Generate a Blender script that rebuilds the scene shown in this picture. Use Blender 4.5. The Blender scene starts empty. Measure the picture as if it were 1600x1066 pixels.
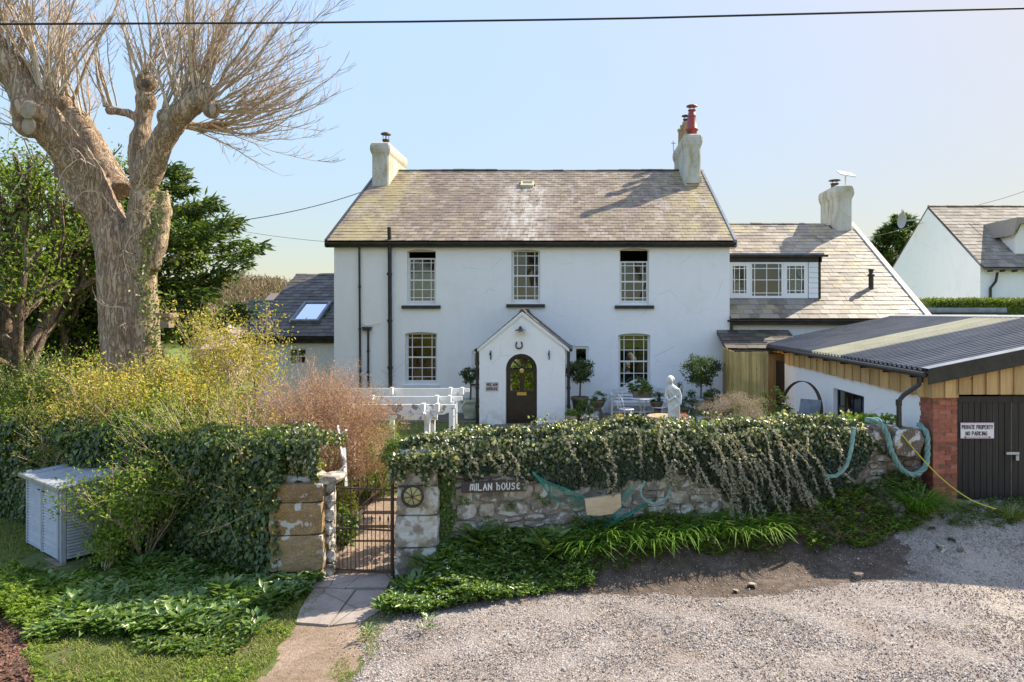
import bpy, math, random
import numpy as np
from mathutils import Vector, Matrix, noise
rad = math.radians
random.seed(7); rng = np.random.default_rng(7)
scn = bpy.context.scene
COL = scn.collection

# ------------------------------------------------------------------ camera, sky, sun, exposure
CH = 3.8; F = 1067.0; VX, VY = 900.0, 490.0
cam_d = bpy.data.cameras.new('camera'); cam = bpy.data.objects.new('camera', cam_d); COL.objects.link(cam)
cam.location = (0, 0, CH); cam.rotation_euler = (rad(90), 0, 0)
cam_d.sensor_width = 36; cam_d.sensor_fit = 'HORIZONTAL'; cam_d.lens = F / 1600 * 36
cam_d.shift_x = (800 - VX) / 1600; cam_d.shift_y = -(533 - VY) / 1600
cam_d.clip_start = 0.1; cam_d.clip_end = 3000
scn.camera = cam
SUNV = Vector((4.08, 2.8, 4.56)).normalized()
world = bpy.data.worlds.new('World'); scn.world = world; world.use_nodes = True
wn = world.node_tree; bg = wn.nodes['Background']
sky = wn.nodes.new('ShaderNodeTexSky'); sky.sky_type = 'NISHITA'; sky.sun_disc = False
sky.sun_elevation = math.asin(SUNV.z); sky.sun_rotation = math.atan2(SUNV.x, SUNV.y)
sky.air_density = 1.0; sky.dust_density = 1.6; sky.ozone_density = 1.3; sky.altitude = 0
bw = wn.nodes.new('ShaderNodeRGBToBW'); pw = wn.nodes.new('ShaderNodeMath'); pw.operation = 'POWER'; pw.inputs[1].default_value = -0.97
mu = wn.nodes.new('ShaderNodeMath'); mu.operation = 'MULTIPLY'; mu.inputs[1].default_value = 3.95
vs_ = wn.nodes.new('ShaderNodeVectorMath'); vs_.operation = 'SCALE'     # the whole sky's brightness range is evened out alike
wn.links.new(sky.outputs[0], bw.inputs[0]); wn.links.new(bw.outputs[0], pw.inputs[0]); wn.links.new(pw.outputs[0], mu.inputs[0])
hs_w = wn.nodes.new('ShaderNodeHueSaturation'); hs_w.inputs['Saturation'].default_value = 1.02; wn.links.new(sky.outputs[0], hs_w.inputs['Color']); wn.links.new(hs_w.outputs[0], vs_.inputs[0]); wn.links.new(mu.outputs[0], vs_.inputs['Scale']); tint = wn.nodes.new('ShaderNodeVectorMath'); tint.operation = 'MULTIPLY'; tint.inputs[1].default_value = (1.06, .985, .90)   # warm white balance
wn.links.new(vs_.outputs[0], tint.inputs[0]); wn.links.new(tint.outputs[0], bg.inputs[0])
bg.inputs[1].default_value = 0.092
sun_d = bpy.data.lights.new('sun', 'SUN'); sun = bpy.data.objects.new('sun', sun_d); COL.objects.link(sun)
sun_d.energy = 4.4; sun_d.angle = rad(0.53); sun_d.color = (1, 0.90, 0.74)
sun.rotation_euler = (-SUNV).to_track_quat('-Z', 'Y').to_euler()
scn.view_settings.view_transform = 'Standard'; scn.view_settings.look = 'None'
scn.view_settings.gamma = 1; scn.view_settings.use_curve_mapping = False
scn.view_settings.exposure = 1.10

def P(px, py, y):
    return Vector(((px - VX) * y / F, y, CH - (py - VY) * y / F))
def X(px, y): return (px - VX) * y / F
def Z(py, y): return CH - (py - VY) * y / F
def proj(x, y, z):
    return VX + x * F / y, VY - (z - CH) * F / y
def sst(t):
    t = np.clip(t, 0, 1); return t * t * (3 - 2 * t)

# ------------------------------------------------------------------ materials
class NT:
    def __init__(s, name):
        s.m = bpy.data.materials.new(name); s.m.use_nodes = True
        s.t = s.m.node_tree; s.p = s.t.nodes['Principled BSDF']; s.out = s.t.nodes['Material Output']
    def n(s, typ, **kw):
        nd = s.t.nodes.new(typ)
        for k, v in kw.items(): setattr(nd, k, v)
        return nd
    def l(s, a, b): s.t.links.new(a, b)
    def val(s, sock, v):
        if isinstance(v, bpy.types.NodeSocket): s.l(v, sock)
        else: sock.default_value = v
    def math(s, op, a, b=0.5, clamp=False):
        n = s.n('ShaderNodeMath', operation=op); n.use_clamp = clamp
        s.val(n.inputs[0], a); s.val(n.inputs[1], b); return n.outputs[0]
    def mix(s, f, a, b, mode='MIX'):
        n = s.n('ShaderNodeMixRGB', blend_type=mode); s.val(n.inputs[0], f)
        s.val(n.inputs[1], c4(a)); s.val(n.inputs[2], c4(b)); return n.outputs[0]
    def noise(s, vec, scale, detail=4, rough=0.6, dist=0):
        n = s.n('ShaderNodeTexNoise'); n.inputs['Scale'].default_value = scale
        n.inputs['Detail'].default_value = detail; n.inputs['Roughness'].default_value = rough
        n.inputs['Distortion'].default_value = dist
        if vec is not None: s.l(vec, n.inputs['Vector'])
        return n.outputs['Fac']
    def voro(s, vec, scale, feature='F1', out='Distance'):
        n = s.n('ShaderNodeTexVoronoi', feature=feature); n.inputs['Scale'].default_value = scale
        if vec is not None: s.l(vec, n.inputs['Vector'])
        return n.outputs[out]
    def ramp(s, f, stops):
        n = s.n('ShaderNodeValToRGB'); s.l(f, n.inputs[0]); e = n.color_ramp.elements
        while len(e) < len(stops): e.new(0.5)
        for el, (p, c) in zip(e, stops): el.position = p; el.color = c4(c)
        return n.outputs[0]
    def pos(s, scale=(1, 1, 1)):
        g = s.n('ShaderNodeNewGeometry').outputs['Position']
        m = s.n('ShaderNodeMapping'); m.inputs['Scale'].default_value = scale; s.l(g, m.inputs[0]); return m.outputs[0]
    def xyz(s):
        g = s.n('ShaderNodeNewGeometry').outputs['Position']; q = s.n('ShaderNodeSeparateXYZ'); s.l(g, q.inputs[0]); return q.outputs
    def rnd(s):
        a = s.n('ShaderNodeNewGeometry').outputs['Random Per Island']; b = s.n('ShaderNodeObjectInfo').outputs['Random']
        return s.math('FRACT', s.math('ADD', a, b), 0)
    def bump(s, h, strength, dist=0.02):
        n = s.n('ShaderNodeBump'); n.inputs['Strength'].default_value = strength; n.inputs['Distance'].default_value = dist
        s.l(h, n.inputs['Height']); s.l(n.outputs[0], s.p.inputs['Normal'])
    def ss(s, v, lo, hi):
        n = s.n('ShaderNodeMapRange', interpolation_type='SMOOTHSTEP'); s.l(v, n.inputs[0])
        n.inputs[1].default_value = lo; n.inputs[2].default_value = hi; return n.outputs[0]
def c4(c):
    if isinstance(c, bpy.types.NodeSocket): return c
    if isinstance(c, (int, float)): return (c, c, c, 1)
    return tuple(c) + ((1,) if len(c) == 3 else ())

def basic(name, c1, c2=None, rough=0.7, scale=3.0, var=0.15, bump=0.0, bscale=30, stretch=(1, 1, 1), metal=0, spec=0.5, lo=.35, hi=.65):
    t = NT(name); v = t.pos(stretch)
    col = t.mix(t.ss(t.noise(v, scale), lo, hi), c1, c2 if c2 else c1)
    if var:
        r = t.rnd(); k = t.math('ADD', t.math('MULTIPLY', r, 2 * var), 1 - var)
        cmb = t.n('ShaderNodeCombineColor'); [t.l(k, cmb.inputs[i]) for i in range(3)]
        col = t.mix(1.0, col, cmb.outputs[0], 'MULTIPLY')
    t.val(t.p.inputs['Base Color'], col); t.p.inputs['Roughness'].default_value = rough
    t.p.inputs['Metallic'].default_value = metal; t.p.inputs['Specular IOR Level'].default_value = spec
    if bump: t.bump(t.noise(v, bscale, 5), bump)
    return t.m

def leafmat(name, stops, rough=0.5, transl=0.35, spec=0.4):
    t = NT(name); r = t.rnd(); col = t.ramp(r, stops)
    big = t.ss(t.noise(t.pos(), 2.2, 2), .3, .7)
    col = t.mix(t.math('MULTIPLY', big, .35), col, t.mix(1, col, (.55, .62, .5), 'MULTIPLY'))
    t.val(t.p.inputs['Base Color'], col); t.p.inputs['Roughness'].default_value = rough
    t.p.inputs['Specular IOR Level'].default_value = spec
    tr = t.n('ShaderNodeBsdfTranslucent'); t.l(t.mix(1, col, (1.25, 1.3, .65), 'MULTIPLY'), tr.inputs[0])
    ms = t.n('ShaderNodeMixShader'); ms.inputs[0].default_value = transl
    t.l(t.p.outputs[0], ms.inputs[1]); t.l(tr.outputs[0], ms.inputs[2]); t.l(ms.outputs[0], t.out.inputs[0])
    return t.m

def glassmat(name, tint=(.75, .8, .78), refl=1.0):
    t = NT(name)
    tr = t.n('ShaderNodeBsdfTransparent'); tr.inputs[0].default_value = c4(tint)
    gl = t.n('ShaderNodeBsdfGlossy'); gl.inputs['Roughness'].default_value = 0.02; gl.inputs[0].default_value = (1, 1, 1, 1)
    fr = t.n('ShaderNodeFresnel'); fr.inputs[0].default_value = 1.6
    f = t.math('ADD', t.math('MULTIPLY', fr.outputs[0], refl), .04 * refl, True)
    ms = t.n('ShaderNodeMixShader'); t.l(f, ms.inputs[0]); t.l(tr.outputs[0], ms.inputs[1]); t.l(gl.outputs[0], ms.inputs[2])
    t.l(ms.outputs[0], t.out.inputs[0]); return t.m

def m_render():
    t = NT('white_render'); v = t.pos(); x, y, z = t.xyz()
    streak = t.ss(t.noise(t.pos((3, 3, .35)), 1.6, 5), .5, .85)
    col = t.mix(t.math('MULTIPLY', streak, .30), (.90, .89, .87), (.72, .71, .65))
    col = t.mix(t.math('MULTIPLY', t.ss(t.noise(v, .9, 6, .7), .5, .7), .25), col, (.74, .72, .66))
    crk = t.math('MULTIPLY', t.ss(t.voro(v, .55, 'DISTANCE_TO_EDGE'), .006, .001), t.ss(t.noise(v, .8, 2), .5, .6)); col = t.mix(t.math('MULTIPLY', crk, .35), col, (.35, .34, .31))
    low = t.math('MULTIPLY', t.ss(z, 1.1, .5), t.ss(t.noise(v, 4, 5), .45, .6))
    col = t.mix(t.math('MULTIPLY', low, .5), col, (.42, .40, .33))
    t.val(t.p.inputs['Base Color'], col); t.p.inputs['Roughness'].default_value = .85
    b = t.math('ADD', t.noise(v, 2.2, 3), t.math('MULTIPLY', t.noise(v, 60, 3), .12)); t.bump(b, .35, .05)
    return t.m
def m_slate(kind):
    t = NT('roof_slate_' + kind); v = t.pos(); x, y, z = t.xyz(); r = t.rnd()
    if kind == 'weathered':
        base = t.ramp(r, [(0, (.16, .115, .085)), (.3, (.225, .165, .12)), (.7, (.275, .21, .15)), (1, (.36, .29, .22))])
        base = t.mix(t.ss(t.noise(t.pos((1, .5, .5)), 1.1, 4), .45, .7), base, (.19, .14, .11))
        ends = t.math('MAXIMUM', t.ss(x, -5.2, -7.4), t.ss(x, 2.6, 4.6))
        wv = t.noise(t.pos((1.2, .5, .5)), 1.4, 5)
        lich = t.math('MULTIPLY', t.math('ADD', t.math('MULTIPLY', ends, .75), .18), t.ss(wv, .36, .62))
        base = t.mix(t.math('MULTIPLY', lich, .8), base, (.40, .33, .15))
        # pale run-off streak below the rooflight
        sx = t.math('SUBTRACT', 1, t.ss(t.math('ABSOLUTE', t.math('ADD', x, 1.85), 0), .2, 1.35))
        st = t.math('MULTIPLY', sx, t.ss(t.noise(t.pos((2.2, .6, .6)), 2.2, 6), .34, .70))
        base = t.mix(t.math('MULTIPLY', st, t.ss(z, 8.95, 8.6)), base, (.54, .49, .43))
        base = t.mix(t.math('MULTIPLY', t.ss(t.noise(t.pos((1.6, .35, .35)), 1.7, 6), .52, .72), .55), base, (.42, .38, .34))
        rough = .62
    elif kind == 'wing':
        base = t.ramp(r, [(0, (.18, .145, .11)), (.4, (.26, .215, .17)), (1, (.38, .325, .26))])
        base = t.mix(t.math('MULTIPLY', t.ss(t.noise(v, 1.3, 5), .5, .65), .6), base, (.43, .35, .18)); rough = .55
    elif kind == 'dark':
        base = t.ramp(r, [(0, (.06, .048, .042)), (.5, (.09, .07, .06)), (1, (.145, .12, .10))])
        base = t.mix(t.math('MULTIPLY', t.ss(t.noise(v, 1.2, 5), .5, .68), .6), base, (.10, .11, .04)); rough = .6
    else:
        base = t.ramp(r, [(0, (.17, .14, .11)), (.5, (.25, .21, .165)), (1, (.34, .29, .24))]); rough = .8
    base = t.mix(.35, base, t.mix(1, base, t.ramp(t.noise(v, 22, 5), [(.3, (.55, .55, .55)), (.7, (1.35, 1.35, 1.35))]), 'MULTIPLY'))
    t.val(t.p.inputs['Base Color'], base); t.p.inputs['Roughness'].default_value = rough
    t.bump(t.noise(v, 25, 5), .25, .01); return t.m
def m_stone(kind):
    t = NT('stone_' + kind); v = t.pos(); r = t.rnd()
    pal = {'grey': [(0, (.17, .14, .115)), (.4, (.27, .235, .20)), (.7, (.33, .28, .23)), (1, (.42, .38, .33))],
           'orange': [(0, (.24, .15, .075)), (.5, (.33, .21, .10)), (1, (.36, .26, .15))],
           'brown': [(0, (.12, .095, .075)), (.5, (.20, .155, .115)), (1, (.30, .235, .17))]}[kind]
    c = t.ramp(r, pal)
    c = t.mix(.5, c, t.mix(1, c, t.ramp(t.noise(v, 9, 6), [(.3, (.5, .5, .5)), (.7, (1.4, 1.35, 1.3))]), 'MULTIPLY'))
    amt = {'grey': (.47, .58), 'orange': (.585, .62), 'brown': (.54, .62)}[kind]
    c = t.mix(t.math('MULTIPLY', t.ss(t.noise(v, 5.5, 3, .5, .3), *amt), .85), c, (.62, .60, .56))
    c = t.mix(t.math('MULTIPLY', t.ss(t.noise(v, 4, 4), .52, .62), .5), c, (.34, .20, .06) if kind != 'grey' else (.30, .24, .12))
    sp = t.math('MULTIPLY', t.math('LESS_THAN', t.voro(v, 38), .22), .55); c = t.mix(sp, c, (.6, .58, .52))
    t.val(t.p.inputs['Base Color'], c); t.p.inputs['Roughness'].default_value = .9
    t.bump(t.math('ADD', t.noise(v, 12, 6), t.math('MULTIPLY', t.noise(v, 50, 4), .4)), .8, .03); return t.m
def m_gravel():
    t = NT('gravel_bed'); v = t.pos(); x, y, z = t.xyz()
    vo = t.n('ShaderNodeTexVoronoi'); vo.inputs['Scale'].default_value = 42; t.l(v, vo.inputs['Vector'])
    q = t.n('ShaderNodeSeparateColor'); t.l(vo.outputs['Color'], q.inputs[0])
    c = t.ramp(q.outputs[0], [(0, (.17, .145, .13)), (.35, (.28, .245, .225)), (.7, (.36, .32, .295)), (1, (.48, .44, .41))])
    dirt = t.mix(t.noise(v, 9, 5), (.21, .16, .13), (.32, .26, .215))
    tr_ = t.math('ADD', y, t.math('ADD', t.math('MULTIPLY', x, -.13), t.math('MULTIPLY', t.noise(v, .5, 2), .6)))
    band = t.math('MAXIMUM', t.math('SUBTRACT', 1, t.ss(t.math('ABSOLUTE', t.math('SUBTRACT', tr_, 7.35), 0), .12, .42)), t.math('SUBTRACT', 1, t.ss(t.math('ABSOLUTE', t.math('SUBTRACT', tr_, 8.95), 0), .12, .42)))
    patch = t.math('MAXIMUM', t.ss(t.noise(v, .75, 5, .6, .4), .50, .64), t.math('MULTIPLY', band, .38))
    c = t.mix(t.math('MULTIPLY', patch, .75), c, dirt)
    edge = t.ss(vo.outputs['Distance'], .35, .75); c = t.mix(t.math('MULTIPLY', edge, .55), c, (.12, .095, .08))
    cream = t.ss(t.math('ADD', t.math('MULTIPLY', x, 1), t.math('MULTIPLY', t.noise(v, 1.2, 4), 1.4)), 5.4, 6.3)
    c = t.mix(t.math('MULTIPLY', cream, .5), c, (.50, .42, .33))
    moss = t.ss(t.noise(v, 2.6, 5), .68, .76); c = t.mix(t.math('MULTIPLY', moss, .6), c, (.17, .18, .05))
    t.val(t.p.inputs['Base Color'], c); t.p.inputs['Roughness'].default_value = .95
    t.bump(t.math('SUBTRACT', 1, vo.outputs['Distance']), .7, .02); return t.m
def m_stones():
    t = NT('gravel_stone'); r = t.rnd()
    c = t.ramp(r, [(0, (.15, .13, .12)), (.10, (.25, .215, .19)), (.45, (.31, .27, .24)), (.7, (.40, .34, .30)), (.86, (.40, .26, .19)), (.93, (.50, .46, .41)), (1, (.62, .58, .53))])
    t.val(t.p.inputs['Base Color'], c); t.p.inputs['Roughness'].default_value = .9; return t.m
def m_ground(name, cols, scale=6, bs=.6):
    t = NT(name); v = t.pos()
    c = t.ramp(t.noise(v, scale, 6), [(.3, cols[0]), (.5, cols[1]), (.7, cols[2])])
    c = t.mix(t.ss(t.noise(v, .9, 4), .4, .65), c, t.mix(1, c, (.7, .68, .6), 'MULTIPLY'))
    t.val(t.p.inputs['Base Color'], c); t.p.inputs['Roughness'].default_value = .95
    t.bump(t.noise(v, 35, 6), bs, .03); return t.m
def m_concrete():
    t = NT('old_concrete'); v = t.pos()
    c = t.ramp(t.noise(v, 2.5, 6), [(.3, (.22, .18, .155)), (.5, (.30, .25, .215)), (.75, (.38, .325, .28))])
    c = t.mix(.4, c, t.mix(1, c, t.ramp(t.noise(v, 55, 4), [(.3, (.5, .5, .5)), (.7, (1.5, 1.5, 1.5))]), 'MULTIPLY'))
    cr = t.ss(t.voro(t.pos((1, 1, 1)), 1.1, 'DISTANCE_TO_EDGE'), .012, .004)
    c = t.mix(t.math('MULTIPLY', cr, .8), c, (.08, .07, .04))
    t.val(t.p.inputs['Base Color'], c); t.p.inputs['Roughness'].default_value = .92; t.bump(t.noise(v, 40, 5), .4, .01); return t.m
def m_wood(name, ca, cb, vertical=True, knots=True, rough=.7, green=0):
    t = NT(name); sc = (14, 14, 1.0) if vertical else (1, 14, 14); v = t.pos(sc); r = t.rnd()
    c = t.mix(t.ss(t.noise(v, 1.2, 5, .6, .5), .35, .65), ca, cb)
    k = t.math('ADD', t.math('MULTIPLY', r, .45), .75); cm = t.n('ShaderNodeCombineColor'); [t.l(k, cm.inputs[i]) for i in range(3)]
    c = t.mix(1, c, cm.outputs[0], 'MULTIPLY')
    if green: c = t.mix(t.math('MULTIPLY', t.ss(t.noise(t.pos(), 1.2, 3), .42, .62), green), c, (.20, .19, .045))
    if knots: c = t.mix(t.math('LESS_THAN', t.voro(t.pos((1, 1, .6)), 5.5), .07), c, (.09, .05, .025))
    t.val(t.p.inputs['Base Color'], c); t.p.inputs['Roughness'].default_value = rough; t.bump(t.noise(v, 3, 5), .3, .01); return t.m
def m_bark(name, a, b, sc=7):
    t = NT(name); v = t.pos((1, 1, .22)); n = t.noise(v, sc, 6, .65, .8)
    w = t.noise(t.pos((1, 1, .3)), sc * .35, 3, .6, 1.5)
    rid = t.math('ABSOLUTE', t.math('SUBTRACT', t.noise(t.pos((1, 1, .16)), sc * 1.9, 4, .55, 1.2), .5), 0)
    c = t.mix(t.ss(n, .35, .65), a, b)
    c = t.mix(t.math('MULTIPLY', t.ss(rid, .05, .0), .65), c, tuple(k * .42 for k in a))
    c = t.mix(t.math('MULTIPLY', t.ss(w, .5, .66), .4), c, (.50, .41, .32))
    c = t.mix(t.math('MULTIPLY', t.ss(t.noise(t.pos(), 2.3, 4), .58, .7), .3), c, (.22, .20, .09))
    t.val(t.p.inputs['Base Color'], c); t.p.inputs['Roughness'].default_value = .9
    t.bump(t.math('ADD', t.math('MULTIPLY', t.ss(rid, 0, .08), .8), n), .9, .045); return t.m
def m_paint_peel():
    t = NT('peeling_white_paint'); v = t.pos()
    c = t.mix(t.ss(t.noise(v, 7, 5, .6, .6), .52, .56), (.78, .78, .76), (.30, .25, .20))
    t.val(t.p.inputs['Base Color'], c); t.p.inputs['Roughness'].default_value = .7; return t.m
def m_chimney():
    t = NT('chimney_render'); v = t.pos(); n = t.noise(t.pos((2, 2, .7)), 1.7, 6)
    c = t.ramp(n, [(.3, (.60, .58, .52)), (.5, (.52, .49, .41)), (.62, (.40, .36, .23)), (.78, (.18, .17, .12))])
    c = t.mix(t.math('MULTIPLY', t.ss(t.noise(v, 14, 5), .6, .7), .7), c, (.10, .10, .07))
    t.val(t.p.inputs['Base Color'], c); t.p.inputs['Roughness'].default_value = .95; t.bump(t.noise(v, 38, 5), .4, .012); return t.m

M = {}
M['render'] = m_render(); M['chimney'] = m_chimney()
M['slate'] = m_slate('weathered'); M['slate_wing'] = m_slate('wing'); M['slate_dark'] = m_slate('dark'); M['slate_pale'] = m_slate('pale')
M['black'] = basic('black_gloss_paint', (.014, .013, .013), (.03, .028, .026), .35, 6, .1)
M['gutter'] = basic('gutter_brown_black', (.018, .015, .013), (.045, .036, .028), .45, 4, .1)
M['white'] = basic('white_gloss_paint', (.80, .80, .79), (.74, .74, .72), .35, 4, .04)
M['offwhite'] = basic('cream_soffit', (.55, .47, .28), (.62, .55, .38), .8, 5, .05)
M['upvc'] = basic('white_plastic', (.82, .82, .82), None, .25, 3, .02)
M['lead'] = basic('grey_lead', (.16, .18, .21), (.24, .26, .30), .5, 4, .1)
M['glass'] = glassmat('window_glass', (.7, .74, .72), .75); M['glass_sky'] = glassmat('roof_glass', (.5, .55, .6), 5.0)
M['doorglass'] = glassmat('door_glass', (.55, .62, .4), 3.2)
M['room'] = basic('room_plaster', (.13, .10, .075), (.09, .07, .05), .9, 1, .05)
M['curtain'] = basic('lace_curtain', (.72, .74, .70), (.50, .53, .50), .9, 14, .05, stretch=(2, 1, .4))
M['door'] = basic('dark_door_paint', (.022, .015, .010), (.035, .024, .015), .3, 5, .05)
M['brass'] = basic('brass', (.60, .42, .16), None, .3, 5, .05, metal=1)
M['redmetal'] = basic('red_clay_cowl', (.34, .055, .045), (.26, .045, .04), .5, 6, .05)
M['terracotta'] = basic('terracotta', (.36, .16, .085), (.24, .12, .075), .8, 6, .12, .3, 20)
M['buffclay'] = basic('buff_clay_pot', (.42, .31, .17), (.30, .21, .12), .8, 6, .1)
M['stone_g'] = m_stone('grey'); M['stone_o'] = m_stone('orange'); M['stone_b'] = m_stone('brown')
M['mortar'] = basic('lime_mortar', (.36, .31, .25), (.22, .18, .14), .95, 8, 0, .9, 18)
M['brick'] = basic('red_brick', (.40, .13, .075), (.28, .095, .06), .9, 18, .3, .5, 40)
M['brickm'] = basic('brick_mortar', (.36, .27, .20), (.28, .21, .16), .95, 9, 0, .5, 30)
M['gravel'] = m_gravel(); M['stones'] = m_stones()
M['soil'] = m_ground('dark_soil', [(.075, .052, .04), (.12, .086, .065), (.19, .145, .11)], 8, .9)
M['grassg'] = m_ground('grass_ground', [(.07, .085, .02), (.11, .14, .03), (.19, .17, .07)], 7, .8)
M['bankg'] = m_ground('field_grass', [(.10, .14, .025), (.15, .20, .035), (.21, .24, .06)], .6, .5)
M['mulch'] = m_ground('bark_mulch_bed', [(.06, .03, .022), (.15, .075, .05), (.24, .13, .085)], 18, 1)
M['dust'] = m_ground('dusty_path', [(.24, .17, .125), (.31, .225, .165), (.38, .29, .22)], 14, .8)
M['paving'] = m_ground('terrace_paving', [(.15, .125, .095), (.20, .17, .13), (.26, .22, .17)], 5, .3)
M['concrete'] = m_concrete()
M['larch'] = m_wood('larch_boards', (.58, .38, .16), (.48, .29, .115), green=.1)
M['fencewood'] = m_wood('treated_fence_boards', (.55, .40, .15), (.44, .31, .11), green=.5)
M['blackwood'] = m_wood('black_stained_planks', (.014, .011, .010), (.030, .024, .020), knots=False, rough=.6)
M['greypaint'] = basic('grey_shed_paint', (.46, .48, .51), (.40, .42, .45), .6, 8, .08, .15, 60)
M['greyfelt'] = basic('grey_felt', (.36, .38, .41), (.28, .30, .33), .7, 8, .08, .15, 60)
M['wood_old'] = m_wood('weathered_timber', (.34, .28, .19), (.22, .17, .11), vertical=False)
M['corr'] = basic('dark_metal_sheet', (.10, .098, .10), (.15, .145, .145), .36, 1.5, .08, metal=.3)
M['grp'] = basic('cream_translucent_sheet', (.60, .54, .36), (.52, .46, .30), .4, 2, .05)
M['iron'] = basic('rusty_iron', (.085, .045, .028), (.045, .028, .02), .6, 25, .15, .3, 60)
M['rope'] = basic('teal_rope', (.16, .30, .27), (.27, .40, .36), .9, 14, .12, .4, 60)
M['net'] = basic('green_net', (.03, .23, .18), (.05, .30, .25), .8, 8, .2)
M['yellow'] = basic('yellow_cord', (.62, .52, .05), None, .6, 8, .05)
M['drift'] = m_wood('bleached_driftwood', (.56, .44, .29), (.48, .35, .22), vertical=False, knots=False)
M['signboard'] = basic('dark_slate_board', (.045, .034, .030), (.06, .045, .038), .5, 8, .05)
M['signwhite'] = basic('sign_white', (.78, .74, .72), None, .6, 8, .02)
M['ink'] = basic('dark_red_ink', (.09, .02, .025), None, .6, 8, .02)
M['letterwhite'] = basic('letter_white', (.78, .78, .76), None, .6, 8, .02)
M['plaster'] = basic('white_statue_paint', (.74, .73, .70), (.58, .57, .50), .7, 8, .03, .4, 25)
M['urn'] = basic('mossy_cream_urn', (.46, .47, .36), (.36, .38, .28), .8, 7, .08, .3, 20)
M['urnblue'] = basic('pale_glazed_bowl', (.46, .54, .50), (.36, .44, .42), .4, 7, .08)
M['stonepot'] = basic('brown_stone_pot', (.20, .155, .105), (.13, .10, .07), .9, 9, .1, .6, 25)
M['galv'] = basic('galvanised_steel', (.42, .44, .46), (.34, .36, .38), .4, 9, .05, metal=.5)
M['cable'] = basic('black_cable', (.008, .008, .009), None, .6, 8, 0)
M['dish'] = basic('grey_dish', (.34, .34, .35), None, .5, 8, 0)
M['bark'] = m_bark('pollard_bark', (.37, .25, .16), (.54, .40, .275))
M['bark2'] = m_bark('brown_bark', (.16, .11, .075), (.25, .17, .115))
M['shoot'] = basic('pale_shoots', (.52, .43, .32), (.38, .30, .21), .8, 3, .3)
M['twig'] = basic('brown_twigs', (.36, .26, .18), (.46, .34, .23), .8, 3, .35)
M['redtwig'] = basic('red_brown_twigs', (.42, .25, .18), (.54, .36, .27), .8, 3, .35)
M['vine'] = basic('grey_vine_stem', (.30, .25, .20), None, .9, 8, .2)
G = lambda a, b, c, d=None: [(0, a), (.35, b), (.75, c), (1, d or c)]
M['ivy'] = leafmat('dark_ivy_leaves', G((.05, .075, .03), (.08, .12, .042), (.125, .175, .055), (.22, .27, .08)), .42, .2, .5)
M['ivy_glint'] = leafmat('wall_ivy_glint_leaves', [(0, (.03, .055, .015)), (.35, (.06, .10, .022)), (.48, (.13, .17, .035)), (.66, (.26, .28, .07)), (.80, (.50, .47, .24)), (1, (.74, .68, .48))], .32, .35, .8)  # cream stops paint sun glints of glossy leaves into the leaf colour
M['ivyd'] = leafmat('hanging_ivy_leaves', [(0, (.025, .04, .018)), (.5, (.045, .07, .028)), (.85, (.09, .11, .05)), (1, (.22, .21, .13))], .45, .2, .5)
M['pale'] = leafmat('pale_trailing_leaves', [(0, (.22, .22, .12)), (.5, (.42, .38, .26)), (1, (.60, .50, .42))], .5, .3)
M['fors'] = leafmat('yellow_green_shrub_leaves', [(0, (.20, .26, .05)), (.3, (.40, .36, .07)), (.7, (.58, .44, .10)), (1, (.74, .58, .18))], .55, .45)
M['olive'] = leafmat('olive_shrub_leaves', G((.12, .16, .03), (.19, .23, .04), (.28, .28, .05), (.38, .34, .09)), .55, .45)
M['red'] = leafmat('red_brown_buds', G((.34, .17, .11), (.46, .25, .16), (.56, .36, .24), (.50, .42, .22)), .6, .3)
M['lime'] = leafmat('bright_green_leaves', G((.10, .17, .02), (.17, .27, .03), (.26, .37, .045), (.40, .46, .09)), .45, .45)
M['mid'] = leafmat('mid_green_leaves', G((.06, .11, .02), (.10, .17, .028), (.15, .23, .04), (.24, .31, .08)), .42, .35, .5)
M['hosta'] = leafmat('broad_green_leaves', G((.07, .14, .03), (.12, .21, .045), (.18, .28, .07), (.30, .38, .14)), .35, .3, .6)
M['blade'] = leafmat('strap_leaves', G((.08, .17, .018), (.13, .27, .03), (.19, .35, .04), (.30, .40, .09)), .4, .4, .5)
M['grass'] = leafmat('grass_blades', G((.10, .15, .02), (.19, .25, .035), (.30, .34, .07), (.44, .40, .17)), .6, .4)
M['straw'] = leafmat('dead_straw', G((.20, .13, .075), (.28, .19, .11), (.35, .26, .16)), .8, .2)
M['conifer'] = leafmat('conifer_sprays', G((.03, .06, .02), (.055, .105, .025), (.12, .18, .03), (.24, .29, .05)), .6, .3)
M['treeleaf'] = leafmat('tree_leaves', G((.09, .15, .025), (.15, .24, .035), (.24, .33, .05), (.36, .40, .09)), .5, .5)
M['bay'] = leafmat('bay_leaves', G((.035, .065, .018), (.06, .10, .022), (.10, .15, .03), (.16, .19, .05)), .35, .3, .5)
M['heather'] = leafmat('heather_sprigs', G((.25, .18, .17), (.38, .28, .28), (.50, .40, .39), (.30, .27, .15)), .7, .3)
M['pink'] = leafmat('pink_blossom', G((.50, .18, .17), (.62, .28, .25), (.7, .45, .42)), .6, .4)
M['whitefl'] = leafmat('small_white_flowers', G((.6, .62, .75), (.7, .72, .78), (.78, .78, .78)), .6, .4)
M['hedge'] = leafmat('box_hedge_leaves', G((.07, .11, .015), (.12, .17, .02), (.20, .25, .03)), .5, .4)
M['woods'] = leafmat('distant_bare_twigs', G((.20, .14, .09), (.27, .20, .13), (.33, .25, .17)), .8, .2)

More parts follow.
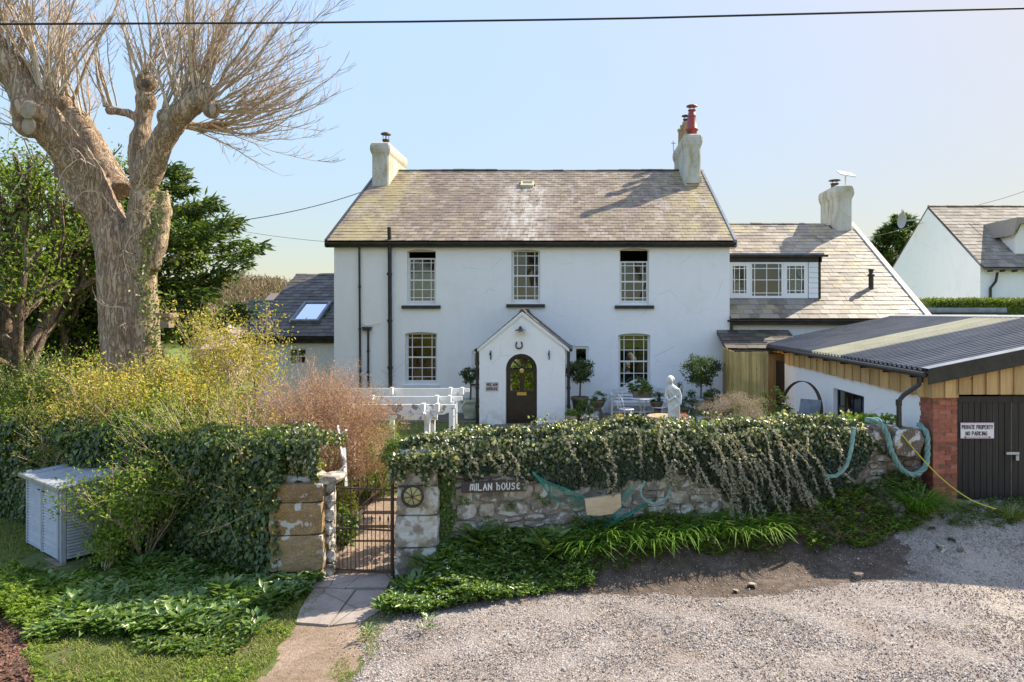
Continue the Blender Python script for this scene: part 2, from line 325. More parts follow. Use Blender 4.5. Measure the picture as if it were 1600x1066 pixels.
# ------------------------------------------------------------------ object helpers
ORG = {}
def tag(o, label=None, cat=None, group=None, kind=None):
    if label: o['label'] = label
    if cat: o['category'] = cat
    if group: o['group'] = group
    if kind: o['kind'] = kind
    return o
def thing(name, loc, label, cat, group=None):
    o = bpy.data.objects.new(name, None); COL.objects.link(o); o.location = loc; o.empty_display_size = .2
    ORG[o.name] = Vector(loc); return tag(o, label, cat, group)
def link(name, me, mat, parent=None):
    if mat is not None and not me.materials: me.materials.append(mat)
    o = bpy.data.objects.new(name, me); COL.objects.link(o)
    if parent: o.parent = parent; ORG[o.name] = ORG[parent.name].copy()
    else: ORG[o.name] = Vector((0, 0, 0))
    return o
class MB:
    def __init__(s): s.v = []; s.f = []
    def add(s, vs, fs):
        b = len(s.v); s.v += [tuple(v) for v in vs]; s.f += [tuple(b + i for i in f) for f in fs]; return s
    def box(s, x0, x1, y0, y1, z0, z1):
        return s.add([(x0, y0, z0), (x1, y0, z0), (x1, y1, z0), (x0, y1, z0), (x0, y0, z1), (x1, y0, z1), (x1, y1, z1), (x0, y1, z1)],
                     [(3, 2, 1, 0), (4, 5, 6, 7), (0, 1, 5, 4), (1, 2, 6, 5), (2, 3, 7, 6), (3, 0, 4, 7)])
    def obox(s, c, ax, ay, az):   # centre and three half-axis vectors
        c = Vector(c); ax, ay, az = Vector(ax), Vector(ay), Vector(az)
        vs = [c + a * ax + b * ay + d * az for d in (-1, 1) for a, b in ((-1, -1), (1, -1), (1, 1), (-1, 1))]
        return s.add(vs, [(3, 2, 1, 0), (4, 5, 6, 7), (0, 1, 5, 4), (1, 2, 6, 5), (2, 3, 7, 6), (3, 0, 4, 7)])
    def beam(s, a, b, w, h, up=(0, 0, 1)):
        a, b = Vector(a), Vector(b); d = b - a; sd = d.cross(Vector(up)).normalized(); u = sd.cross(d).normalized()
        return s.obox((a + b) / 2, d / 2, sd * w / 2, u * h / 2)
    def prism(s, pts, ext):
        n = len(pts); ext = Vector(ext); vs = [Vector(p) for p in pts]; vs += [p + ext for p in vs]
        return s.add(vs, [tuple(range(n))[::-1], tuple(range(n, 2 * n))] + [(i, (i + 1) % n, n + (i + 1) % n, n + i) for i in range(n)])
    def tube(s, pts, r, k=6, cap=True):
        pts = [Vector(p) for p in pts]; n = len(pts); rs = r if hasattr(r, '__len__') else [r] * n
        b = len(s.v); prev = None
        for i, p in enumerate(pts):
            d = (pts[min(i + 1, n - 1)] - pts[max(i - 1, 0)])
            if d.length < 1e-9: d = Vector((0, 0, 1))
            d.normalize()
            if prev is None: a = d.orthogonal().normalized()
            else: a = prev - d * prev.dot(d); a = a.normalized() if a.length > 1e-6 else d.orthogonal().normalized()
            prev = a; c = d.cross(a)
            for j in range(k):
                t = 2 * math.pi * j / k; q = p + (a * math.cos(t) + c * math.sin(t)) * rs[i]; s.v.append((q.x, q.y, q.z))
        for i in range(n - 1):
            for j in range(k):
                j2 = (j + 1) % k; s.f.append((b + i * k + j, b + i * k + j2, b + (i + 1) * k + j2, b + (i + 1) * k + j))
        if cap and k > 2: s.f.append(tuple(b + j for j in range(k))[::-1]); s.f.append(tuple(b + (n - 1) * k + j for j in range(k)))
        return s
    def lathe(s, prof, c=(0, 0, 0), k=20, sx=1, sy=1):
        b = len(s.v); c = Vector(c)
        for r, z in prof:
            for j in range(k):
                t = 2 * math.pi * j / k; s.v.append((c.x + r * sx * math.cos(t), c.y + r * sy * math.sin(t), c.z + z))
        for i in range(len(prof) - 1):
            for j in range(k): j2 = (j + 1) % k; s.f.append((b + i * k + j, b + i * k + j2, b + (i + 1) * k + j2, b + (i + 1) * k + j))
        s.f.append(tuple(b + j for j in range(k))[::-1]); s.f.append(tuple(b + (len(prof) - 1) * k + j for j in range(k))); return s
    def ball(s, c, r, k=10, sc=(1, 1, 1), m=7):
        prof = [(max(.001, math.sin(math.pi * i / m)) * r, -math.cos(math.pi * i / m) * r) for i in range(m + 1)]
        b = len(s.v); s.lathe(prof, (0, 0, 0), k)
        for i in range(b, len(s.v)): v = s.v[i]; s.v[i] = (v[0] * sc[0] + c[0], v[1] * sc[1] + c[1], v[2] * sc[2] + c[2])
        return s
    def build(s, name, mat, parent=None, smooth=False, kind=None, label=None):
        o = ORG[parent.name] if parent else Vector((0, 0, 0))
        me = bpy.data.meshes.new(name); me.from_pydata([(v[0] - o.x, v[1] - o.y, v[2] - o.z) for v in s.v], [], s.f); me.update()
        if smooth: me.polygons.foreach_set('use_smooth', [True] * len(me.polygons))
        ob = link(name, me, mat, parent)
        if kind: ob['kind'] = kind
        if label: ob['label'] = label
        return ob
def part(name, mat, parent, fn, **kw):
    b = MB(); fn(b); return b.build(name, mat, parent, **kw)
def npmesh(name, V, Fq, mat, parent=None, kind=None, smooth=False):
    """V (n,3), Fq (m,k) arrays"""
    o = ORG[parent.name] if parent else Vector((0, 0, 0))
    me = bpy.data.meshes.new(name); V = np.asarray(V, dtype=np.float32) - np.array(o, dtype=np.float32); Fq = np.asarray(Fq, dtype=np.int32)
    m, k = Fq.shape; me.vertices.add(len(V)); me.vertices.foreach_set('co', V.ravel())
    me.loops.add(m * k); me.loops.foreach_set('vertex_index', Fq.ravel())
    me.polygons.add(m); me.polygons.foreach_set('loop_start', np.arange(0, m * k, k, dtype=np.int32))
    me.polygons.foreach_set('loop_total', np.full(m, k, dtype=np.int32))
    if smooth: me.polygons.foreach_set('use_smooth', np.ones(m, dtype=bool))
    me.update(calc_edges=True); ob = link(name, me, mat, parent)
    if kind: ob['kind'] = kind
    return ob
def inst(name, me, parent, mat4, label=None):
    ob = bpy.data.objects.new(name, me); COL.objects.link(ob)
    if parent: ob.parent = parent; mat4 = Matrix.Translation(-ORG[parent.name]) @ mat4
    ob.matrix_basis = mat4
    if label: ob['label'] = label
    return ob
def unit(v):
    n = np.linalg.norm(v, axis=1, keepdims=True); return v / np.maximum(n, 1e-9)
def leaves(name, C, D, N, L, Wd, mat, parent=None, kind='stuff', fold=.25):
    """kite leaves: C base points, D leaf axis, N leaf normal"""
    C = np.asarray(C, float); n = len(C)
    if n == 0: return None
    D = unit(np.asarray(D, float)); N = np.asarray(N, float); S = unit(np.cross(D, N)); N = np.cross(S, D)
    L = np.broadcast_to(np.asarray(L, float), (n,))[:, None]; Wd = np.broadcast_to(np.asarray(Wd, float), (n,))[:, None]
    v0 = C; v1 = C + D * L * .42 + S * Wd * .5 + N * Wd * fold; v2 = C + D * L - N * L * .12; v3 = C + D * L * .42 - S * Wd * .5 + N * Wd * fold
    V = np.stack([v0, v1, v2, v3], 1).reshape(-1, 3); b = (np.arange(n) * 4)[:, None]
    Fq = np.concatenate([np.concatenate([b, b + 1, b + 2], 1), np.concatenate([b, b + 2, b + 3], 1)], 0)
    return npmesh(name, V, Fq, mat, parent, kind)
def blades(name, C, D, L, Wd, droop, mat, parent=None, kind='stuff', seg=4):
    """curved strap leaves"""
    C = np.asarray(C, float); n = len(C); D = unit(np.asarray(D, float)); L = np.broadcast_to(L, (n,))[:, None]; Wd = np.broadcast_to(Wd, (n,))[:, None]
    droop = np.broadcast_to(droop, (n,))[:, None]
    hz = D.copy(); hz[:, 2] = 0; hz = unit(hz + 1e-6); S = np.stack([-hz[:, 1], hz[:, 0], np.zeros(n)], 1)
    rows = []
    for i in range(seg + 1):
        t = i / seg; p = C + D * L * t + hz * L * droop * t * t * .5 - np.array([0, 0, 1]) * L * droop * t ** 2.3
        w = Wd * (1 - t ** 2.2) * .5 + .0008; rows += [p - S * w, p + S * w]
    V = np.stack(rows, 1).reshape(-1, 3); k = 2 * (seg + 1); b = (np.arange(n) * k)[:, None]; fs = []
    for i in range(seg): fs.append(np.concatenate([b + 2 * i, b + 2 * i + 1, b + 2 * i + 3, b + 2 * i + 2], 1))
    return npmesh(name, V, np.concatenate(fs, 0), mat, parent, kind)
def rdir(n, bias=(0, 0, 0), amt=1.0):
    return unit(rng.normal(size=(n, 3)) * amt + np.array(bias))

# ------------------------------------------------------------------ terrain
def ywall(x):
    x = np.asarray(x, float)
    left = 9.75 + (-4.1 - x) * .44; right = 9.8 + (x + 2.57) * .253
    return np.where(x < -4.1, left, np.where(x > -2.6, right, 9.8))
def gh(x, y):
    x = np.asarray(x, float); y = np.asarray(y, float); yw = ywall(x); d = y - yw
    out = .58 * sst((x - 2.8) / 3.6) * sst((y - 9.1) / 2.4)
    side = .10 * sst((-x - 4.5) / 4) * sst((y - 8) / 3)
    out = np.where(x > 6.1, np.maximum(out, .58 * sst((x - 2.8) / 3.6) * sst((y - 9.1) / 2.4)), out)
    ins = .5 * sst(d / 4.0) + .02
    z = np.where((d > 0) & (x < 6.1), np.maximum(ins, 0), out + side)
    bank = .42 * sst((x + 2.3) / .6) * sst((6.3 - x) / .8) * sst((d + 1.1) / 1.0) * (d <= .0)
    return z + bank
def vn(x, y, s, seed=0):
    """cheap smooth value noise"""
    x = np.asarray(x, float) * s + seed * 17.3; y = np.asarray(y, float) * s + seed * 5.1
    return (np.sin(x * 1.3 + 1.7 * np.sin(y * .9)) + np.sin(y * 1.7 + 1.3 * np.sin(x * 1.1 + 2)) + .5 * np.sin(2.9 * x + 2.3 * y + np.sin(x * 3.1))) / 2.5
def sheet(name, xs, ys, hf, mat, mask=None, parent=None, smooth=True):
    Xg, Yg = np.meshgrid(xs, ys); Zg = hf(Xg, Yg); V = np.stack([Xg, Yg, Zg], -1).reshape(-1, 3)
    nx, ny = len(xs), len(ys); i, j = np.meshgrid(np.arange(nx - 1), np.arange(ny - 1)); a = (j * nx + i)
    Fq = np.stack([a, a + 1, a + nx + 1, a + nx], -1)
    if mask is not None:
        cx = (Xg[:-1, :-1] + Xg[1:, 1:]) / 2; cy = (Yg[:-1, :-1] + Yg[1:, 1:]) / 2; Fq = Fq[mask(cx, cy)]
    else: Fq = Fq.reshape(-1, 4)
    used = np.unique(Fq); mp = np.full(len(V), -1); mp[used] = np.arange(len(used)); return tag(npmesh(name, V[used], mp[Fq], mat, parent, None, smooth), kind='structure')
def far_h(x, y):
    base = gh(np.clip(x, -14, 14), np.clip(y, 5, 24)) - .07
    base = np.where(y > 26, base - 2.0 * sst((y - 26) / 30), base)
    hill = 9.5 * sst((y - 70) / 60) * np.exp(-((x + 62) / 26.) ** 2)
    back = 3.2 * sst((-y - 7) / 16)
    return base + hill + back
xs = np.concatenate([np.linspace(-1500, -100, 9), np.linspace(-90, -15, 16), np.linspace(-14, 14, 113), np.linspace(15, 90, 16), np.linspace(100, 1500, 9)])
ys = np.concatenate([np.linspace(-300, -40, 9), np.linspace(-35, 4, 16), np.linspace(5, 26, 85), np.linspace(27, 130, 32), np.linspace(150, 2500, 12)])
sheet('ground', xs, ys, far_h, M['bankg'], mask=lambda a, b: ~((b < 4.9) & (b > -6) & (abs(a) < 90)))
sheet('bounce_gravel_behind_viewpoint', xs, ys, far_h, M['gravel'], mask=lambda a, b: (b < 4.9) & (b > -6) & (abs(a) < 90))  # unseen gravel strip added to bounce sunlight onto the house front
fx = np.arange(-12, 12.01, .05); fy = np.arange(5.0, 13.2, .05)
def zone(x, y):
    x = np.asarray(x, float); y = np.asarray(y, float)
    n = vn(x, y, 2.1) * .10 + vn(x, y, 6.3, 2) * .05 + vn(x, y, 15, 3) * .03
    yw = ywall(x); z = np.zeros(x.shape, int)          # 0 grass
    track = (x > -2.42 + n * 1.5 - .16 * (y - 7)) & (y < yw + .4)
    z = np.where(track, 1, z)
    soil = track & (((y > yw - 1.15 - .75 * sst((x + .5) / 3) + n) & (x < 4.9 + n * 3)) | ((x < 5.4 + n) & (y > yw - .8 + n)))
    z = np.where(soil, 2, z)
    z = np.where((x > 5.2 + n) & (y > 8), 1, z)
    path = (x > -3.55 + n * .7 + .09 * (9.8 - y) + .05) & (x < -2.45 + n * .7 + .0 * y) & (y < 9.35)
    z = np.where(path, 3, z)
    mul = (x < -5.5 + n * 2.5 - 1.0 * (y - 7)) & (y < 8.6 + n * 2)
    z = np.where(mul, 4, z)
    inside = (y > yw) & (x < 6.1)
    z = np.where(inside, 5, z)
    z = np.where(inside & (x > -3.7) & (x < -2.4), 6, z)
    return z
for k, (nm, mt) in enumerate([('grass_verge', 'grassg'), ('gravel_track', 'gravel'), ('soil_verge', 'soil'), ('dusty_path', 'dust'), ('bark_mulch', 'mulch'), ('flower_bed', 'soil'), ('garden_path', 'dust')]):
    hf = gh
    if nm in ('gravel_track', 'soil_verge', 'bark_mulch'):
        hf = lambda x, y: gh(x, y) + .012 * vn(x, y, 3.3, 4) + .004 * vn(x, y, 19, 5)
    sheet(nm, fx, fy, hf, M[mt], mask=lambda a, b, k=k: zone(a, b) == k)
sheet('lawn', np.arange(-14, -2.4, .25), np.arange(13.15, 20.6, .25), lambda x, y: gh(x, y) + .01, M['grassg'])
tag(part('terrace', M['paving'], None, lambda b: (b.box(-2.4, 6.1, 13.15, 22.48, .3, .525), b.box(-8.2, -2.4, 20.6, 22.48, .3, .528))), kind='structure')

# gate threshold and worn slabs
pth = thing('entrance_slabs', (-3, 9.4, 0), 'cracked concrete threshold slabs in front of the iron gate', 'paving')
def slab(pts, z0, z1):
    part('slab', M['concrete'], pth, lambda b: b.prism([(x, y, z0) for x, y in pts], (0, 0, z1 - z0)))
slab([(-3.66, 9.42), (-3.17, 9.36), (-3.10, 9.82), (-3.62, 9.9)], -.05, .035)
slab([(-3.15, 9.36), (-2.60, 9.38), (-2.62, 9.85), (-3.08, 9.82)], -.05, .045)
slab([(-3.60, 9.40), (-3.52, 8.7), (-3.42, 8.35), (-3.0, 8.28), (-3.02, 9.33)], -.05, .028)
slab([(-3.0, 9.33), (-2.98, 8.28), (-2.62, 8.4), (-2.46, 8.8), (-2.5, 9.34)], -.05, .02)
gp = thing('garden_path_flags', (-3, 11, 0), 'sandy paving flags leading up from the iron gate into the garden', 'paving')
for j in range(7):
    yy = 9.95 + j * .5
    for i in range(2):
        x0 = -3.6 + i * .55 + random.uniform(-.02, .02) - .02 * j
        z = float(gh(-3, yy)) + .02
        part('flag', M['dust'], gp, lambda b: b.obox((x0 + .26, yy + .24, z + .02), (.262, 0, 0), (0, .235, .02), (0, 0, .03)))

# gravel stones and mulch chips (loose material)
def scatter_stones(name, n, xr, yr, zones, size, mat, flat=.6, seedmask=None):
    x = rng.uniform(*xr, n); y = rng.uniform(yr[0], yr[1], n); k = np.isin(zone(x, y), zones); x, y = x[k], y[k]
    px, py = VX + x * F / y, 0; k = (px > -30) & (px < 1640); x, y = x[k], y[k]
    if seedmask is not None: k = seedmask(x, y); x, y = x[k], y[k]
    n = len(x); z = gh(x, y) + .006; s = size * rng.lognormal(0, .38, n)
    base = np.array([(1, 0, 0), (-1, 0, 0), (0, 1, 0), (0, -1, 0), (0, 0, 1), (0, 0, -1)], float)
    A = rdir(n); B = unit(np.cross(A, rdir(n))); Cc = np.cross(A, B); sc = rng.uniform(.6, 1.25, (n, 3)) * s[:, None] * np.array([1, .8, flat])
    V = np.zeros((n, 6, 3))
    for i, b in enumerate(base): V[:, i] = A * b[0] * sc[:, :1] + B * b[1] * sc[:, 1:2] + Cc * b[2] * sc[:, 2:3] + rng.normal(size=(n, 3)) * s[:, None] * .12
    V += np.stack([x, y, z], 1)[:, None]; tri = np.array([(0, 2, 4), (2, 1, 4), (1, 3, 4), (3, 0, 4), (2, 0, 5), (1, 2, 5), (3, 1, 5), (0, 3, 5)])
    Fq = (np.arange(n)[:, None, None] * 6 + tri[None]).reshape(-1, 3); return npmesh(name, V.reshape(-1, 3), Fq, mat, None, 'stuff')
tag(scatter_stones('gravel', 150000, (-3.2, 8), (6.3, 12), [1], .0085, M['stones'], seedmask=lambda x, y: rng.random(len(x)) < (1 - .35 * np.maximum(np.exp(-((y - .13 * x - 7.05) / .28) ** 2), np.exp(-((y - .13 * x - 8.65) / .28) ** 2))) * (.3 + .7 * sst((vn(x, y, 1.1, 8) + .7 + .25 * vn(x, y, 4, 3)) / .8))),
    'loose grey and cream gravel chips spread over the track', 'gravel')
tag(scatter_stones('soil_pebbles', 16000, (-2.8, 6), (7.5, 11), [2, 3], .008, M['stones']), 'scattered pebbles on the dark soil strip below the wall', 'pebbles')
tag(scatter_stones('bark_chips', 9000, (-9, -4.5), (6.5, 9), [4], .022, basic('mulch_chips', (.19, .095, .065), (.10, .05, .035), .9, 5, .5), flat=.25), 'reddish brown bark chippings in the corner by the grass', 'mulch')

# ------------------------------------------------------------------ building helpers
def holes_wall(b, x0, x1, z0, z1, y, t, holes, arch=0.0):
    xs_ = sorted({x0, x1} | {h[0] for h in holes} | {h[1] for h in holes}); zs_ = sorted({z0, z1} | {h[2] for h in holes} | {h[3] for h in holes})
    for i in range(len(xs_) - 1):
        for j in range(len(zs_) - 1):
            a, c, d, e = xs_[i], xs_[i + 1], zs_[j], zs_[j + 1]; mx, mz = (a + c) / 2, (d + e) / 2
            if any(h[0] < mx < h[1] and h[2] < mz < h[3] for h in holes): continue
            b.add([(a, y, d), (c, y, d), (c, y, e), (a, y, e)], [(0, 1, 2, 3)]); b.add([(a, y + t, d), (c, y + t, d), (c, y + t, e), (a, y + t, e)], [(3, 2, 1, 0)])
    for h in holes:
        a, c, d, e = h[:4]
        for q in ([(a, y, d), (a, y, e), (a, y + t, e), (a, y + t, d)], [(c, y, d), (c, y + t, d), (c, y + t, e), (c, y, e)],
                  [(a, y, d), (a, y + t, d), (c, y + t, d), (c, y, d)], [(a, y, e), (c, y, e), (c, y + t, e), (a, y + t, e)]): b.add(q, [(0, 1, 2, 3)])
        r = h[4] if len(h) > 4 else 0
        if r:
            n = 8; arc = []
            for i in range(n + 1):
                u = i / n; arc.append((a + (c - a) * u, e - r * (1 - math.sin(math.pi * u) ** .8)))
            for i in range(n):
                (xa, za), (xb, zb) = arc[i], arc[i + 1]
                b.add([(xa, y, za), (xb, y, zb), (xb, y, e), (xa, y, e)], [(0, 1, 2, 3)])
                b.add([(xa, y, za), (xb, y, zb), (xb, y + t * .9, zb), (xa, y + t * .9, za)], [(0, 1, 2, 3)])
PANE = None
def pane_mesh(mat):
    b = MB(); b.box(-.5, .5, -.5, .5, -.5, .5); me = bpy.data.meshes.new('pane'); me.from_pydata(b.v, [], b.f); me.materials.append(mat); return me
PME = {k: pane_mesh(M[k]) for k in ('glass', 'glass_sky', 'doorglass')}
def put_pane(parent, x0, x1, z0, z1, y, me='glass'):
    m = Matrix.Translation(((x0 + x1) / 2, y, (z0 + z1) / 2)) @ Matrix.Rotation(random.uniform(-.012, .012), 4, 'Z') @ Matrix.Rotation(random.uniform(-.01, .01), 4, 'X') @ Matrix.Diagonal((x1 - x0, .005, z1 - z0, 1))
    inst('pane', PME[me], parent, m)
def grid_window(parent, x0, x1, z0, z1, y, cols, rows, fr=.05, bar=.022, dep=.06, mat='white', glass='glass', name='window', label=None, midrail=None):
    """frame border plus glazing bars at the given fractions, with one pane per light"""
    b = MB(); b.box(x0, x0 + fr, y, y + dep, z0, z1); b.box(x1 - fr, x1, y, y + dep, z0, z1)
    b.box(x0 + fr, x1 - fr, y, y + dep, z0, z0 + fr * 1.3); b.box(x0 + fr, x1 - fr, y, y + dep, z1 - fr, z1)
    ix0, ix1, iz0, iz1 = x0 + fr, x1 - fr, z0 + fr * 1.3, z1 - fr
    cx = [ix0] + [ix0 + (ix1 - ix0) * c for c in cols] + [ix1]; cz = [iz0] + [iz0 + (iz1 - iz0) * r for r in rows] + [iz1]
    for c in cx[1:-1]: b.box(c - bar / 2, c + bar / 2, y + .012, y + dep - .012, iz0, iz1)
    for i, r in enumerate(cz[1:-1]):
        w = bar * (2.0 if midrail is not None and i == midrail else 1)
        b.box(ix0, ix1, y + (.004 if w > bar else .009), y + dep - .009, r - w / 2, r + w / 2)
    w_ = b.build(name, M[mat], parent, label=label)
    for i in range(len(cx) - 1):
        for j in range(len(cz) - 1): put_pane(w_, cx[i] + .004, cx[i + 1] - .004, cz[j] + .004, cz[j + 1] - .004, y + dep / 2, glass)
    return w_
def slate_mesh(w, l, mat):
    b = MB(); t = .012; b.box(-w / 2 + .003, w / 2 - .003, 0, l, 0, t); me = bpy.data.meshes.new('slate'); me.from_pydata(b.v, [], b.f); me.materials.append(mat); return me
def slate_roof(parent, x0, x1, ye, ze, yr, zr, mat, w=.26, course=.25, single=300, skip=None, name='slate', jit=1.0):
    """courses from eaves (ye,ze) to ridge (yr,zr); lowest courses are separate slates, the rest one piece"""
    sl = math.hypot(yr - ye, zr - ze); ang = math.atan2(zr - ze, yr - ye); rows = int(round(sl / course)); ch = sl / rows
    me = slate_mesh(w, ch * 1.35, mat); rest = MB(); cnt = 0; nx = int(round((x1 - x0) / w)); ww = (x1 - x0) / nx
    for r in range(rows):
        s = r * ch; y = ye + math.cos(ang) * s; z = ze + math.sin(ang) * s; off = 0 if r % 2 == 0 else ww / 2
        for i in range(nx + (1 if off else 0)):
            cx = x0 + ww * (i + .5) - off; wl = 1.0
            if cx - ww / 2 < x0 - .01: cx = x0 + ww / 4; wl = .5
            elif cx + ww / 2 > x1 + .01: cx = x1 - ww / 4; wl = .5
            if skip and skip(cx, y, z): continue
            tilt = ang - .045 + random.uniform(-.006, .006) * jit; lift = .028 + random.uniform(0, .008) * jit
            ln = .99 if r < rows - 1 else .75
            m = Matrix.Translation((cx + random.uniform(-.004, .004), y - math.sin(ang) * lift, z + math.cos(ang) * lift)) @ Matrix.Rotation(tilt, 4, 'X') @ Matrix.Rotation(random.uniform(-.01, .01) * jit, 4, 'Z') @ Matrix.Diagonal((wl * ww / w, ln, 1, 1))
            if cnt < single: inst(name, me, parent, m); cnt += 1
            else:
                vs = [m @ Vector(v.co) for v in me.vertices]; rest.add(vs, [tuple(p.vertices) for p in me.polygons])
    if rest.v: rest.build('upper_slates', mat, parent, kind='stuff')
    return sl, ang
def ridge_tiles(parent, x0, x1, y, z, mat, ln=.45, r=.12):
    n = int((x1 - x0) / ln); me = None; L = (x1 - x0) / n; b = MB(); pr = []
    for k in range(7): t = math.pi * (k / 6); pr.append((math.cos(t) * r, math.sin(t) * r * .7))
    vs = [(-L / 2 + .004, p[0], p[1]) for p in pr] + [(L / 2 - .004, p[0], p[1]) for p in pr]
    b.add(vs, [(i, i + 1, 8 + i, 7 + i) for i in range(6)] + [(0, 6, 13, 7)] + [tuple(range(7))[::-1], tuple(range(7, 14))])
    me = bpy.data.meshes.new('ridge_tile'); me.from_pydata(b.v, [], b.f); me.materials.append(mat)
    for i in range(n): inst('ridge_tile', me, parent, Matrix.Translation((x0 + L * (i + .5), y, z + random.uniform(-.012, .012) + .05 * math.sin(i * .33) * .3)) @ Matrix.Rotation(random.uniform(-.015, .015), 4, 'Y'))
def gutter(b, x0, x1, y, z, r=.065):
    n = 7; pr = [(-math.cos(math.pi * k / n) * r, -math.sin(math.pi * k / n) * r) for k in range(n + 1)]
    b.add([(x0, y + p[0], z + p[1]) for p in pr] + [(x1, y + p[0], z + p[1]) for p in pr], [(i, i + 1, n + 2 + i, n + 1 + i) for i in range(n)])
    b.box(x0, x1, y - r - .006, y - r + .004, z - .012, z + .012)
def chimney_stack(parent, x0, x1, y0, y1, z0, z1, pots=(), lean=0.0):
    b = MB(); cx, cy = (x0 + x1) / 2, (y0 + y1) / 2; hx, hy = (x1 - x0) / 2, (y1 - y0) / 2; H = z1 - z0
    prof = [(1, 0), (1.0, .4), (1.0, .76), (1.04, .79), (1.16, .83), (1.22, .88), (1.2, .94), (1.1, .98), (.9, 1.0)]
    rings = []
    for s, t in prof:
        ex = (s - 1) * hx; rg = []
        for a, c in ((-1, -1), (1, -1), (1, 1), (-1, 1)):
            X0, Y0 = cx + a * (hx + ex), cy + c * (hy + ex); ch = .05
            q1 = (X0 - a * ch, Y0, z0 + H * t); q2 = (X0, Y0 - c * ch, z0 + H * t); rg += [q2, q1] if a * c > 0 else [q1, q2]
        rings.append(rg)
    k = 8; vs = [p for rg in rings for p in rg]; fs = []
    for i in range(len(rings) - 1):
        for j in range(k): fs.append((i * k + j, i * k + (j + 1) % k, (i + 1) * k + (j + 1) % k, (i + 1) * k + j))
    fs.append(tuple(range((len(rings) - 1) * k, len(rings) * k))); b.add(vs, fs)
    return b.build('chimney', M['chimney'], parent)
def cowl(parent, x, y, z, h, r, mat, name='chimney_cowl'):
    b = MB(); b.lathe([(r * 1.1, 0), (r * 1.1, h * .12), (r * .85, h * .2), (r * .85, h * .5), (r * 1.05, h * .52), (r * 1.05, h * .58), (r * .8, h * .6)], (x, y, z), 14)
    for k in range(4): a = k * math.pi / 2 + .4; b.tube([(x + math.cos(a) * r * .8, y + math.sin(a) * r * .8, z + h * .58), (x + math.cos(a) * r * .8, y + math.sin(a) * r * .8, z + h * .86)], r * .09, 4)
    b.lathe([(r * .2, h * .84), (r * 1.5, h * .86), (r * 1.35, h * .93), (r * .3, h)], (x, y, z), 14)
    return b.build(name, mat, parent, smooth=False)

# ------------------------------------------------------------------ farmhouse
FY = 22.5; hx0, hx1 = X(522, FY), X(1140, FY); EZ = Z(380, FY); RY, RZ = 28.3, Z(268, 28.3)
house = thing('farmhouse', ((hx0 + hx1) / 2, 25.5, .5), 'large white rendered two storey farmhouse with long brown slate roof and end chimneys', 'house')
WIN = {'ul': (636, 681, 390, 476), 'uc': (799, 844, 390, 474), 'ur': (968, 1014, 388, 476), 'll': (633, 683, 519, 601), 'lr': (966, 1016, 521, 612), 'sm': (896, 920, 541, 592), 'sl': (737, 762, 548, 600)}
hol = []
for k, (a, c, t, bt) in WIN.items():
    hol.append((X(a, FY), X(c, FY), Z(bt, FY), Z(t, FY), 0.06 if len(k) == 2 and k[0] in 'ul' and k not in ('sm', 'sl') else 0))
fw = MB(); holes_wall(fw, hx0, hx1, .3, EZ, FY, .32, hol)
fw.build('front_wall', M['render'], house)
backY = 2 * RY - FY
def gables(b):
    for xa, xb in ((hx0, hx0 + .3), (hx1 - .3, hx1)):
        b.prism([(xa, FY + .32, .3), (xa, backY, .3), (xa, backY, EZ), (xa, RY, RZ - .08), (xa, FY + .32, EZ + .16)], (xb - xa, 0, 0))
    b.box(hx0 + .3, hx1 - .3, backY - .3, backY, .3, EZ)
part('gable_wall', M['render'], house, gables)
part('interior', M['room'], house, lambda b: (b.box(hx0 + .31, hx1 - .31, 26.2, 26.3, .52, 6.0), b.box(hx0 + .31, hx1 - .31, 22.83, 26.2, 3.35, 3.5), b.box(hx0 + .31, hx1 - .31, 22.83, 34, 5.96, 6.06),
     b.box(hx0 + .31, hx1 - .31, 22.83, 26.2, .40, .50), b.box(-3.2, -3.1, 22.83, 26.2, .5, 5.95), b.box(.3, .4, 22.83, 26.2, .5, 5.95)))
sash_c = [.14, .5, .86]; sash_r = [.075, .27, .5, .72, .92]
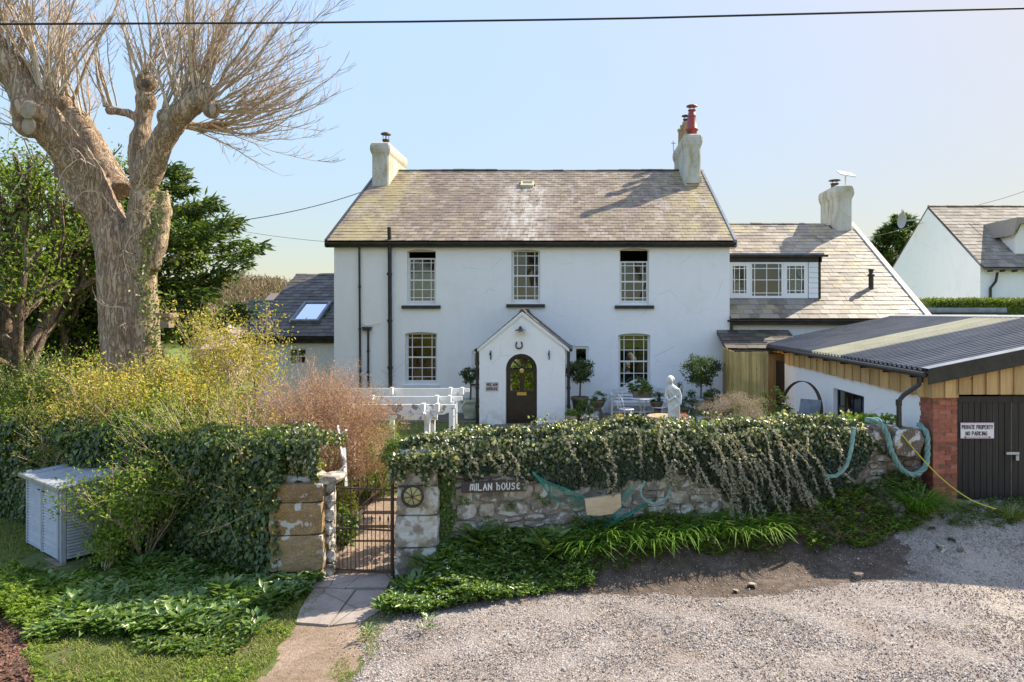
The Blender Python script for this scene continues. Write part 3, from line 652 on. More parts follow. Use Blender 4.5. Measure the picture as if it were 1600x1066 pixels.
for k, (a, c, t, bt) in WIN.items():
    x0, x1, z0, z1 = X(a, FY) + .03, X(c, FY) - .03, Z(bt, FY), Z(t, FY) - .03
    y = FY + .14
    if k in ('sm', 'sl'):
        w = grid_window(house, x0 - .03, x1 + .03, z0, z1 + .03, FY + .05, [], [.5], fr=.09, bar=.09, label='small white casement window')
        part('window_sill', M['black'], w, lambda b: b.box(x0 - .06, x1 + .06, FY - .06, FY + .05, z0 - .05, z0)); continue
    zt = z1
    if k in ('ul', 'ur'): zt = Z(403 if k == 'ul' else 408, FY)
    w = grid_window(house, x0, x1, z0 + .07, zt, y, sash_c, sash_r, fr=.045, bar=.024, midrail=2, label='white sash window pulled down open at the top' if k in ('ul', 'ur') else 'white multi-pane sash window')
    # box frame around the sashes and a head
    part('box_frame', M['white'], w, lambda b: (b.box(x0 - .028, x0 - .002, y - .03, y + .1, z0, z1), b.box(x1 + .002, x1 + .028, y - .03, y + .1, z0, z1), b.box(x0 - .002, x1 + .002, y - .04, y + .1, z0, z0 + .065), b.box(x0 - .002, x1 + .002, y - .01, y + .1, z1 - .02, z1 + .02)))
    part('arch_soffit', M['offwhite'], w, lambda b: b.box(x0, x1, FY + .03, FY + .13, z1 - .045, z1 - .024))
    if k[0] == 'u': part('window_sill', M['black'], w, lambda b: b.box(x0 - .19, x1 + .19, FY - .09, FY + .01, z0 - .14, z0 - .03))
    else: part('window_sill', M['white'], w, lambda b: b.box(x0 - .1, x1 + .1, FY - .07, FY + .02, z0 - .1, z0 - .01))
    if k == 'ul':
        def cur(b):
            n = 30
            for i in range(n): u0, u1 = i / n, (i + 1) / n; b.add([(x0 + (x1 - x0) * u0, y + .16 + .02 * math.sin(i * 1.7), z0 + .1), (x0 + (x1 - x0) * u1, y + .16 + .02 * math.sin((i + 1) * 1.7), z0 + .1), (x0 + (x1 - x0) * u1, y + .16, z0 + 1.05), (x0 + (x1 - x0) * u0, y + .16, z0 + 1.05)], [(0, 1, 2, 3)])
        part('net_curtain', M['curtain'], w, cur)
    elif k in ('uc', 'lr'):
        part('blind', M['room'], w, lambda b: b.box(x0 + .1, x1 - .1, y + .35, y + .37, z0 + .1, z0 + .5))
# roof
rx0, rx1 = hx0 - .14, hx1 + .10; eY, eZ_ = FY - .22, EZ + .03
rlx, rly = X(824, 26.2), None
slR = math.hypot(RY - eY, RZ - eZ_); angR = math.atan2(RZ - eZ_, RY - eY)
def roof_pt(px, py):   # hit of a pixel ray with the main roof plane
    k = math.tan(angR); a = -(py - VY) / F; y = (eZ_ - CH - k * eY) / (a - k); return Vector((X(px, y), y, CH + a * y))
pl = roof_pt(824, 291)
slate_roof(house, rx0, rx1, eY, eZ_, RY, RZ, M['slate'], w=.255, course=.245, single=300, skip=lambda x, y, z: abs(x - pl.x) < .27 and abs(y - pl.y) < .2)
part('roof_deck', M['slate_dark'], house, lambda b: (b.prism([(rx0 + .02, eY + .03, eZ_ - .02), (rx0 + .02, RY, RZ - .03), (rx0 + .02, RY, RZ - .12), (rx0 + .02, eY + .03, eZ_ - .10)], (rx1 - rx0 - .04, 0, 0)),
     b.prism([(rx0 + .02, backY + .2, eZ_ - .02), (rx0 + .02, RY + .01, RZ - .03), (rx0 + .02, RY + .01, RZ - .12), (rx0 + .02, backY + .2, eZ_ - .12)][::-1], (rx1 - rx0 - .04, 0, 0))))
ridge_tiles(house, rx0 + .75, rx1 - .65, RY, RZ + .0, M['slate_dark'])
for xa, xb in ((rx0 - .09, rx0 - .005), (rx1 + .005, rx1 + .09)):
    part('bargeboard', M['black' if xa < 0 else 'lead'], house, lambda b: b.prism([(xa, eY - .02, eZ_ - .17), (xa, RY, RZ - .17), (xa, RY, RZ + .09), (xa, eY - .02, eZ_ + .06)], (xb - xa, 0, 0)))
part('fascia', M['black'], house, lambda b: b.box(rx0 - .09, rx1 + .09, FY - .16, FY - .12, EZ - .16, EZ + .0))
part('soffit', M['black'], house, lambda b: b.box(rx0 - .08, rx1 + .08, FY - .12, FY - .004, EZ - .10, EZ - .07))
part('gutter', M['gutter'], house, lambda b: gutter(b, rx0 - .05, rx1 + .05, FY - .235, EZ - .02, .07))
# rooflight
rl = part('rooflight', M['offwhite'], house, lambda b: None or [b.obox(pl + Vector((dx, 0, 0)) + Vector((0, math.cos(angR), math.sin(angR))) * ds + Vector((0, -math.sin(angR), math.cos(angR))) * .09, (hx, 0, 0), Vector((0, math.cos(angR), math.sin(angR))) * hs, Vector((0, -math.sin(angR), math.cos(angR))) * .05)
       for dx, ds, hx, hs in ((-.22, 0, .03, .24), (.22, 0, .03, .24), (0, -.21, .19, .03), (0, .21, .19, .03))])
part('pane', M['glass_sky'], rl, lambda b: b.obox(pl + Vector((0, -math.sin(angR), math.cos(angR))) * .09, (.19, 0, 0), Vector((0, math.cos(angR), math.sin(angR))) * .18, Vector((0, -math.sin(angR), math.cos(angR))) * .008))
# chimneys
cL = chimney_stack(house, X(581, 26.7), X(607, 26.7), 26.7, 29.4, Z(292, 26.7) - .5, Z(222, 26.7))
cowl(cL, X(603, 28), 28.0, Z(222, 26.7) - .02, .75, .14, M['iron'])
cR = chimney_stack(house, X(1070, 26.7), X(1095, 26.7), 26.7, 29.6, Z(284, 26.7) - .5, Z(209, 26.7))
zt = Z(209, 26.7); part('chimney_pot', M['redmetal'], cR, lambda b: b.lathe([(.20, 0), (.20, .25), (.25, .28), (.25, .33), (.22, .36), (.15, .85), (.15, .98), (.13, .98)], (X(1081, 27.1), 27.1, zt - .05), 16), smooth=True)
cowl(cR, X(1081, 27.1), 27.1, zt + .75, .5, .15, M['redmetal'], 'red_cowl')
for q, yy in enumerate((28.0, 28.5, 29.1)):
    part('chimney_pot', M['buffclay'], cR, lambda b: b.lathe([(.17, 0), (.14, .1), (.12, .75), (.16, .78), (.16, .86), (.12, .88)], (X(1078, 27.1) - .02 * q, yy, zt - .05), 14), smooth=True)
cowl(cR, X(1078, 27.1), 28.1, zt + .72, .42, .12, M['iron'])
part('aerial', M['galv'], cR, lambda b: (b.tube([(X(1068, 28), 28.6, zt - .5), (X(1056, 28), 28.6, zt - .3), (X(1055, 28), 28.6, zt + .2)], .02, 5), b.tube([(X(1052, 28), 28.6, zt + .1), (X(1059, 28), 28.6, zt + .1)], .02, 4)))
part('chimney_flashing', M['chimney'], house, lambda b: (b.box(X(1072, 26.6), X(1096, 26.6), 26.58, 26.69, Z(284, 26.6) - .05, Z(276, 26.6))))
# downpipes
def dpipe(pts, r, parent=house, mat='black', nm='downpipe'):
    def fn(b):
        b.tube(pts, r, 8)
        a, c = Vector(pts[0]), Vector(pts[-1]); n = 4
        for i in range(1, n): p = a.lerp(c, i / n); b.lathe([(r * 1.35, -.04), (r * 1.35, .04)], p, 8)
    return part(nm, M[mat], parent, fn)
dpipe([(X(608, 22.3), 22.30, Z(355, 22.3)), (X(608, 22.3), 22.36, Z(377, 22.3)), (X(610, 22.4), 22.4, .5)], .065, nm='soil_pipe')
dpipe([(X(561, 22.4), 22.42, EZ - .05), (X(563, 22.4), 22.42, .5)], .035)
dpipe([(X(575, 22.4), 22.42, Z(516, 22.4)), (X(575, 22.4), 22.42, .5)], .035)
part('hopper', M['black'], house, lambda b: b.prism([(X(566, 22.4), 22.33, Z(511, 22.4)), (X(581, 22.4), 22.33, Z(511, 22.4)), (X(579, 22.4), 22.33, Z(517, 22.4)), (X(568, 22.4), 22.33, Z(517, 22.4))], (0, .14, 0)))
part('cable', M['offwhite'], house, lambda b: (b.tube([(X(565, 22.4), 22.47, Z(506, 22.4)), (X(570, 22.4), 22.47, Z(510, 22.4)), (X(594, 22.4), 22.47, Z(506, 22.4))], .01, 4)))

# ------------------------------------------------------------------ porch
PY = 20.2; cx = X(816, PY); px0, px1 = X(749, PY), X(883, PY); pz1 = Z(546, PY); pap = Z(489, PY)
porch = thing('porch', (cx, 21, .5), 'white gabled entrance porch with dark slate roof and arched black door', 'porch')
dx0, dx1 = X(790, PY), X(839, PY); dcx = (dx0 + dx1) / 2; dr = (dx1 - dx0) / 2; dzs = Z(553, PY) - dr
def pfront(b):
    zb = .4; n = 16; arc = [(dcx + dr * math.cos(math.pi * i / n), dzs + dr * math.sin(math.pi * i / n)) for i in range(n + 1)]   # right to left
    top = [(px1, pz1), (cx + (px1 - cx) * .5, pz1 + (pap - pz1) * .5 - .02), (cx, pap), (cx + (px0 - cx) * .5, pz1 + (pap - pz1) * .5 - .02), (px0, pz1)]
    # strips between arch and outline
    def ztop(x):
        u = abs(x - cx) / ((px1 - px0) / 2); return pap + (pz1 - pap) * min(u, 1)
    for i in range(n):
        (xa, za), (xb, zb_) = arc[i], arc[i + 1]
        ta, tb = ztop(xa), ztop(xb)
        if (xa - cx) * (xb - cx) < 0:
            b.add([(xa, PY, za), (xb, PY, zb_), (xb, PY, tb), (cx, PY, pap), (xa, PY, ta)], [(4, 3, 2, 1, 0)])
        else: b.add([(xa, PY, za), (xb, PY, zb_), (xb, PY, tb), (xa, PY, ta)], [(3, 2, 1, 0)])
        b.add([(xa, PY, za), (xb, PY, zb_), (xb, PY + .25, zb_), (xa, PY + .25, za)], [(0, 1, 2, 3)])
    for xa, xb in ((px0, dx0), (dx1, px1)):
        b.add([(xa, PY, zb), (xb, PY, zb), (xb, PY, ztop(xb)), (xa, PY, ztop(xa))], [(0, 1, 2, 3)])
    for xx in (dx0, dx1): b.add([(xx, PY, zb), (xx, PY + .25, zb), (xx, PY + .25, dzs), (xx, PY, dzs)], [(0, 1, 2, 3)])
    for xa, xb in ((px0, px0 + .2), (px1 - .2, px1)): b.box(xa, xb, PY + .001, FY - .002, zb, pz1 - .02)
    b.box(px0 + .2, px1 - .2, PY + 1.2, PY + 1.25, 2.6, 2.75)
part('porch_wall', M['render'], porch, pfront)
def dleaf(b):
    y0, y1 = PY + .2, PY + .25; n = 16
    # lower solid
    b.box(dx0, dx1, y0, y1, .5, Z(612, PY)); zlo = Z(612, PY); zm = Z(574, PY) - .02
    w = dx1 - dx0
    for xa, xb in ((dx0, dx0 + .12), (dcx - .06, dcx + .06), (dx1 - .12, dx1)): b.box(xa, xb, y0, y1, zlo, dzs + .0)
    b.box(dx0 + .12, dcx - .06, y0, y1, dzs - .10, dzs); b.box(dcx + .06, dx1 - .12, y0, y1, dzs - .10, dzs)
    ro, ri = dr, dr - .12
    for i in range(n):
        a0, a1 = math.pi * i / n, math.pi * (i + 1) / n
        q = [(dcx + r * math.cos(a), y0, dzs + r * math.sin(a)) for r, a in ((ri, a0), (ro, a0), (ro, a1), (ri, a1))]; b.prism(q, (0, y1 - y0, 0))
    for a in (45, 90, 135):
        a = rad(a); b.beam((dcx, y0 + .025, dzs), (dcx + ri * math.cos(a), y0 + .025, dzs + ri * math.sin(a)), .05, .04, (0, 1, 0))
    b.box(dx0 + .11, dx1 - .11, y0 - .012, y0 - .001, .62, .66)
    for xa in (dx0 + .14, dcx + .06): b.box(xa, xa + .02, y0 - .008, y0 - .001, .68, 1.15)
door = part('front_door', M['door'], porch, dleaf)
zlo = Z(612, PY)
for xa, xb in ((dx0 + .12, dcx - .06), (dcx + .06, dx1 - .12)): put_pane(door, xa, xb, zlo, dzs - .10, PY + .23, 'doorglass')
def fan(b, a0, a1):
    ri = dr - .13; n = 4; pts = [(dcx + .03 * math.cos((a0 + a1) / 2), PY + .228, dzs + .03 * math.sin((a0 + a1) / 2) + .01)] + [(dcx + ri * math.cos(a0 + (a1 - a0) * i / n), PY + .228, dzs + ri * math.sin(a0 + (a1 - a0) * i / n)) for i in range(n + 1)]; b.prism(pts, (0, .006, 0))
for k in range(4): part('fanlight_pane', M['doorglass'], door, lambda b: fan(b, rad(45 * k + 3), rad(45 * k + 42)))
part('letter_plate', M['brass'], door, lambda b: b.box(dcx - .14, dcx + .14, PY + .18, PY + .199, Z(619, PY), Z(614, PY)))
part('door_knocker', M['brass'], door, lambda b: (b.lathe([(.001, 0), (.07, .0), (.07, .02), (.02, .03)], (0, 0, 0), 12), [b.v.__setitem__(i, (dcx + v[0], PY + .198 - v[2], dzs - .05 + v[1])) for i, v in enumerate(b.v)])[0], smooth=False)
# porch roof: slates on both slopes (run along y)
def porch_roof():
    me = None; ov = .10; ze = pz1 - .02
    for sgn, xe in ((-1, px0 - .05), (1, px1 + .12)):
        w = abs(xe - cx); h = pap + .03 - ze; sl = math.hypot(w, h); ang = math.atan2(h, w); rows = 9; ch = sl / rows; b = MB(); b.box(0, ch * 1.35, -.147, .147, 0, .014)
        me = bpy.data.meshes.new('slate'); me.from_pydata(b.v, [], b.f); me.materials.append(M['slate_dark'])
        for r in range(rows):
            for i in range(8):
                y = PY - .03 + .15 + i * .3 - (.15 if r % 2 else 0)
                if y > FY - .15: y = FY - .16
                s = r * ch; x = cx + sgn * (w - math.cos(ang) * s); z = ze + math.sin(ang) * s + .045
                rot = Matrix.Rotation(math.pi if sgn > 0 else 0, 4, 'Z') @ Matrix.Rotation(-(ang - .05), 4, 'Y')
                yy = max(y, PY + .12)
                inst('slate', me, porch, Matrix.Translation((x, yy + random.uniform(-.003, .003), z)) @ rot)
        part('roof_deck', M['slate_dark'], porch, lambda b: b.prism([(cx, PY + .01, pap + .0), (xe, PY + .01, ze), (xe, PY + .01, ze + .035), (cx, PY + .01, pap + .05)], (0, FY - PY - .03, 0)))
        part('bargeboard', M['white'], porch, lambda b: b.prism([(cx, PY - .05, pap - .07), (xe, PY - .05, ze - .05), (xe, PY - .05, ze + .035), (cx, PY - .05, pap + .045)], (0, .045, 0)))
    part('ridge_capping', M['slate_dark'], porch, lambda b: b.prism([(cx - .1, PY - .05, pap + .03), (cx + .1, PY - .05, pap + .03), (cx, PY - .05, pap + .13)], (0, FY - PY + .04, 0)))
    for xe in (px0 - .1, px1 + .17): part('gutter', M['black'], porch, lambda b: b.tube([(xe, PY - .05, ze), (xe, FY - .02, ze)], .05, 8))
porch_roof()
for xe in (px0 - .07, px1 + .10): dpipe([(xe, PY + .05, pz1 - .05), (xe, PY + .06, .5)], .045, porch)
part('porch_lamp', M['black'], porch, lambda b: (b.lathe([(.17, 0), (.16, .02), (.05, .06), (.03, .13)], (X(813, 20), 20.05, Z(517, 20)), 14), b.tube([(X(813, 20), 20.05, Z(514, 20)), (X(813, 20), 20.1, Z(510, 20)), (X(813, 20), 20.19, Z(512, 20))], .015, 6)))
part('lamp_bulb', M['signwhite'], porch, lambda b: b.ball((X(813, 20), 20.05, Z(520, 20)), .06))
for xx in (767, 858):
    part('hanging_bracket', M['black'], porch, lambda b: (b.box(X(xx, PY) - .015, X(xx, PY) + .015, PY - .03, PY - .001, Z(562, PY), Z(548, PY)), b.tube([(X(xx, PY), PY - .02, Z(552, PY)), (X(xx, PY) - .01, PY - .16, Z(551, PY)), (X(xx, PY) - .02, PY - .2, Z(554, PY))], .012, 5), b.tube([(X(xx, PY), PY - .02, Z(559, PY)), (X(xx, PY) - .01, PY - .1, Z(552, PY))], .01, 5)))
hs = MB(); hs.tube([(X(811 + 5 * math.cos(a), 20.17) + .0, 20.17, Z(540 + (5 * math.sin(a) if math.sin(a) > 0 else 8 * math.sin(a) * .9), 20.17)) for a in np.linspace(-.9, math.pi + .9, 14)], .02, 6)
tag(hs.build('horseshoe', M['iron'], None), 'dark iron horseshoe hung on the white porch gable above the door', 'horseshoe')

# ------------------------------------------------------------------ stroke lettering
GL = {'M': [[(0, 0), (0, 1), (.5, .35), (1, 1), (1, 0)]], 'I': [[(.5, 0), (.5, 1)]], 'L': [[(0, 1), (0, 0), (.8, 0)]], 'A': [[(0, 0), (.45, 1), (.9, 0)], [(.2, .38), (.72, .38)]],
      'N': [[(0, 0), (0, 1), (.85, 0), (.85, 1)]], 'H': [[(0, 0), (0, 1)], [(.85, 0), (.85, 1)], [(0, .5), (.85, .5)]], 'O': [[(.45 + .45 * math.cos(a), .5 + .5 * math.sin(a)) for a in np.linspace(0, 2 * math.pi, 13)]],
      'U': [[(0, 1), (0, .3), (.2, .02), (.6, .02), (.8, .3), (.8, 1)]], 'S': [[(.8, .85), (.5, 1), (.15, .9), (.1, .65), (.7, .4), (.75, .15), (.4, 0), (0, .12)]], 'E': [[(.8, 1), (0, 1), (0, 0), (.8, 0)], [(0, .52), (.65, .52)]],
      'P': [[(0, 0), (0, 1), (.6, 1), (.8, .75), (.6, .5), (0, .5)]], 'R': [[(0, 0), (0, 1), (.6, 1), (.8, .77), (.6, .52), (0, .52)], [(.35, .52), (.85, 0)]], 'V': [[(0, 1), (.42, 0), (.85, 1)]],
      'T': [[(0, 1), (.9, 1)], [(.45, 1), (.45, 0)]], 'Y': [[(0, 1), (.45, .5), (.9, 1)], [(.45, .5), (.45, 0)]], 'K': [[(0, 0), (0, 1)], [(.8, 1), (0, .45), (.8, 0)]], 'G': [[(.85, .85), (.45, 1), (.05, .7), (.05, .3), (.4, 0), (.85, .15), (.85, .45), (.5, .45)]],
      'm': [[(0, 0), (-.02, .6), (.15, .95), (.4, .9), (.5, .6), (.5, .1)], [(.5, .6), (.62, .93), (.88, .95), (1.0, .6), (1.0, .1), (1.1, .0)], [(0, .0), (-.12, .15)]],
      'h': [[(-.1, 1.05), (.1, 1), (.1, 0)], [(.1, .5), (.5, .7), (.8, .5), (.75, .1), (.65, 0)]], 'e': [[(.8, .85), (.4, 1), (.05, .6), (.1, .2), (.45, 0), (.8, .15)], [(.05, .52), (.6, .58)]], ' ': []}
def lettering(text, p0, width, height, right, up, out, th, mat, parent, spacing=.42):
    adv = sum((.35 if c == 'I' else .5 if c == ' ' else 1) + spacing for c in text) - spacing; s = width / adv; x = 0; right, up, out = Vector(right), Vector(up), Vector(out)
    for c in text:
        wv = .35 if c == 'I' else .5 if c == ' ' else 1
        if c != ' ':
            b = MB()
            for st in GL[c]:
                for a, d in zip(st[:-1], st[1:]):
                    ax = (a[0] - (.32 if c == 'I' else 0)) * s + x; dx = (d[0] - (.32 if c == 'I' else 0)) * s + x
                    A = Vector(p0) + right * ax + up * a[1] * height; D = Vector(p0) + right * dx + up * d[1] * height
                    e = (D - A).normalized() * th * .35; b.beam(A - e + out * .002, D + e + out * .002, th, .004, out)
            b.build('letter', mat, parent)
        x += (wv + spacing) * s
pq = thing('house_name_plaque', (X(768, PY), PY, Z(604, PY)), 'small white name plaque reading MILAN HOUSE on the porch wall left of the door', 'plaque')
part('plaque', basic('plaque_tile', (.66, .60, .58), (.52, .46, .44), .6, 20, .02), pq, lambda b: b.box(X(759, PY), X(779, PY), PY - .02, PY - .001, Z(611, PY), Z(597, PY)))
lettering('MILAN', (X(761, PY), PY - .021, Z(603, PY)), .31, .075, (1, 0, 0), (0, 0, 1), (0, -1, 0), .018, M['ink'], pq, .5)
lettering('HOUSE', (X(761, PY), PY - .021, Z(609.5, PY)), .31, .075, (1, 0, 0), (0, 0, 1), (0, -1, 0), .018, M['ink'], pq, .5)

# ------------------------------------------------------------------ right wing
WY = 22.62; wx0 = hx1 + .01; wx1 = X(1438, WY); wEY, wEZ = 22.35, Z(499, 22.35); wRY, wRZ = 28.7, Z(351, 28.7)
wing = thing('side_wing', ((wx0 + wx1) / 2, 25, .5), 'lower white wing right of the farmhouse with slate roof, flat dormer and one chimney', 'house wing')
part('wing_wall', M['render'], wing, lambda b: (b.box(wx0, wx1, WY, WY + .3, .3, wEZ + .1), b.prism([(wx1 - .3, WY + .3, .3), (wx1 - .3, 2 * wRY - WY, .3), (wx1 - .3, 2 * wRY - WY, wEZ), (wx1 - .3, wRY, wRZ - .1), (wx1 - .3, WY + .3, wEZ + .1)], (.3, 0, 0))))
wang = math.atan2(wRZ - wEZ, wRY - wEY)
DY = 23.4; ddx1 = X(1280, DY); dzt = Z(397, DY); dzb = Z(467, DY)
vent = None
def wroof_pt(px, py):
    k = math.tan(wang); a = -(py - VY) / F; y = (wEZ - CH - k * wEY) / (a - k); return Vector((X(px, y), y, CH + a * y))
dback = wEY + (dzt - wEZ) / math.tan(wang)
slate_roof(wing, wx0, wx1 + .1, wEY, wEZ, wRY, wRZ, M['slate_wing'], w=.32, course=.29, single=300, skip=lambda x, y, z: (x < ddx1 - .05 and DY - .1 < y < dback - .3) or (X(1285, 29) < x < X(1334, 29) and y > 28.1))
part('roof_deck', M['slate_dark'], wing, lambda b: (b.prism([(wx0, wEY + .03, wEZ - .02), (wx0, wRY, wRZ - .03), (wx0, wRY, wRZ - .1), (wx0, wEY + .03, wEZ - .1)], (wx1 - wx0, 0, 0)), b.prism([(wx0, 2 * wRY - wEY, wEZ - .02), (wx0, wRY + .01, wRZ - .03), (wx0, wRY + .01, wRZ - .1), (wx0, 2 * wRY - wEY, wEZ - .1)][::-1], (wx1 - wx0, 0, 0))))
ridge_tiles(wing, wx0, X(1290, 28.7), wRY, wRZ - .02, M['slate_wing'])
part('bargeboard', M['white'], wing, lambda b: b.prism([(wx1 + .105, wEY - .05, wEZ - .16), (wx1 + .105, wRY, wRZ - .16), (wx1 + .105, wRY, wRZ + .1), (wx1 + .105, wEY - .05, wEZ + .06)], (.16, 0, 0)))
part('verge_trim', M['redmetal'], wing, lambda b: b.prism([(wx1 + .265, wEY - .06, wEZ - .18), (wx1 + .265, wRY, wRZ - .18), (wx1 + .265, wRY, wRZ + .09), (wx1 + .265, wEY - .06, wEZ + .05)], (.03, 0, 0)))
part('gutter', M['gutter'], wing, lambda b: (gutter(b, wx0 - .12, wx1 + .1, wEY - .06, wEZ - .03, .06), b.box(wx0, wx1 + .1, wEY + .04, wEY + .07, wEZ - .2, wEZ - .03)))
dpipe([(X(1144, 22.4), 22.45, wEZ - .08), (X(1144, 22.4), 22.5, Z(517, 22.4))], .04, wing)
dz0, dz1 = Z(466, DY), Z(410, DY)
dm = part('dormer', M['black'], wing, lambda b: (b.box(wx0, ddx1 + .09, DY - .02, DY + .1, dz1 + .0, dzt - .09), b.box(ddx1 - .02, ddx1 + .05, DY - .02, dback - .2, dz0 - .02, dzt - .1)))
part('dormer_roof', M['lead'], dm, lambda b: b.box(wx0, ddx1 + .12, DY - .14, dback + .25, dzt - .085, dzt + .02))
part('dormer_gutter', M['gutter'], dm, lambda b: gutter(b, wx0, ddx1 + .22, DY - .21, dzt - .06, .06))
part('apron_flashing', M['lead'], dm, lambda b: (b.box(wx0, ddx1 - .05, DY - .04, DY + .02, Z(473, DY), dz0 - .003), b.obox((wx0 / 2 + ddx1 / 2, DY - .08, Z(473, DY) + .02), ((ddx1 - wx0) / 2, 0, 0), (0, .06, .03), (0, 0, .012))))
for i in range(7):
    z0 = dz0 + (dz1 - dz0) * i / 7; part('cladding_board', M['upvc'], dm, lambda b: b.prism([(X(1263, DY), DY - .045, z0 + .004), (X(1263, DY), DY - .02, z0 + (dz1 - dz0) / 7), (X(1263, DY), DY + .0, z0 + (dz1 - dz0) / 7), (X(1263, DY), DY, z0 + .004)], (X(1278, DY) - X(1263, DY), 0, 0)))
wxs = [X(v, DY) for v in (1138.5, 1172, 1223.5, 1262)]
g = .004
wins = [grid_window(wing, wxs[0], wxs[1] - g, dz0, dz1, DY - .04, [.14, .5, .86], [.09, .5, .91], fr=.13, bar=.025, mat='upvc', name='dormer_window', label='left casement of the white dormer window'),
        grid_window(wing, wxs[1], wxs[2] - g, dz0, dz1, DY - .04, [.09, .5, .91], [.09, .5, .86], fr=.06, bar=.025, mat='upvc', name='dormer_window', label='wide middle light of the white dormer window'),
        grid_window(wing, wxs[2], wxs[3] - g, dz0, dz1, DY - .04, [.14, .5, .86], [.09, .5, .91], fr=.13, bar=.025, mat='upvc', name='dormer_window', label='right casement of the white dormer window')]
def curt(b, xa, xb):
    n = 16
    for i in range(n): u0, u1 = i / n, (i + 1) / n; b.add([(xa + (xb - xa) * u, DY + .12 + .025 * math.sin(i * 2.1 + k), z) for u, k, z in ((u0, 0, dz0 + .05), (u1, 2.1, dz0 + .05), (u1, 2.1, dz1 - .1), (u0, 0, dz1 - .1))], [(0, 1, 2, 3)])
part('curtain', M['curtain'], wins[0], lambda b: curt(b, X(1141, DY), X(1156, DY))); part('curtain', M['curtain'], wins[2], lambda b: curt(b, X(1236, DY), X(1254, DY)))
part('room', M['room'], wing, lambda b: (b.box(wx0 + .01, ddx1 - .03, DY + 1.2, DY + 1.25, dz0 - .2, dzt - .1),))
wc = chimney_stack(wing, X(1306, 28.1), X(1332, 28.1), 28.1, 29.9, Z(366, 28.1) - .5, Z(289, 28.1))
cowl(wc, X(1304, 28.9), 28.9, Z(289, 28.1) - .04, .42, .17, M['iron'])
part('satellite_dish', M['signwhite'], wc, lambda b: (b.obox((X(1322, 28.7), 28.7, Z(272, 28.7)), (.31, 0, -.05), (0, .25, .12), (.004, 0, .03)), b.tube([(X(1321, 28.7), 28.7, Z(290, 28.7)), (X(1321, 28.7), 28.7, Z(272, 28.7))], .03, 6)))
vp = wroof_pt(1361, 452)
part('vent_pipe', M['black'], wing, lambda b: b.lathe([(.12, -.1), (.1, .0), (.085, .05), (.085, .45), (.12, .46), (.12, .52), (.07, .54), (.07, .62), (.09, .63), (.09, .7), (.04, .72)], vp, 12))

# lean-to canopy between house and garage
LY = 21.0; lt = thing('lean_to', (X(1180, 21.5), 21.6, .5), 'small dark slate lean-to roof between the farmhouse corner and the garage', 'lean-to')
lx0 = X(1124, 22); lx1 = X(1234, 22.3); slate_roof(lt, lx0, lx1, LY, Z(546, LY), 22.46, Z(517, 22.46), M['slate_dark'], w=.33, course=.3, single=300)
part('roof_deck', M['slate_dark'], lt, lambda b: (b.prism([(lx0 + .01, LY + .02, Z(546, LY) - .02), (lx0 + .01, 22.46, Z(517, 22.46) - .02), (lx0 + .01, 22.46, Z(517, 22.46) - .1), (lx0 + .01, LY + .02, Z(546, LY) - .1)], (lx1 - lx0 - .02, 0, 0)), b.box(lx0, lx1, LY, LY + .04, Z(546, LY) - .14, Z(546, LY) - .01)))
part('side_boarding', M['larch'], lt, lambda b: b.box(lx0 + .15, lx1, LY + .1, LY + .14, .5, Z(546, LY) - .1))
ff = thing('board_fence', (X(1165, 20.5), 20.5, .5), 'tall yellow green timber board fence beside the garage door', 'fence')
fa, fb, fc = Vector((X(1129, 20.9), 20.9, 0)), Vector((X(1146, 19.6), 19.6, 0)), Vector((X(1200, 19.3), 19.3, 0))
for A, B_, n, zt_ in ((fa, fb, 7, 543), (fb, fc, 9, 551)):
    d = (B_ - A) / n
    for i in range(n):
        a, c = A + d * i, A + d * (i + 1); m = (a + c) / 2; off = Vector((d.y, -d.x, 0)).normalized() * (.012 if i % 2 else -.012)
        zt = Z(zt_ + (i if n == 7 else -i * .2), m.y) + random.uniform(-.01, .01)
        part('board', M['fencewood'], ff, lambda b: b.obox((m.x + off.x, m.y + off.y, .5 + (zt - .5) / 2), d * .52, off.normalized() * .011, (0, 0, (zt - .5) / 2)))
    part('rail', M['fencewood'], ff, lambda b: b.beam(A + Vector((0, .06, 1.0)), B_ + Vector((0, .06, 1.0)), .05, .08))

# ------------------------------------------------------------------ left wing
lY = 24.2; la, lb = -11.75, hx0 - .01; lEY, lEZ = 24.0, Z(527, 24.0); lRY, lRZ = 28.7, Z(430, 28.7)
lw = thing('left_wing', ((la + lb) / 2, 26, .5), 'low white wing left of the farmhouse with dark mossy slate roof and skylight', 'house wing')
wh = [(X(450, lY), X(478, lY), Z(570, lY), Z(545, lY))]
part('wing_wall', M['render'], lw, lambda b: (holes_wall(b, la + .35, lb, .3, lEZ + .1, lY, .3, wh), b.prism([(la + .35, lY + .3, .3), (la + .35, 33, .3), (la + .35, 33, lEZ), (la + .35, lRY, lRZ - .1), (la + .35, lY + .3, lEZ + .1)], (.3, 0, 0))))
grid_window(lw, wh[0][0], wh[0][1], wh[0][2], wh[0][3], lY + .08, [.5], [.5], fr=.05, bar=.04)
part('interior', M['room'], lw, lambda b: b.box(la + .7, lb, lY + 1.5, lY + 1.55, .5, 3))
lang = math.atan2(lRZ - lEZ, lRY - lEY)
def lroof_pt(px, py):
    k = math.tan(lang); a = -(py - VY) / F; y = (lEZ - CH - k * lEY) / (a - k); return Vector((X(px, y), y, CH + a * y))
s4 = [lroof_pt(*p) for p in ((453, 506), (498, 506), (519, 476), (478, 476))]
slx0, slx1, sly0, sly1 = min(s4[0].x, s4[3].x) , max(s4[1].x, s4[2].x), s4[0].y, s4[2].y
slx0, slx1 = (s4[0].x + s4[3].x) / 2, (s4[1].x + s4[2].x) / 2
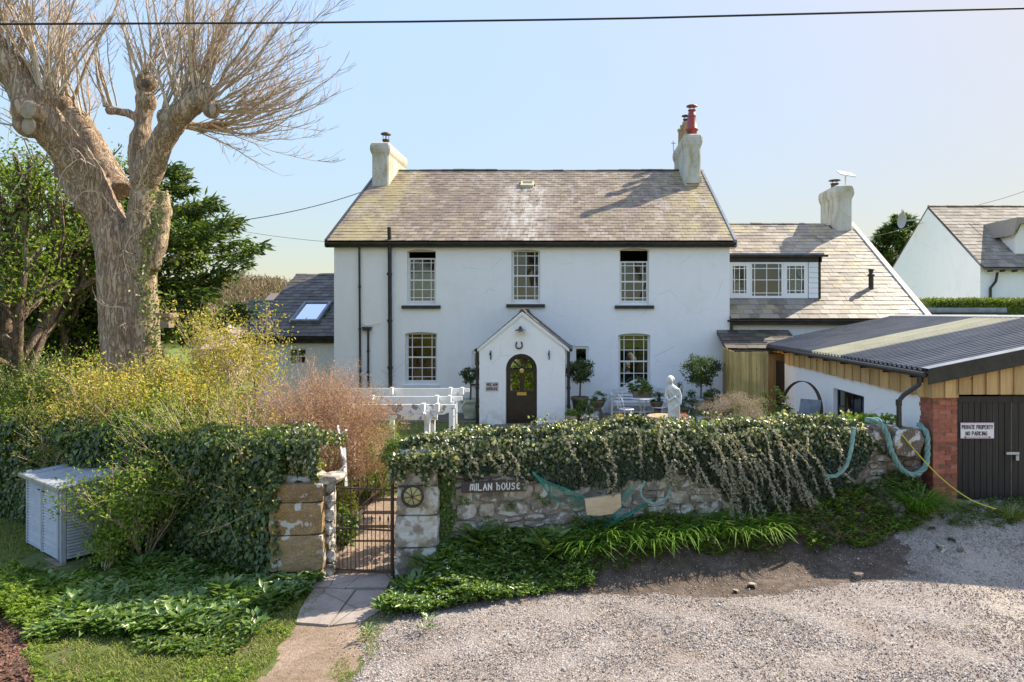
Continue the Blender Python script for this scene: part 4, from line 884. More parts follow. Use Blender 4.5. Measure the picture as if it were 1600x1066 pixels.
slate_roof(lw, la, lb, lEY, lEZ, lRY, lRZ, M['slate_dark'], w=.3, course=.27, single=300, skip=lambda x, y, z: slx0 < x < slx1 and sly0 - .1 < y < sly1 - .1)
part('roof_deck', M['slate_dark'], lw, lambda b: (b.prism([(la, lEY + .03, lEZ - .02), (la, lRY, lRZ - .03), (la, lRY, lRZ - .1), (la, lEY + .03, lEZ - .1)], (lb - la, 0, 0)), b.prism([(la, 2 * lRY - lEY, lEZ - .02), (la, lRY + .01, lRZ - .03), (la, lRY + .01, lRZ - .1), (la, 2 * lRY - lEY, lEZ - .1)][::-1], (lb - la, 0, 0))))
ridge_tiles(lw, la + .0, lb, lRY, lRZ - .02, M['slate_wing'])
part('gutter', M['gutter'], lw, lambda b: (gutter(b, la - .05, lb - .02, lEY - .06, lEZ - .03, .06), b.box(la, lb, lEY + .03, lEY + .06, lEZ - .22, lEZ - .03), b.tube([(la + .25, lY - .04, lEZ - .1), (la + .45, lY - .04, .5)], .04, 6)))
du = Vector((0, math.cos(lang), math.sin(lang))); dn = Vector((0, -math.sin(lang), math.cos(lang)))
sc_ = Vector(((slx0 + slx1) / 2, (sly0 + sly1) / 2, lEZ + math.tan(lang) * ((sly0 + sly1) / 2 - lEY))); hw_, hh_ = (slx1 - slx0) / 2, (sly1 - sly0) / 2 / math.cos(lang)
sk = part('skylight', M['lead'], lw, lambda b: [b.obox(sc_ + Vector((a * (hw_ - .04), 0, 0)) + du * c * (hh_ - .04) + dn * .09, (.05 if a else hw_ - .09, 0, 0), du * (.05 if c else hh_ + .01), dn * .06) for a, c in ((-1, 0), (1, 0), (0, -1), (0, 1))][0])
part('pane', M['glass_sky'], sk, lambda b: b.obox(sc_ + dn * .1, (hw_ - .09, 0, 0), du * (hh_ - .09), dn * .006))
part('skylight_blind', M['curtain'], sk, lambda b: b.obox(sc_ + dn * .04, (hw_ - .09, 0, 0), du * (hh_ - .09), dn * .004))
part('rear_dormer', M['lead'], lw, lambda b: (b.box(X(388, 30), X(440, 30), 30, 32, lEZ, Z(471, 30)), b.box(X(386, 30), X(442, 30), 29.95, 32.1, Z(471, 30), Z(469, 30))))
part('rear_roof', M['slate_pale'], lw, lambda b: b.prism([(X(408, 33), 33, Z(474, 33)), (X(416, 34), 34.5, Z(458, 34)), (X(470, 34), 34.5, Z(458, 34)), (X(470, 33), 33, Z(474, 33))], (0, .1, -.1)))

# ------------------------------------------------------------------ garage
GY0, GY1 = 11.7, 21.9; GX = 6.12; GRX = 10.2; gz = .5
gE = Z(581, GY0); gpitch = .205
gar = thing('garage', (8, 17, .55), 'white walled garage with black corrugated roof, larch cladding and black plank doors', 'garage')
def groof_z(x): return gE + .03 + (x - (GX - .09)) * gpitch
bz = Z(623, GY0)      # bottom of the boards
gw0 = GY0 + .42
wn_y0, wn_y1 = 900, 0
def ypx(px, x=GX): return x * F / (px - VX)
gd_y0, gd_y1 = ypx(1226), ypx(1208)     # side door
gwy0, gwy1 = ypx(1350), ypx(1302); gwz1 = Z(606, gwy1); gwz0 = gwz1 - .82
def gside(b):
    hs_ = [(-gd_y1, -gd_y0, .5, 2.62), (-gwy1, -gwy0, gwz0, gwz1)]
    q = MB(); holes_wall(q, -GY1, -gw0, .3, bz + .02, 0, .3, hs_)
    b.add([(GX + v[1], -v[0], v[2]) for v in q.v], q.f)
    b.box(GX, GRX, GY1 - .2, GY1, .3, gE); b.box(GRX - .2, GRX, GY0 + .3, GY1, .3, gE + .5)
part('garage_wall', M['render'], gar, gside)
part('interior', M['blackwood'], gar, lambda b: b.box(GX + 1.4, GX + 1.45, GY0 + .5, GY1 - .3, .4, 3))
# side cladding boards
n = 46; bl = (GY1 - GY0) / n
for i in range(n):
    y0 = GY0 - .02 + bl * i; hi = groof_z(GX) - .06; lo = bz + random.uniform(-.012, .012); my = y0 + bl / 2
    if gd_y0 - .05 < my < gd_y1 + .05: lo = 2.62
    if my > gd_y1 + .05: lo = 2.1
    pr = .045 if i % 2 else .02
    part('board', M['larch'], gar, lambda b: b.box(GX - pr - .02, GX - .002, y0 + (.0 if i % 2 else -.02), y0 + bl * (1 if i % 2 else 1.0) + (.0 if i % 2 else .02), lo, hi))
# front cladding
fxs = np.arange(GX - .06, GRX, .235)
for i, x in enumerate(fxs):
    zl = Z(616, GY0) if i > 1 else Z(621, GY0)
    for k, (a, c, pr) in enumerate(((x, x + .175, .02), (x + .165, x + .245, .0))):
        part('board', M['larch'], gar, lambda b: b.prism([(a, GY0 - .045 + (-.02 if not k else .012), zl), (c, GY0 - .045 + (-.02 if not k else .012), zl), (c, GY0 - .045 + (-.02 if not k else .012), groof_z(c) - .1), (a, GY0 - .045 + (-.02 if not k else .012), groof_z(a) - .1)], (0, .022, 0)))
# corrugated roof: sheets running eaves to ridge, one sheet cream translucent
oh = .16; r0, r1 = GX - .17, GRX
sheets = np.linspace(GY0 - .12, GY1 + .1, 12); cream = {6}
creamr = (ypx(1338, GX), ypx(1306, GX))
for i in range(11):
    a, c = sheets[i], sheets[i + 1]; nn = 5; b = MB(); ys_ = []; 
    for k in range(nn):
        u = (c - a) / nn; y0 = a + u * k; ys_ += [(y0, 0), (y0 + u * .5, 0), (y0 + u * .62, .045), (y0 + u * .88, .045)]
    ys_.append((c, 0)); zo = .0 if i % 2 else .004
    vs = [(r0, y, groof_z(r0) + h + zo) for y, h in ys_] + [(r1, y, groof_z(r1) + h + zo) for y, h in ys_]; m = len(ys_)
    b.add(vs, [(k, k + 1, m + k + 1, m + k) for k in range(m - 1)])
    vs2 = [(v[0], v[1], v[2] - .008) for v in vs]; b.add(vs2, [(m + k, m + k + 1, k + 1, k) for k in range(m - 1)])
    is_c = i in (4, 5)
    b.build('roof_sheet', M['grp'] if is_c else M['corr'], gar, label='cream translucent roof sheet' if is_c else None)
part('ridge_flashing', M['galv'], gar, lambda b: b.obox((GRX + .02, (GY0 + GY1) / 2, groof_z(GRX) + .05), (.13, 0, .02), (0, (GY1 - GY0) / 2 + .15, 0), (0, 0, .008)))
part('verge_flashing', M['lead'], gar, lambda b: (b.prism([(r0, GY0 - .17, groof_z(r0) + .045), (GRX, GY0 - .17, groof_z(GRX) + .045), (GRX, GY0 - .17, groof_z(GRX) + .053), (r0, GY0 - .17, groof_z(r0) + .053)], (0, .26, 0))))
part('verge_board', M['black'], gar, lambda b: (b.prism([(r0, GY0 - .175, groof_z(r0) - .22), (GRX, GY0 - .175, groof_z(GRX) - .22), (GRX, GY0 - .175, groof_z(GRX) + .043), (r0, GY0 - .175, groof_z(r0) + .043)], (0, .02, 0))))
part('gutter', M['black'], gar, lambda b: b.tube([(r0 - .03, GY0 - .12, groof_z(r0) - .06), (r0 - .03, GY1 + .1, groof_z(r0) - .06)], .05, 8))
part('gutter_bracket', M['black'], gar, lambda b: [b.box(r0 - .08, r0 + .1, y, y + .03, groof_z(r0) - .14, groof_z(r0) - .1) for y in np.arange(GY0 + .3, GY1, 1.05)][0])
gx = r0 - .03; gz_ = groof_z(r0)
part('downpipe', M['black'], gar, lambda b: (b.tube([(gx, GY0 + .05, gz_ - .08), (gx - .02, GY0 + .05, gz_ - .24), (gx - .28, GY0 + .05, gz_ - .42), (gx - .36, GY0 + .06, gz_ - .52), (gx - .34, GY0 + .08, gz_ - 1.35)], .042, 8), b.lathe([(.055, -.05), (.055, .05)], (gx - .36, GY0 + .06, gz_ - .55), 8), b.lathe([(.055, -.05), (.055, .05)], (gx, GY0 + .05, gz_ - .15), 8)))
# brick pier
bw, bh = .215, .068; zt = Z(619, GY0); bx = basic('b', (1, 1, 1))
bm = MB(); bm.box(-.5, .5, -.5, .5, -.5, .5); bme = bpy.data.meshes.new('brick'); bme.from_pydata(bm.v, [], bm.f); bme.materials.append(M['brick'])
part('pier_core', M['brickm'], gar, lambda b: b.box(GX + .008, GX + .402, GY0 + .008, gw0 + .06, .3, zt - .004))
nr = int((zt - .45) / .078)
for r in range(nr):
    z = zt - .04 - r * .078; k = r % 2
    segs = [(GX, GX + .262 if k else GX + .13), ((GX + .272 if k else GX + .14), GX + .41)] if True else []
    if not k: segs = [(GX, GX + .20), (GX + .21, GX + .41)]
    else: segs = [(GX, GX + .095), (GX + .105, GX + .305), (GX + .315, GX + .41)]
    for a, c in segs: inst('brick', bme, gar, Matrix.Translation(((a + c) / 2, GY0 + .05 + random.uniform(-.003, .003), z)) @ Matrix.Diagonal((c - a, .1, bh, 1)))
    for a, c in ([(GY0 + .105, GY0 + .2), (GY0 + .21, gw0 + .03)] if k else [(GY0 + .105, GY0 + .31), (GY0 + .32, gw0 + .06)]):
        inst('brick', bme, gar, Matrix.Translation((GX + .05 + random.uniform(-.003, .003), (a + c) / 2, z)) @ Matrix.Diagonal((.1, c - a, bh, 1)))
# doors
gdz1 = Z(618, GY0); gdz0 = float(gh(7, GY0)) + .0
dxa = GX + .43; dmid = X(1583, GY0); 
def planks(parent, xa, xb, z0, z1, y, n):
    w = (xb - xa) / n
    for i in range(n):
        zz = z0 + random.uniform(0, .02)
        part('plank', M['blackwood'], parent, lambda b: b.box(xa + w * i + .004, xa + w * (i + 1) - .004, y + random.uniform(-.003, .003), y + .025, zz, z1))
    part('ledge', M['blackwood'], parent, lambda b: b.box(xa + .02, xb - .02, y + .026, y + .05, z0 + .2, z0 + .35))
d1 = part('garage_door', M['blackwood'], gar, lambda b: (b.box(dxa, dmid - .005, GY0 + .03, GY0 + .055, gdz1 - .12, gdz1 - .02),), label='left leaf of the black garage doors')
planks(d1, dxa, dmid - .005, gdz0, gdz1 - .03, GY0 + .06, 9)
d2 = part('garage_door', M['blackwood'], gar, lambda b: (b.box(dmid + .005, dmid + 1.1, GY0 + .03, GY0 + .055, gdz1 - .12, gdz1 - .02),), label='right leaf of the black garage doors')
planks(d2, dmid + .005, dmid + 1.1, gdz0, gdz1 - .03, GY0 + .06, 9)
part('door_bolt', M['galv'], d1, lambda b: (b.box(dmid - .1, dmid + .12, GY0 + .02, GY0 + .05, Z(711, GY0), Z(707, GY0)), b.box(dmid + .06, dmid + .11, GY0 + .01, GY0 + .04, Z(720, GY0), Z(712, GY0))))
part('door_stop', M['wood_old'], gar, lambda b: b.box(dmid - .004, dmid + .004, GY0 + .05, GY0 + .058, gdz0 + .05, gdz1 - .1))
sd = part('side_door', M['blackwood'], gar, lambda b: b.box(GX + .06, GX + .1, gd_y0 + .02, gd_y1 - .02, .5, 2.35))
gwin = part('window', M['black'], gar, lambda b: (b.box(GX + .1, GX + .15, gwy0, gwy0 + .05, gwz0, gwz1), b.box(GX + .1, GX + .15, gwy1 - .05, gwy1, gwz0, gwz1), b.box(GX + .1, GX + .15, gwy0 + .05, gwy1 - .05, gwz1 - .05, gwz1), b.box(GX + .1, GX + .15, gwy0 + .05, gwy1 - .05, gwz0, gwz0 + .05),
    *[b.box(GX + .11, GX + .14, gwy0 + (gwy1 - gwy0) * f - .014, gwy0 + (gwy1 - gwy0) * f + .014, gwz0 + .05, gwz1 - .05) for f in (.25, .5, .75)], b.box(GX + .112, GX + .138, gwy0 + .05, gwy1 - .05, (gwz0 + gwz1) / 2 - .014, (gwz0 + gwz1) / 2 + .014)))
for i in range(4):
    for j in range(2):
        a = gwy0 + (gwy1 - gwy0) * i / 4; z0 = gwz0 + (gwz1 - gwz0) * j / 2
        inst('pane', PME['glass'], gwin, Matrix.Translation((GX + .125, a + (gwy1 - gwy0) / 8, z0 + (gwz1 - gwz0) / 4)) @ Matrix.Diagonal((.005, (gwy1 - gwy0) / 4 - .03, (gwz1 - gwz0) / 2 - .03, 1)))
part('security_light', M['black'], gar, lambda b: (b.obox((GX - .16, ypx(1197), Z(562, ypx(1197))), (.12, 0, .02), (0, .09, 0), (0, 0, .012)), b.box(GX - .07, GX - .001, ypx(1199) - .05, ypx(1199) + .05, Z(572, ypx(1199)), Z(564, ypx(1199))), b.ball((GX - .08, ypx(1198), Z(574, ypx(1198))), .05)))
pp = thing('parking_notice', (X(1530, GY0), GY0, Z(675, GY0)), 'white hand-lettered notice PRIVATE PROPERTY NO PARKING on the black garage door', 'sign')
nx0, nx1, nz0, nz1 = X(1503, GY0), X(1555, GY0), Z(686, GY0), Z(661, GY0)
part('panel', M['signwhite'], pp, lambda b: b.box(nx0, nx1, GY0 + .035, GY0 + .05, nz0, nz1))
part('border', basic('pink_rim', (.5, .25, .3), None, .6), pp, lambda b: (b.box(nx0, nx1, GY0 + .031, GY0 + .034, nz0, nz0 + .008), b.box(nx0, nx1, GY0 + .031, GY0 + .034, nz1 - .008, nz1)))
lettering('PRIVATE PROPERTY', (nx0 + .02, GY0 + .034, Z(671, GY0)), nx1 - nx0 - .04, .065, (1, 0, 0), (0, 0, 1), (0, -1, 0), .010, M['ink'], pp, .3)
lettering('NO PARKING', (nx0 + .085, GY0 + .034, Z(681, GY0)), nx1 - nx0 - .2, .065, (1, 0, 0), (0, 0, 1), (0, -1, 0), .010, M['ink'], pp, .3)
part('underline', M['ink'], pp, lambda b: (b.box(nx0 + .06, nx1 - .06, GY0 + .030, GY0 + .034, Z(684, GY0), Z(683.4, GY0)), b.box(nx0 + .06, nx0 + .09, GY0 + .029, GY0 + .0335, Z(684.6, GY0), Z(682.8, GY0)), b.box(nx1 - .09, nx1 - .06, GY0 + .029, GY0 + .0335, Z(684.6, GY0), Z(682.8, GY0))))

# ------------------------------------------------------------------ flat roofed outbuilding, neighbour house, hedge
ob_ = thing('outbuilding', (X(1500, 25), 26, .5), 'small white flat roofed outbuilding behind the garage ridge', 'outbuilding')
part('wall', M['render'], ob_, lambda b: b.box(X(1430, 25), X(1558, 25), 25, 28, .3, Z(491, 25)))
part('flat_roof', M['lead'], ob_, lambda b: b.box(X(1420, 25), X(1568, 25), 24.8, 28.4, Z(490, 25), Z(481, 25)))
part('gutter', M['gutter'], ob_, lambda b: (gutter(b, X(1420, 25), X(1572, 25), 24.73, Z(489, 25), .06), b.tube([(X(1464, 25), 24.9, Z(490, 25)), (X(1464, 25), 24.9, .5)], .04, 6)))
NX = 18.0; ny1, ny2, ny3 = 30.4, 34.9, 39.4
nb = thing('neighbour_house', (22, 35, .5), 'white neighbouring house at the right edge with pale sunlit slate roof', 'house')
nrz, nez = Z(324, ny2), Z(412, ny1)
part('wall', M['render'], nb, lambda b: b.prism([(NX, ny1, 0), (NX, ny3, 0), (NX, ny3, nez), (NX, ny2, nrz - .05), (NX, ny1, nez)], (9, 0, 0)))
slate_roof(nb, NX - .02, NX + 7.5, ny1 - .3, nez - .2, ny2, nrz + .03, M['slate_pale'], w=.36, course=.32, single=300)
part('roof_deck', M['slate_dark'], nb, lambda b: (b.prism([(NX - .02, ny1 - .27, nez - .22), (NX - .02, ny2, nrz), (NX - .02, ny2, nrz - .08), (NX - .02, ny1 - .27, nez - .3)], (9, 0, 0)), b.prism([(NX - .02, ny3 + .5, nez - .35), (NX - .02, ny2 + .01, nrz + .03), (NX - .02, ny2 + .01, nrz - .05), (NX - .02, ny3 + .5, nez - .42)][::-1], (9, 0, 0))))
ridge_tiles(nb, NX, NX + 7.5, ny2, nrz + .02, M['buffclay'])
part('rafter_end', M['black'], nb, lambda b: [b.box(NX + .3 + i * .55, NX + .38 + i * .55, ny1 - .3, ny1 - .01, nez - .38, nez - .26) for i in range(14)][0])
part('downpipe', M['black'], nb, lambda b: b.tube([(X(1563, 30), ny1 - .2, nez - .4), (X(1562, 30), ny1 - .12, nez - .8), (X(1555, 30), ny1 - .06, nez - 1.1), (X(1555, 30), ny1 - .06, 0)], .06, 6))
dd = part('dormer', M['signwhite'], nb, lambda b: b.prism([(X(1586, 31), ny1 + .6, nez), (X(1586, 31) + 2.5, ny1 + .6, nez), (X(1586, 31) + 2.5, ny1 + .6, Z(350, 31)), (X(1596, 31), ny1 + .6, Z(350, 31)), (X(1586, 31), ny1 + .6, Z(372, 31))], (0, 3, 0)))
part('dormer_roof', M['slate_wing'], dd, lambda b: b.prism([(X(1577, 31), ny1 + .3, Z(368, 31)), (X(1583, 31), ny1 + .3, Z(341, 31)), (X(1583, 31) + 3, ny1 + .3, Z(341, 31)), (X(1583, 31) + 3, ny1 + .3, Z(350, 31)), (X(1588, 31), ny1 + .3, Z(350, 31))], (0, 3.2, 0)))
dy = 36.5; part('satellite_dish', M['dish'], nb, lambda b: (b.lathe([(.001, 0), (.3, .03), (.55, .12), (.56, .14), (.3, .06), (.001, .03)], (0, 0, 0), 16), [b.v.__setitem__(i, (NX - .75 - v[2], dy - .55 + v[0] * .9 - .5 * v[2], Z(347, dy) + v[1] * .75)) for i, v in enumerate(b.v)], b.tube([(NX - .7, dy - .5, Z(347, dy)), (NX, dy - .9, Z(347, dy))], .04, 5))[0])

def leaf_volume(name, fn_pts, normals, size, mat, asp=.6, parent=None, jitter=1.0):
    n = len(fn_pts); D = rdir(n); N = unit(normals + rdir(n) * .8)
    return leaves(name, fn_pts, D, N, size * rng.uniform(.6, 1.3, n), size * asp * rng.uniform(.7, 1.2, n), mat, parent)
def box_hedge(label, x0, x1, y0, y1, z0, z1, n, mat, size=.09):
    hd = thing('hedge', ((x0 + x1) / 2, (y0 + y1) / 2, z0), label, 'hedge')
    part('inner_growth', M['hedge'], hd, lambda b: b.box(x0 + .12, x1 - .12, y0 + .15, y1 - .12, z0, z1 - .14))
    f = rng.random(n); x = rng.uniform(x0, x1, n); y = np.where(f < .45, rng.uniform(y0, y1, n), y0 + rng.uniform(-.03, .15, n)); z = np.where(f < .45, z1 + rng.uniform(-.13, .04, n) + .05 * vn(x, y, 2), rng.uniform(z0, z1, n))
    leaf_volume('foliage', np.stack([x, y, z], 1), np.where((f < .45)[:, None], [0, 0, 1.], [0, -1., 0]), size, mat, parent=hd)
box_hedge('neatly clipped bright green hedge in front of the neighbouring white house', X(1452, 27), X(1690, 27), 27, 28.2, 0, Z(468, 27), 14000, M['hedge'])

# ------------------------------------------------------------------ boundary walls
def rough_block(seed, sub=2, amp=.09, rnd=.24):
    r = random.Random(seed); n = sub + 1; V = []; idx = {}; Fs = []
    def vert(p):
        k = tuple(round(c, 3) for c in p)
        if k not in idx:
            q = Vector(p); l = q.length; e = max(abs(c) for c in p)
            rr = 1 - rnd * max(0, l - .62) / .25
            idx[k] = len(V); V.append((q.x * rr + r.uniform(-amp, amp) * .5, q.y * rr + r.uniform(-amp, amp) * .8, q.z * rr + r.uniform(-amp, amp) * .5))
        return idx[k]
    for ax in range(3):
        for sg in (-.5, .5):
            if ax == 1 and sg > 0: continue
            for i in range(sub):
                for j in range(sub):
                    q = []
                    for di, dj in ((0, 0), (1, 0), (1, 1), (0, 1)):
                        p = [0, 0, 0]; p[ax] = sg; o = [k for k in range(3) if k != ax]; p[o[0]] = -.5 + (i + di) / sub; p[o[1]] = -.5 + (j + dj) / sub; q.append(vert(p))
                    Fs.append(q if (sg > 0) ^ (ax == 1) else q[::-1])
    me = bpy.data.meshes.new('stone'); me.from_pydata(V, [], Fs); return me
def block_set(mat, n=10, seed=0, sub=2, amp=.09, rnd=.24):
    out = []
    for i in range(n): me = rough_block(seed + i, sub, amp, rnd); me.materials.append(mat); out.append(me)
    return out
SG, SB, SO = block_set(M['stone_g'], 14, 0, 2, .13), block_set(M['stone_b'], 10, 50, 2, .13), block_set(M['stone_o'], 6, 90, 4, .022, .06)
SG2 = block_set(M['stone_g'], 4, 120, 4, .04, .09)
def stone_face(parent, A, B_, zb, ztop, outn, sets, hcr=(.13, .25), lr=(.2, .46), gap=.006, cap=True, keep=None):
    A, B_ = Vector(A), Vector(B_); L = (B_ - A).length; d = (B_ - A) / L; out = Vector(outn).normalized(); ang = math.atan2(d.y, d.x)
    z = zb
    while z < ztop(0.5) - .04 or z < zb + .1:
        h = random.uniform(*hcr); s = random.uniform(-.3, 0)
        while s < L:
            w = random.uniform(*lr) * (.75 + h * 1.4); a, c = max(s, 0), min(s + w, L); s += w
            if c - a < .06: continue
            hh = h; split = random.random() < .22 and h > .18
            for q in range(2 if split else 1):
                h2 = hh / (2 if split else 1); zc = z + h2 * (q + .5); m = A + d * ((a + c) / 2); zt = ztop(((a + c) / 2) / L)
                if zc > zt: continue
                if keep and not keep(m.x, m.y, zc): continue
                p = m - out * random.uniform(.06, .085); p.z = zc
                me = random.choice(sets(((a + c) / 2) / L, zc))
                inst('stone', me, parent, Matrix.Translation(p) @ Matrix.Rotation(ang, 4, 'Z') @ Matrix.Rotation(random.uniform(-.09, .09), 4, 'Y') @ Matrix.Diagonal((c - a - gap + random.uniform(-.03, .03), .22, h2 - gap + random.uniform(-.03, .02), 1)))
        z += h
        if z > ztop(.5) + .3: break
RA, RB = Vector((-2.0, 9.93, 0)), Vector((6.06, 11.97, 0)); rd = (RB - RA).normalized(); rn = Vector((rd.y, -rd.x, 0))
gwall = thing('garden_wall', ((RA + RB) / 2)[:2] + (0,), 'rubble limestone garden wall right of the iron gate, draped in ivy and netting', 'wall')
rtop = lambda u: 1.80 - .02 * u + .03 * math.sin(u * 23)
part('wall_core', M['mortar'], gwall, lambda b: b.prism([tuple(RA + Vector((0, 0, -.2)) - rn * .02), tuple(RB + Vector((0, 0, -.2)) - rn * .02), tuple(RB + Vector((0, 0, 1.70)) - rn * .02), tuple(RA + Vector((0, 0, 1.74)) - rn * .02)], -rn * .42))
stone_face(gwall, RA, RB, .0, rtop, rn, lambda u, z: SG if u < .62 else (SB if random.random() < .75 else SG), (.12, .24), (.16, .5))
# rough coping stones
for i in range(26):
    u = (i + .5) / 26; p = RA.lerp(RB, u) - rn * .2; p.z = rtop(u) - .06
    inst('coping_stone', random.choice(SG if u < .7 else SB), gwall, Matrix.Translation(p) @ Matrix.Rotation(math.atan2(rd.y, rd.x) + random.uniform(-.1, .1), 4, 'Z') @ Matrix.Diagonal((.32, .46, random.uniform(.13, .22), 1)))
for px, py, w, h, me in ((1372, 682, .34, .34, SB[1]), (1414, 690, .62, .52, SB[3]), (1392, 700, .22, .2, SG[2])):
    yy = 11.75; inst('coping_stone', me, gwall, Matrix.Translation((X(px, yy), yy + .05, Z(py, yy))) @ Matrix.Rotation(.2, 4, 'Z') @ Matrix.Rotation(random.uniform(-.15, .15), 4, 'Y') @ Matrix.Diagonal((w, .4, h, 1)))
# right gate pier (three big blocks) and left pier (orange lichen blocks)
rp = thing('gate_pier', (-2.3, 9.9, 0), 'grey stone gate pier carrying a round brass-rimmed glass, right of the gate', 'gate pier')
zz = -.05
for h, w in ((.52, .60), (.46, .62), (.42, .60), (.30, .58), (.22, .5)):
    inst('stone', random.choice(SG2), rp, Matrix.Translation((-2.28 + random.uniform(-.015, .015), 9.93, zz + h / 2)) @ Matrix.Rotation(.08, 4, 'Z') @ Matrix.Diagonal((w, .5, h - .008, 1))); zz += h
part('pier_core', M['mortar'], rp, lambda b: b.box(-2.54, -2.03, 9.76, 10.2, -.1, zz - .1))
lp = thing('gate_pier', (-4.0, 10, 0), 'orange lichened stone gate pier with white lichen spots, left of the iron gate', 'gate pier')
zz = -.05
for h, w in ((.20, .73), (.52, .74), (.46, .74), (.26, .74)):
    inst('stone', random.choice(SO), lp, Matrix.Translation((-3.98 + random.uniform(-.015, .015), 9.93, zz + h / 2)) @ Matrix.Rotation(.10, 4, 'Z') @ Matrix.Diagonal((w, .62, h - .006, 1))); zz += h
part('pier_core', M['mortar'], lp, lambda b: b.box(-4.28, -3.68, 9.76, 10.3, -.1, zz - .04))
# white flaking jamb on the right side of the left pier
zz = 0
for k in range(7):
    h = .2; inst('stone', random.choice(SG), lp, Matrix.Translation((-3.60, 10.0 + random.uniform(-.02, .02), zz + h / 2)) @ Matrix.Rotation(.3, 4, 'Z') @ Matrix.Diagonal((.16, .4, h - .008, 1))); zz += h
for k in range(3): inst('coping_stone', random.choice(SG), lp, Matrix.Translation((-4.1 + k * .28, 9.95, 1.42)) @ Matrix.Rotation(random.uniform(-.2, .2), 4, 'Z') @ Matrix.Diagonal((.3, .45, .11, 1)))
LA, LB = Vector((-4.28, 9.85, 0)), Vector((-12.5, 13.45, 0)); ld = (LB - LA).normalized(); ln_ = Vector((ld.y, -ld.x, 0)); ln_ = ln_ if ln_.y < 0 else -ln_
iw = thing('ivy_wall', (-7, 11, 0), 'old boundary wall left of the gate, completely covered with dark ivy', 'wall')
part('wall_core', M['mortar'], iw, lambda b: b.prism([tuple(LA + Vector((0, 0, -.2))), tuple(LB + Vector((0, 0, -.2))), tuple(LB + Vector((0, 0, 1.75))), tuple(LA + Vector((0, 0, 1.85)))], -ln_ * .45))
def low_stones(b):
    pass

# ------------------------------------------------------------------ gate and wall ornaments
gt = thing('iron_gate', (-3.1, 9.85, .05), 'rusty wrought iron garden gate with arrow-tipped bars between the stone piers', 'gate')
ga, gb = Vector((X(511, 9.92), 9.92, 0)), Vector((X(613, 9.78), 9.78, 0))
def gpt(u, z): p = ga.lerp(gb, u); return Vector((p.x, p.y, z))
gzb, gzm, gzt = .09, .70, 1.28
part('hinge_stile', M['iron'], gt, lambda b: (b.tube([gpt(0, gzb), gpt(0, gzt - .02), gpt(.02, gzt + .012), gpt(.06, gzt + .01)], .017, 6)))
part('latch_stile', M['iron'], gt, lambda b: (b.tube([gpt(1, gzb - .08), gpt(1, gzt + .1), gpt(.985, gzt + .16), gpt(.95, gzt + .17), gpt(.935, gzt + .145), gpt(.95, gzt + .12)], [.026, .026, .022, .018, .014, .01], 8)))
for z, r in ((gzb + .01, .014), (gzm, .013), (gzt, .013)): part('rail', M['iron'], gt, lambda b: b.beam(gpt(0, z), gpt(1, z - .01), .026, .02))
def spear(b, p, s=.075):
    b.lathe([(.006, 0), (.014, .01), (.008, .02), (.017, .04), (.012, .06), (.001, s + .04)], p, 6)
for i in range(7):
    u = (i + 1) / 8 + (-.005)
    part('gate_bar', M['iron'], gt, lambda b: (b.tube([gpt(u, gzb), gpt(u, gzt + .1)], .0065, 5), spear(b, gpt(u, gzt + .08))) if i in (0, 2, 3, 4, 5) else b.tube([gpt(u, gzb), gpt(u, gzt)], .0065, 5))
for i in range(8):
    u = (i + .5) / 8; part('short_bar', M['iron'], gt, lambda b: (b.tube([gpt(u, gzb), gpt(u, gzm + .13)], .006, 5), spear(b, gpt(u, gzm + .11), .065)) if i > 0 else b.tube([gpt(u, gzb), gpt(u, gzm)], .006, 5))
for z in (1.1, .3): part('hinge', M['iron'], gt, lambda b: (b.box(ga.x - .14, ga.x, 9.9, 9.93, z, z + .025),))
sx, sy, sz = X(645, 9.62), 9.62, Z(775, 9.62)
sg = thing('round_glass', (sx, sy, sz), 'round yellow glass disc in a dark spoked frame, fixed to the right gate pier', 'ornament')
def ring(b, R, r, y, n=24, k=5): b.tube([(sx + R * math.cos(t), y, sz + R * math.sin(t)) for t in np.linspace(0, 2 * math.pi, n + 1)], r, k)
part('frame', M['iron'], sg, lambda b: (ring(b, .148, .016, sy - .02), [b.beam((sx, sy - .045, sz), (sx + .145 * math.cos(a), sy - .03, sz + .145 * math.sin(a)), .008, .01, (0, 1, 0)) for a in np.arange(8) * math.pi / 4 + .2], b.ball((sx, sy - .05, sz), .018)))
part('disc', basic('amber_glass', (.48, .42, .16), (.36, .36, .22), .15, 9, 0), sg, lambda b: (b.lathe([(.143, 0), (.12, .012), (.06, .025), (.002, .03)], (0, 0, 0), 24), [b.v.__setitem__(i, (sx + v[0], sy - .005 - v[2], sz + v[1])) for i, v in enumerate(b.v)]), smooth=True)
# name board
def wpt(px, py, off=.1):     # point on the front plane of the garden wall (offset outwards)
    q = RA + rn * off; k = rn.x * (px - VX) / F + rn.y; y = rn.dot(q) / k; return P(px, py, y)
nbd = thing('name_board', tuple(wpt(772, 760)), 'dark board lettered MILAN HOUSE in white, on the stone wall right of the gate', 'sign')
a, c, d, e = wpt(721, 771, .14), wpt(822, 768, .14), wpt(822, 750, .14), wpt(721, 753, .14)
part('board', M['signboard'], nbd, lambda b: b.prism([a, c, d, e], -rn * .025))
up = (e - a).normalized(); rt = (c - a).normalized()
lettering('mILAN hOUSe', wpt(735, 766.5, .145), (wpt(813, 766, .145) - wpt(735, 766, .145)).length, .095, rt, up, rn, .016, M['letterwhite'], nbd, .35)
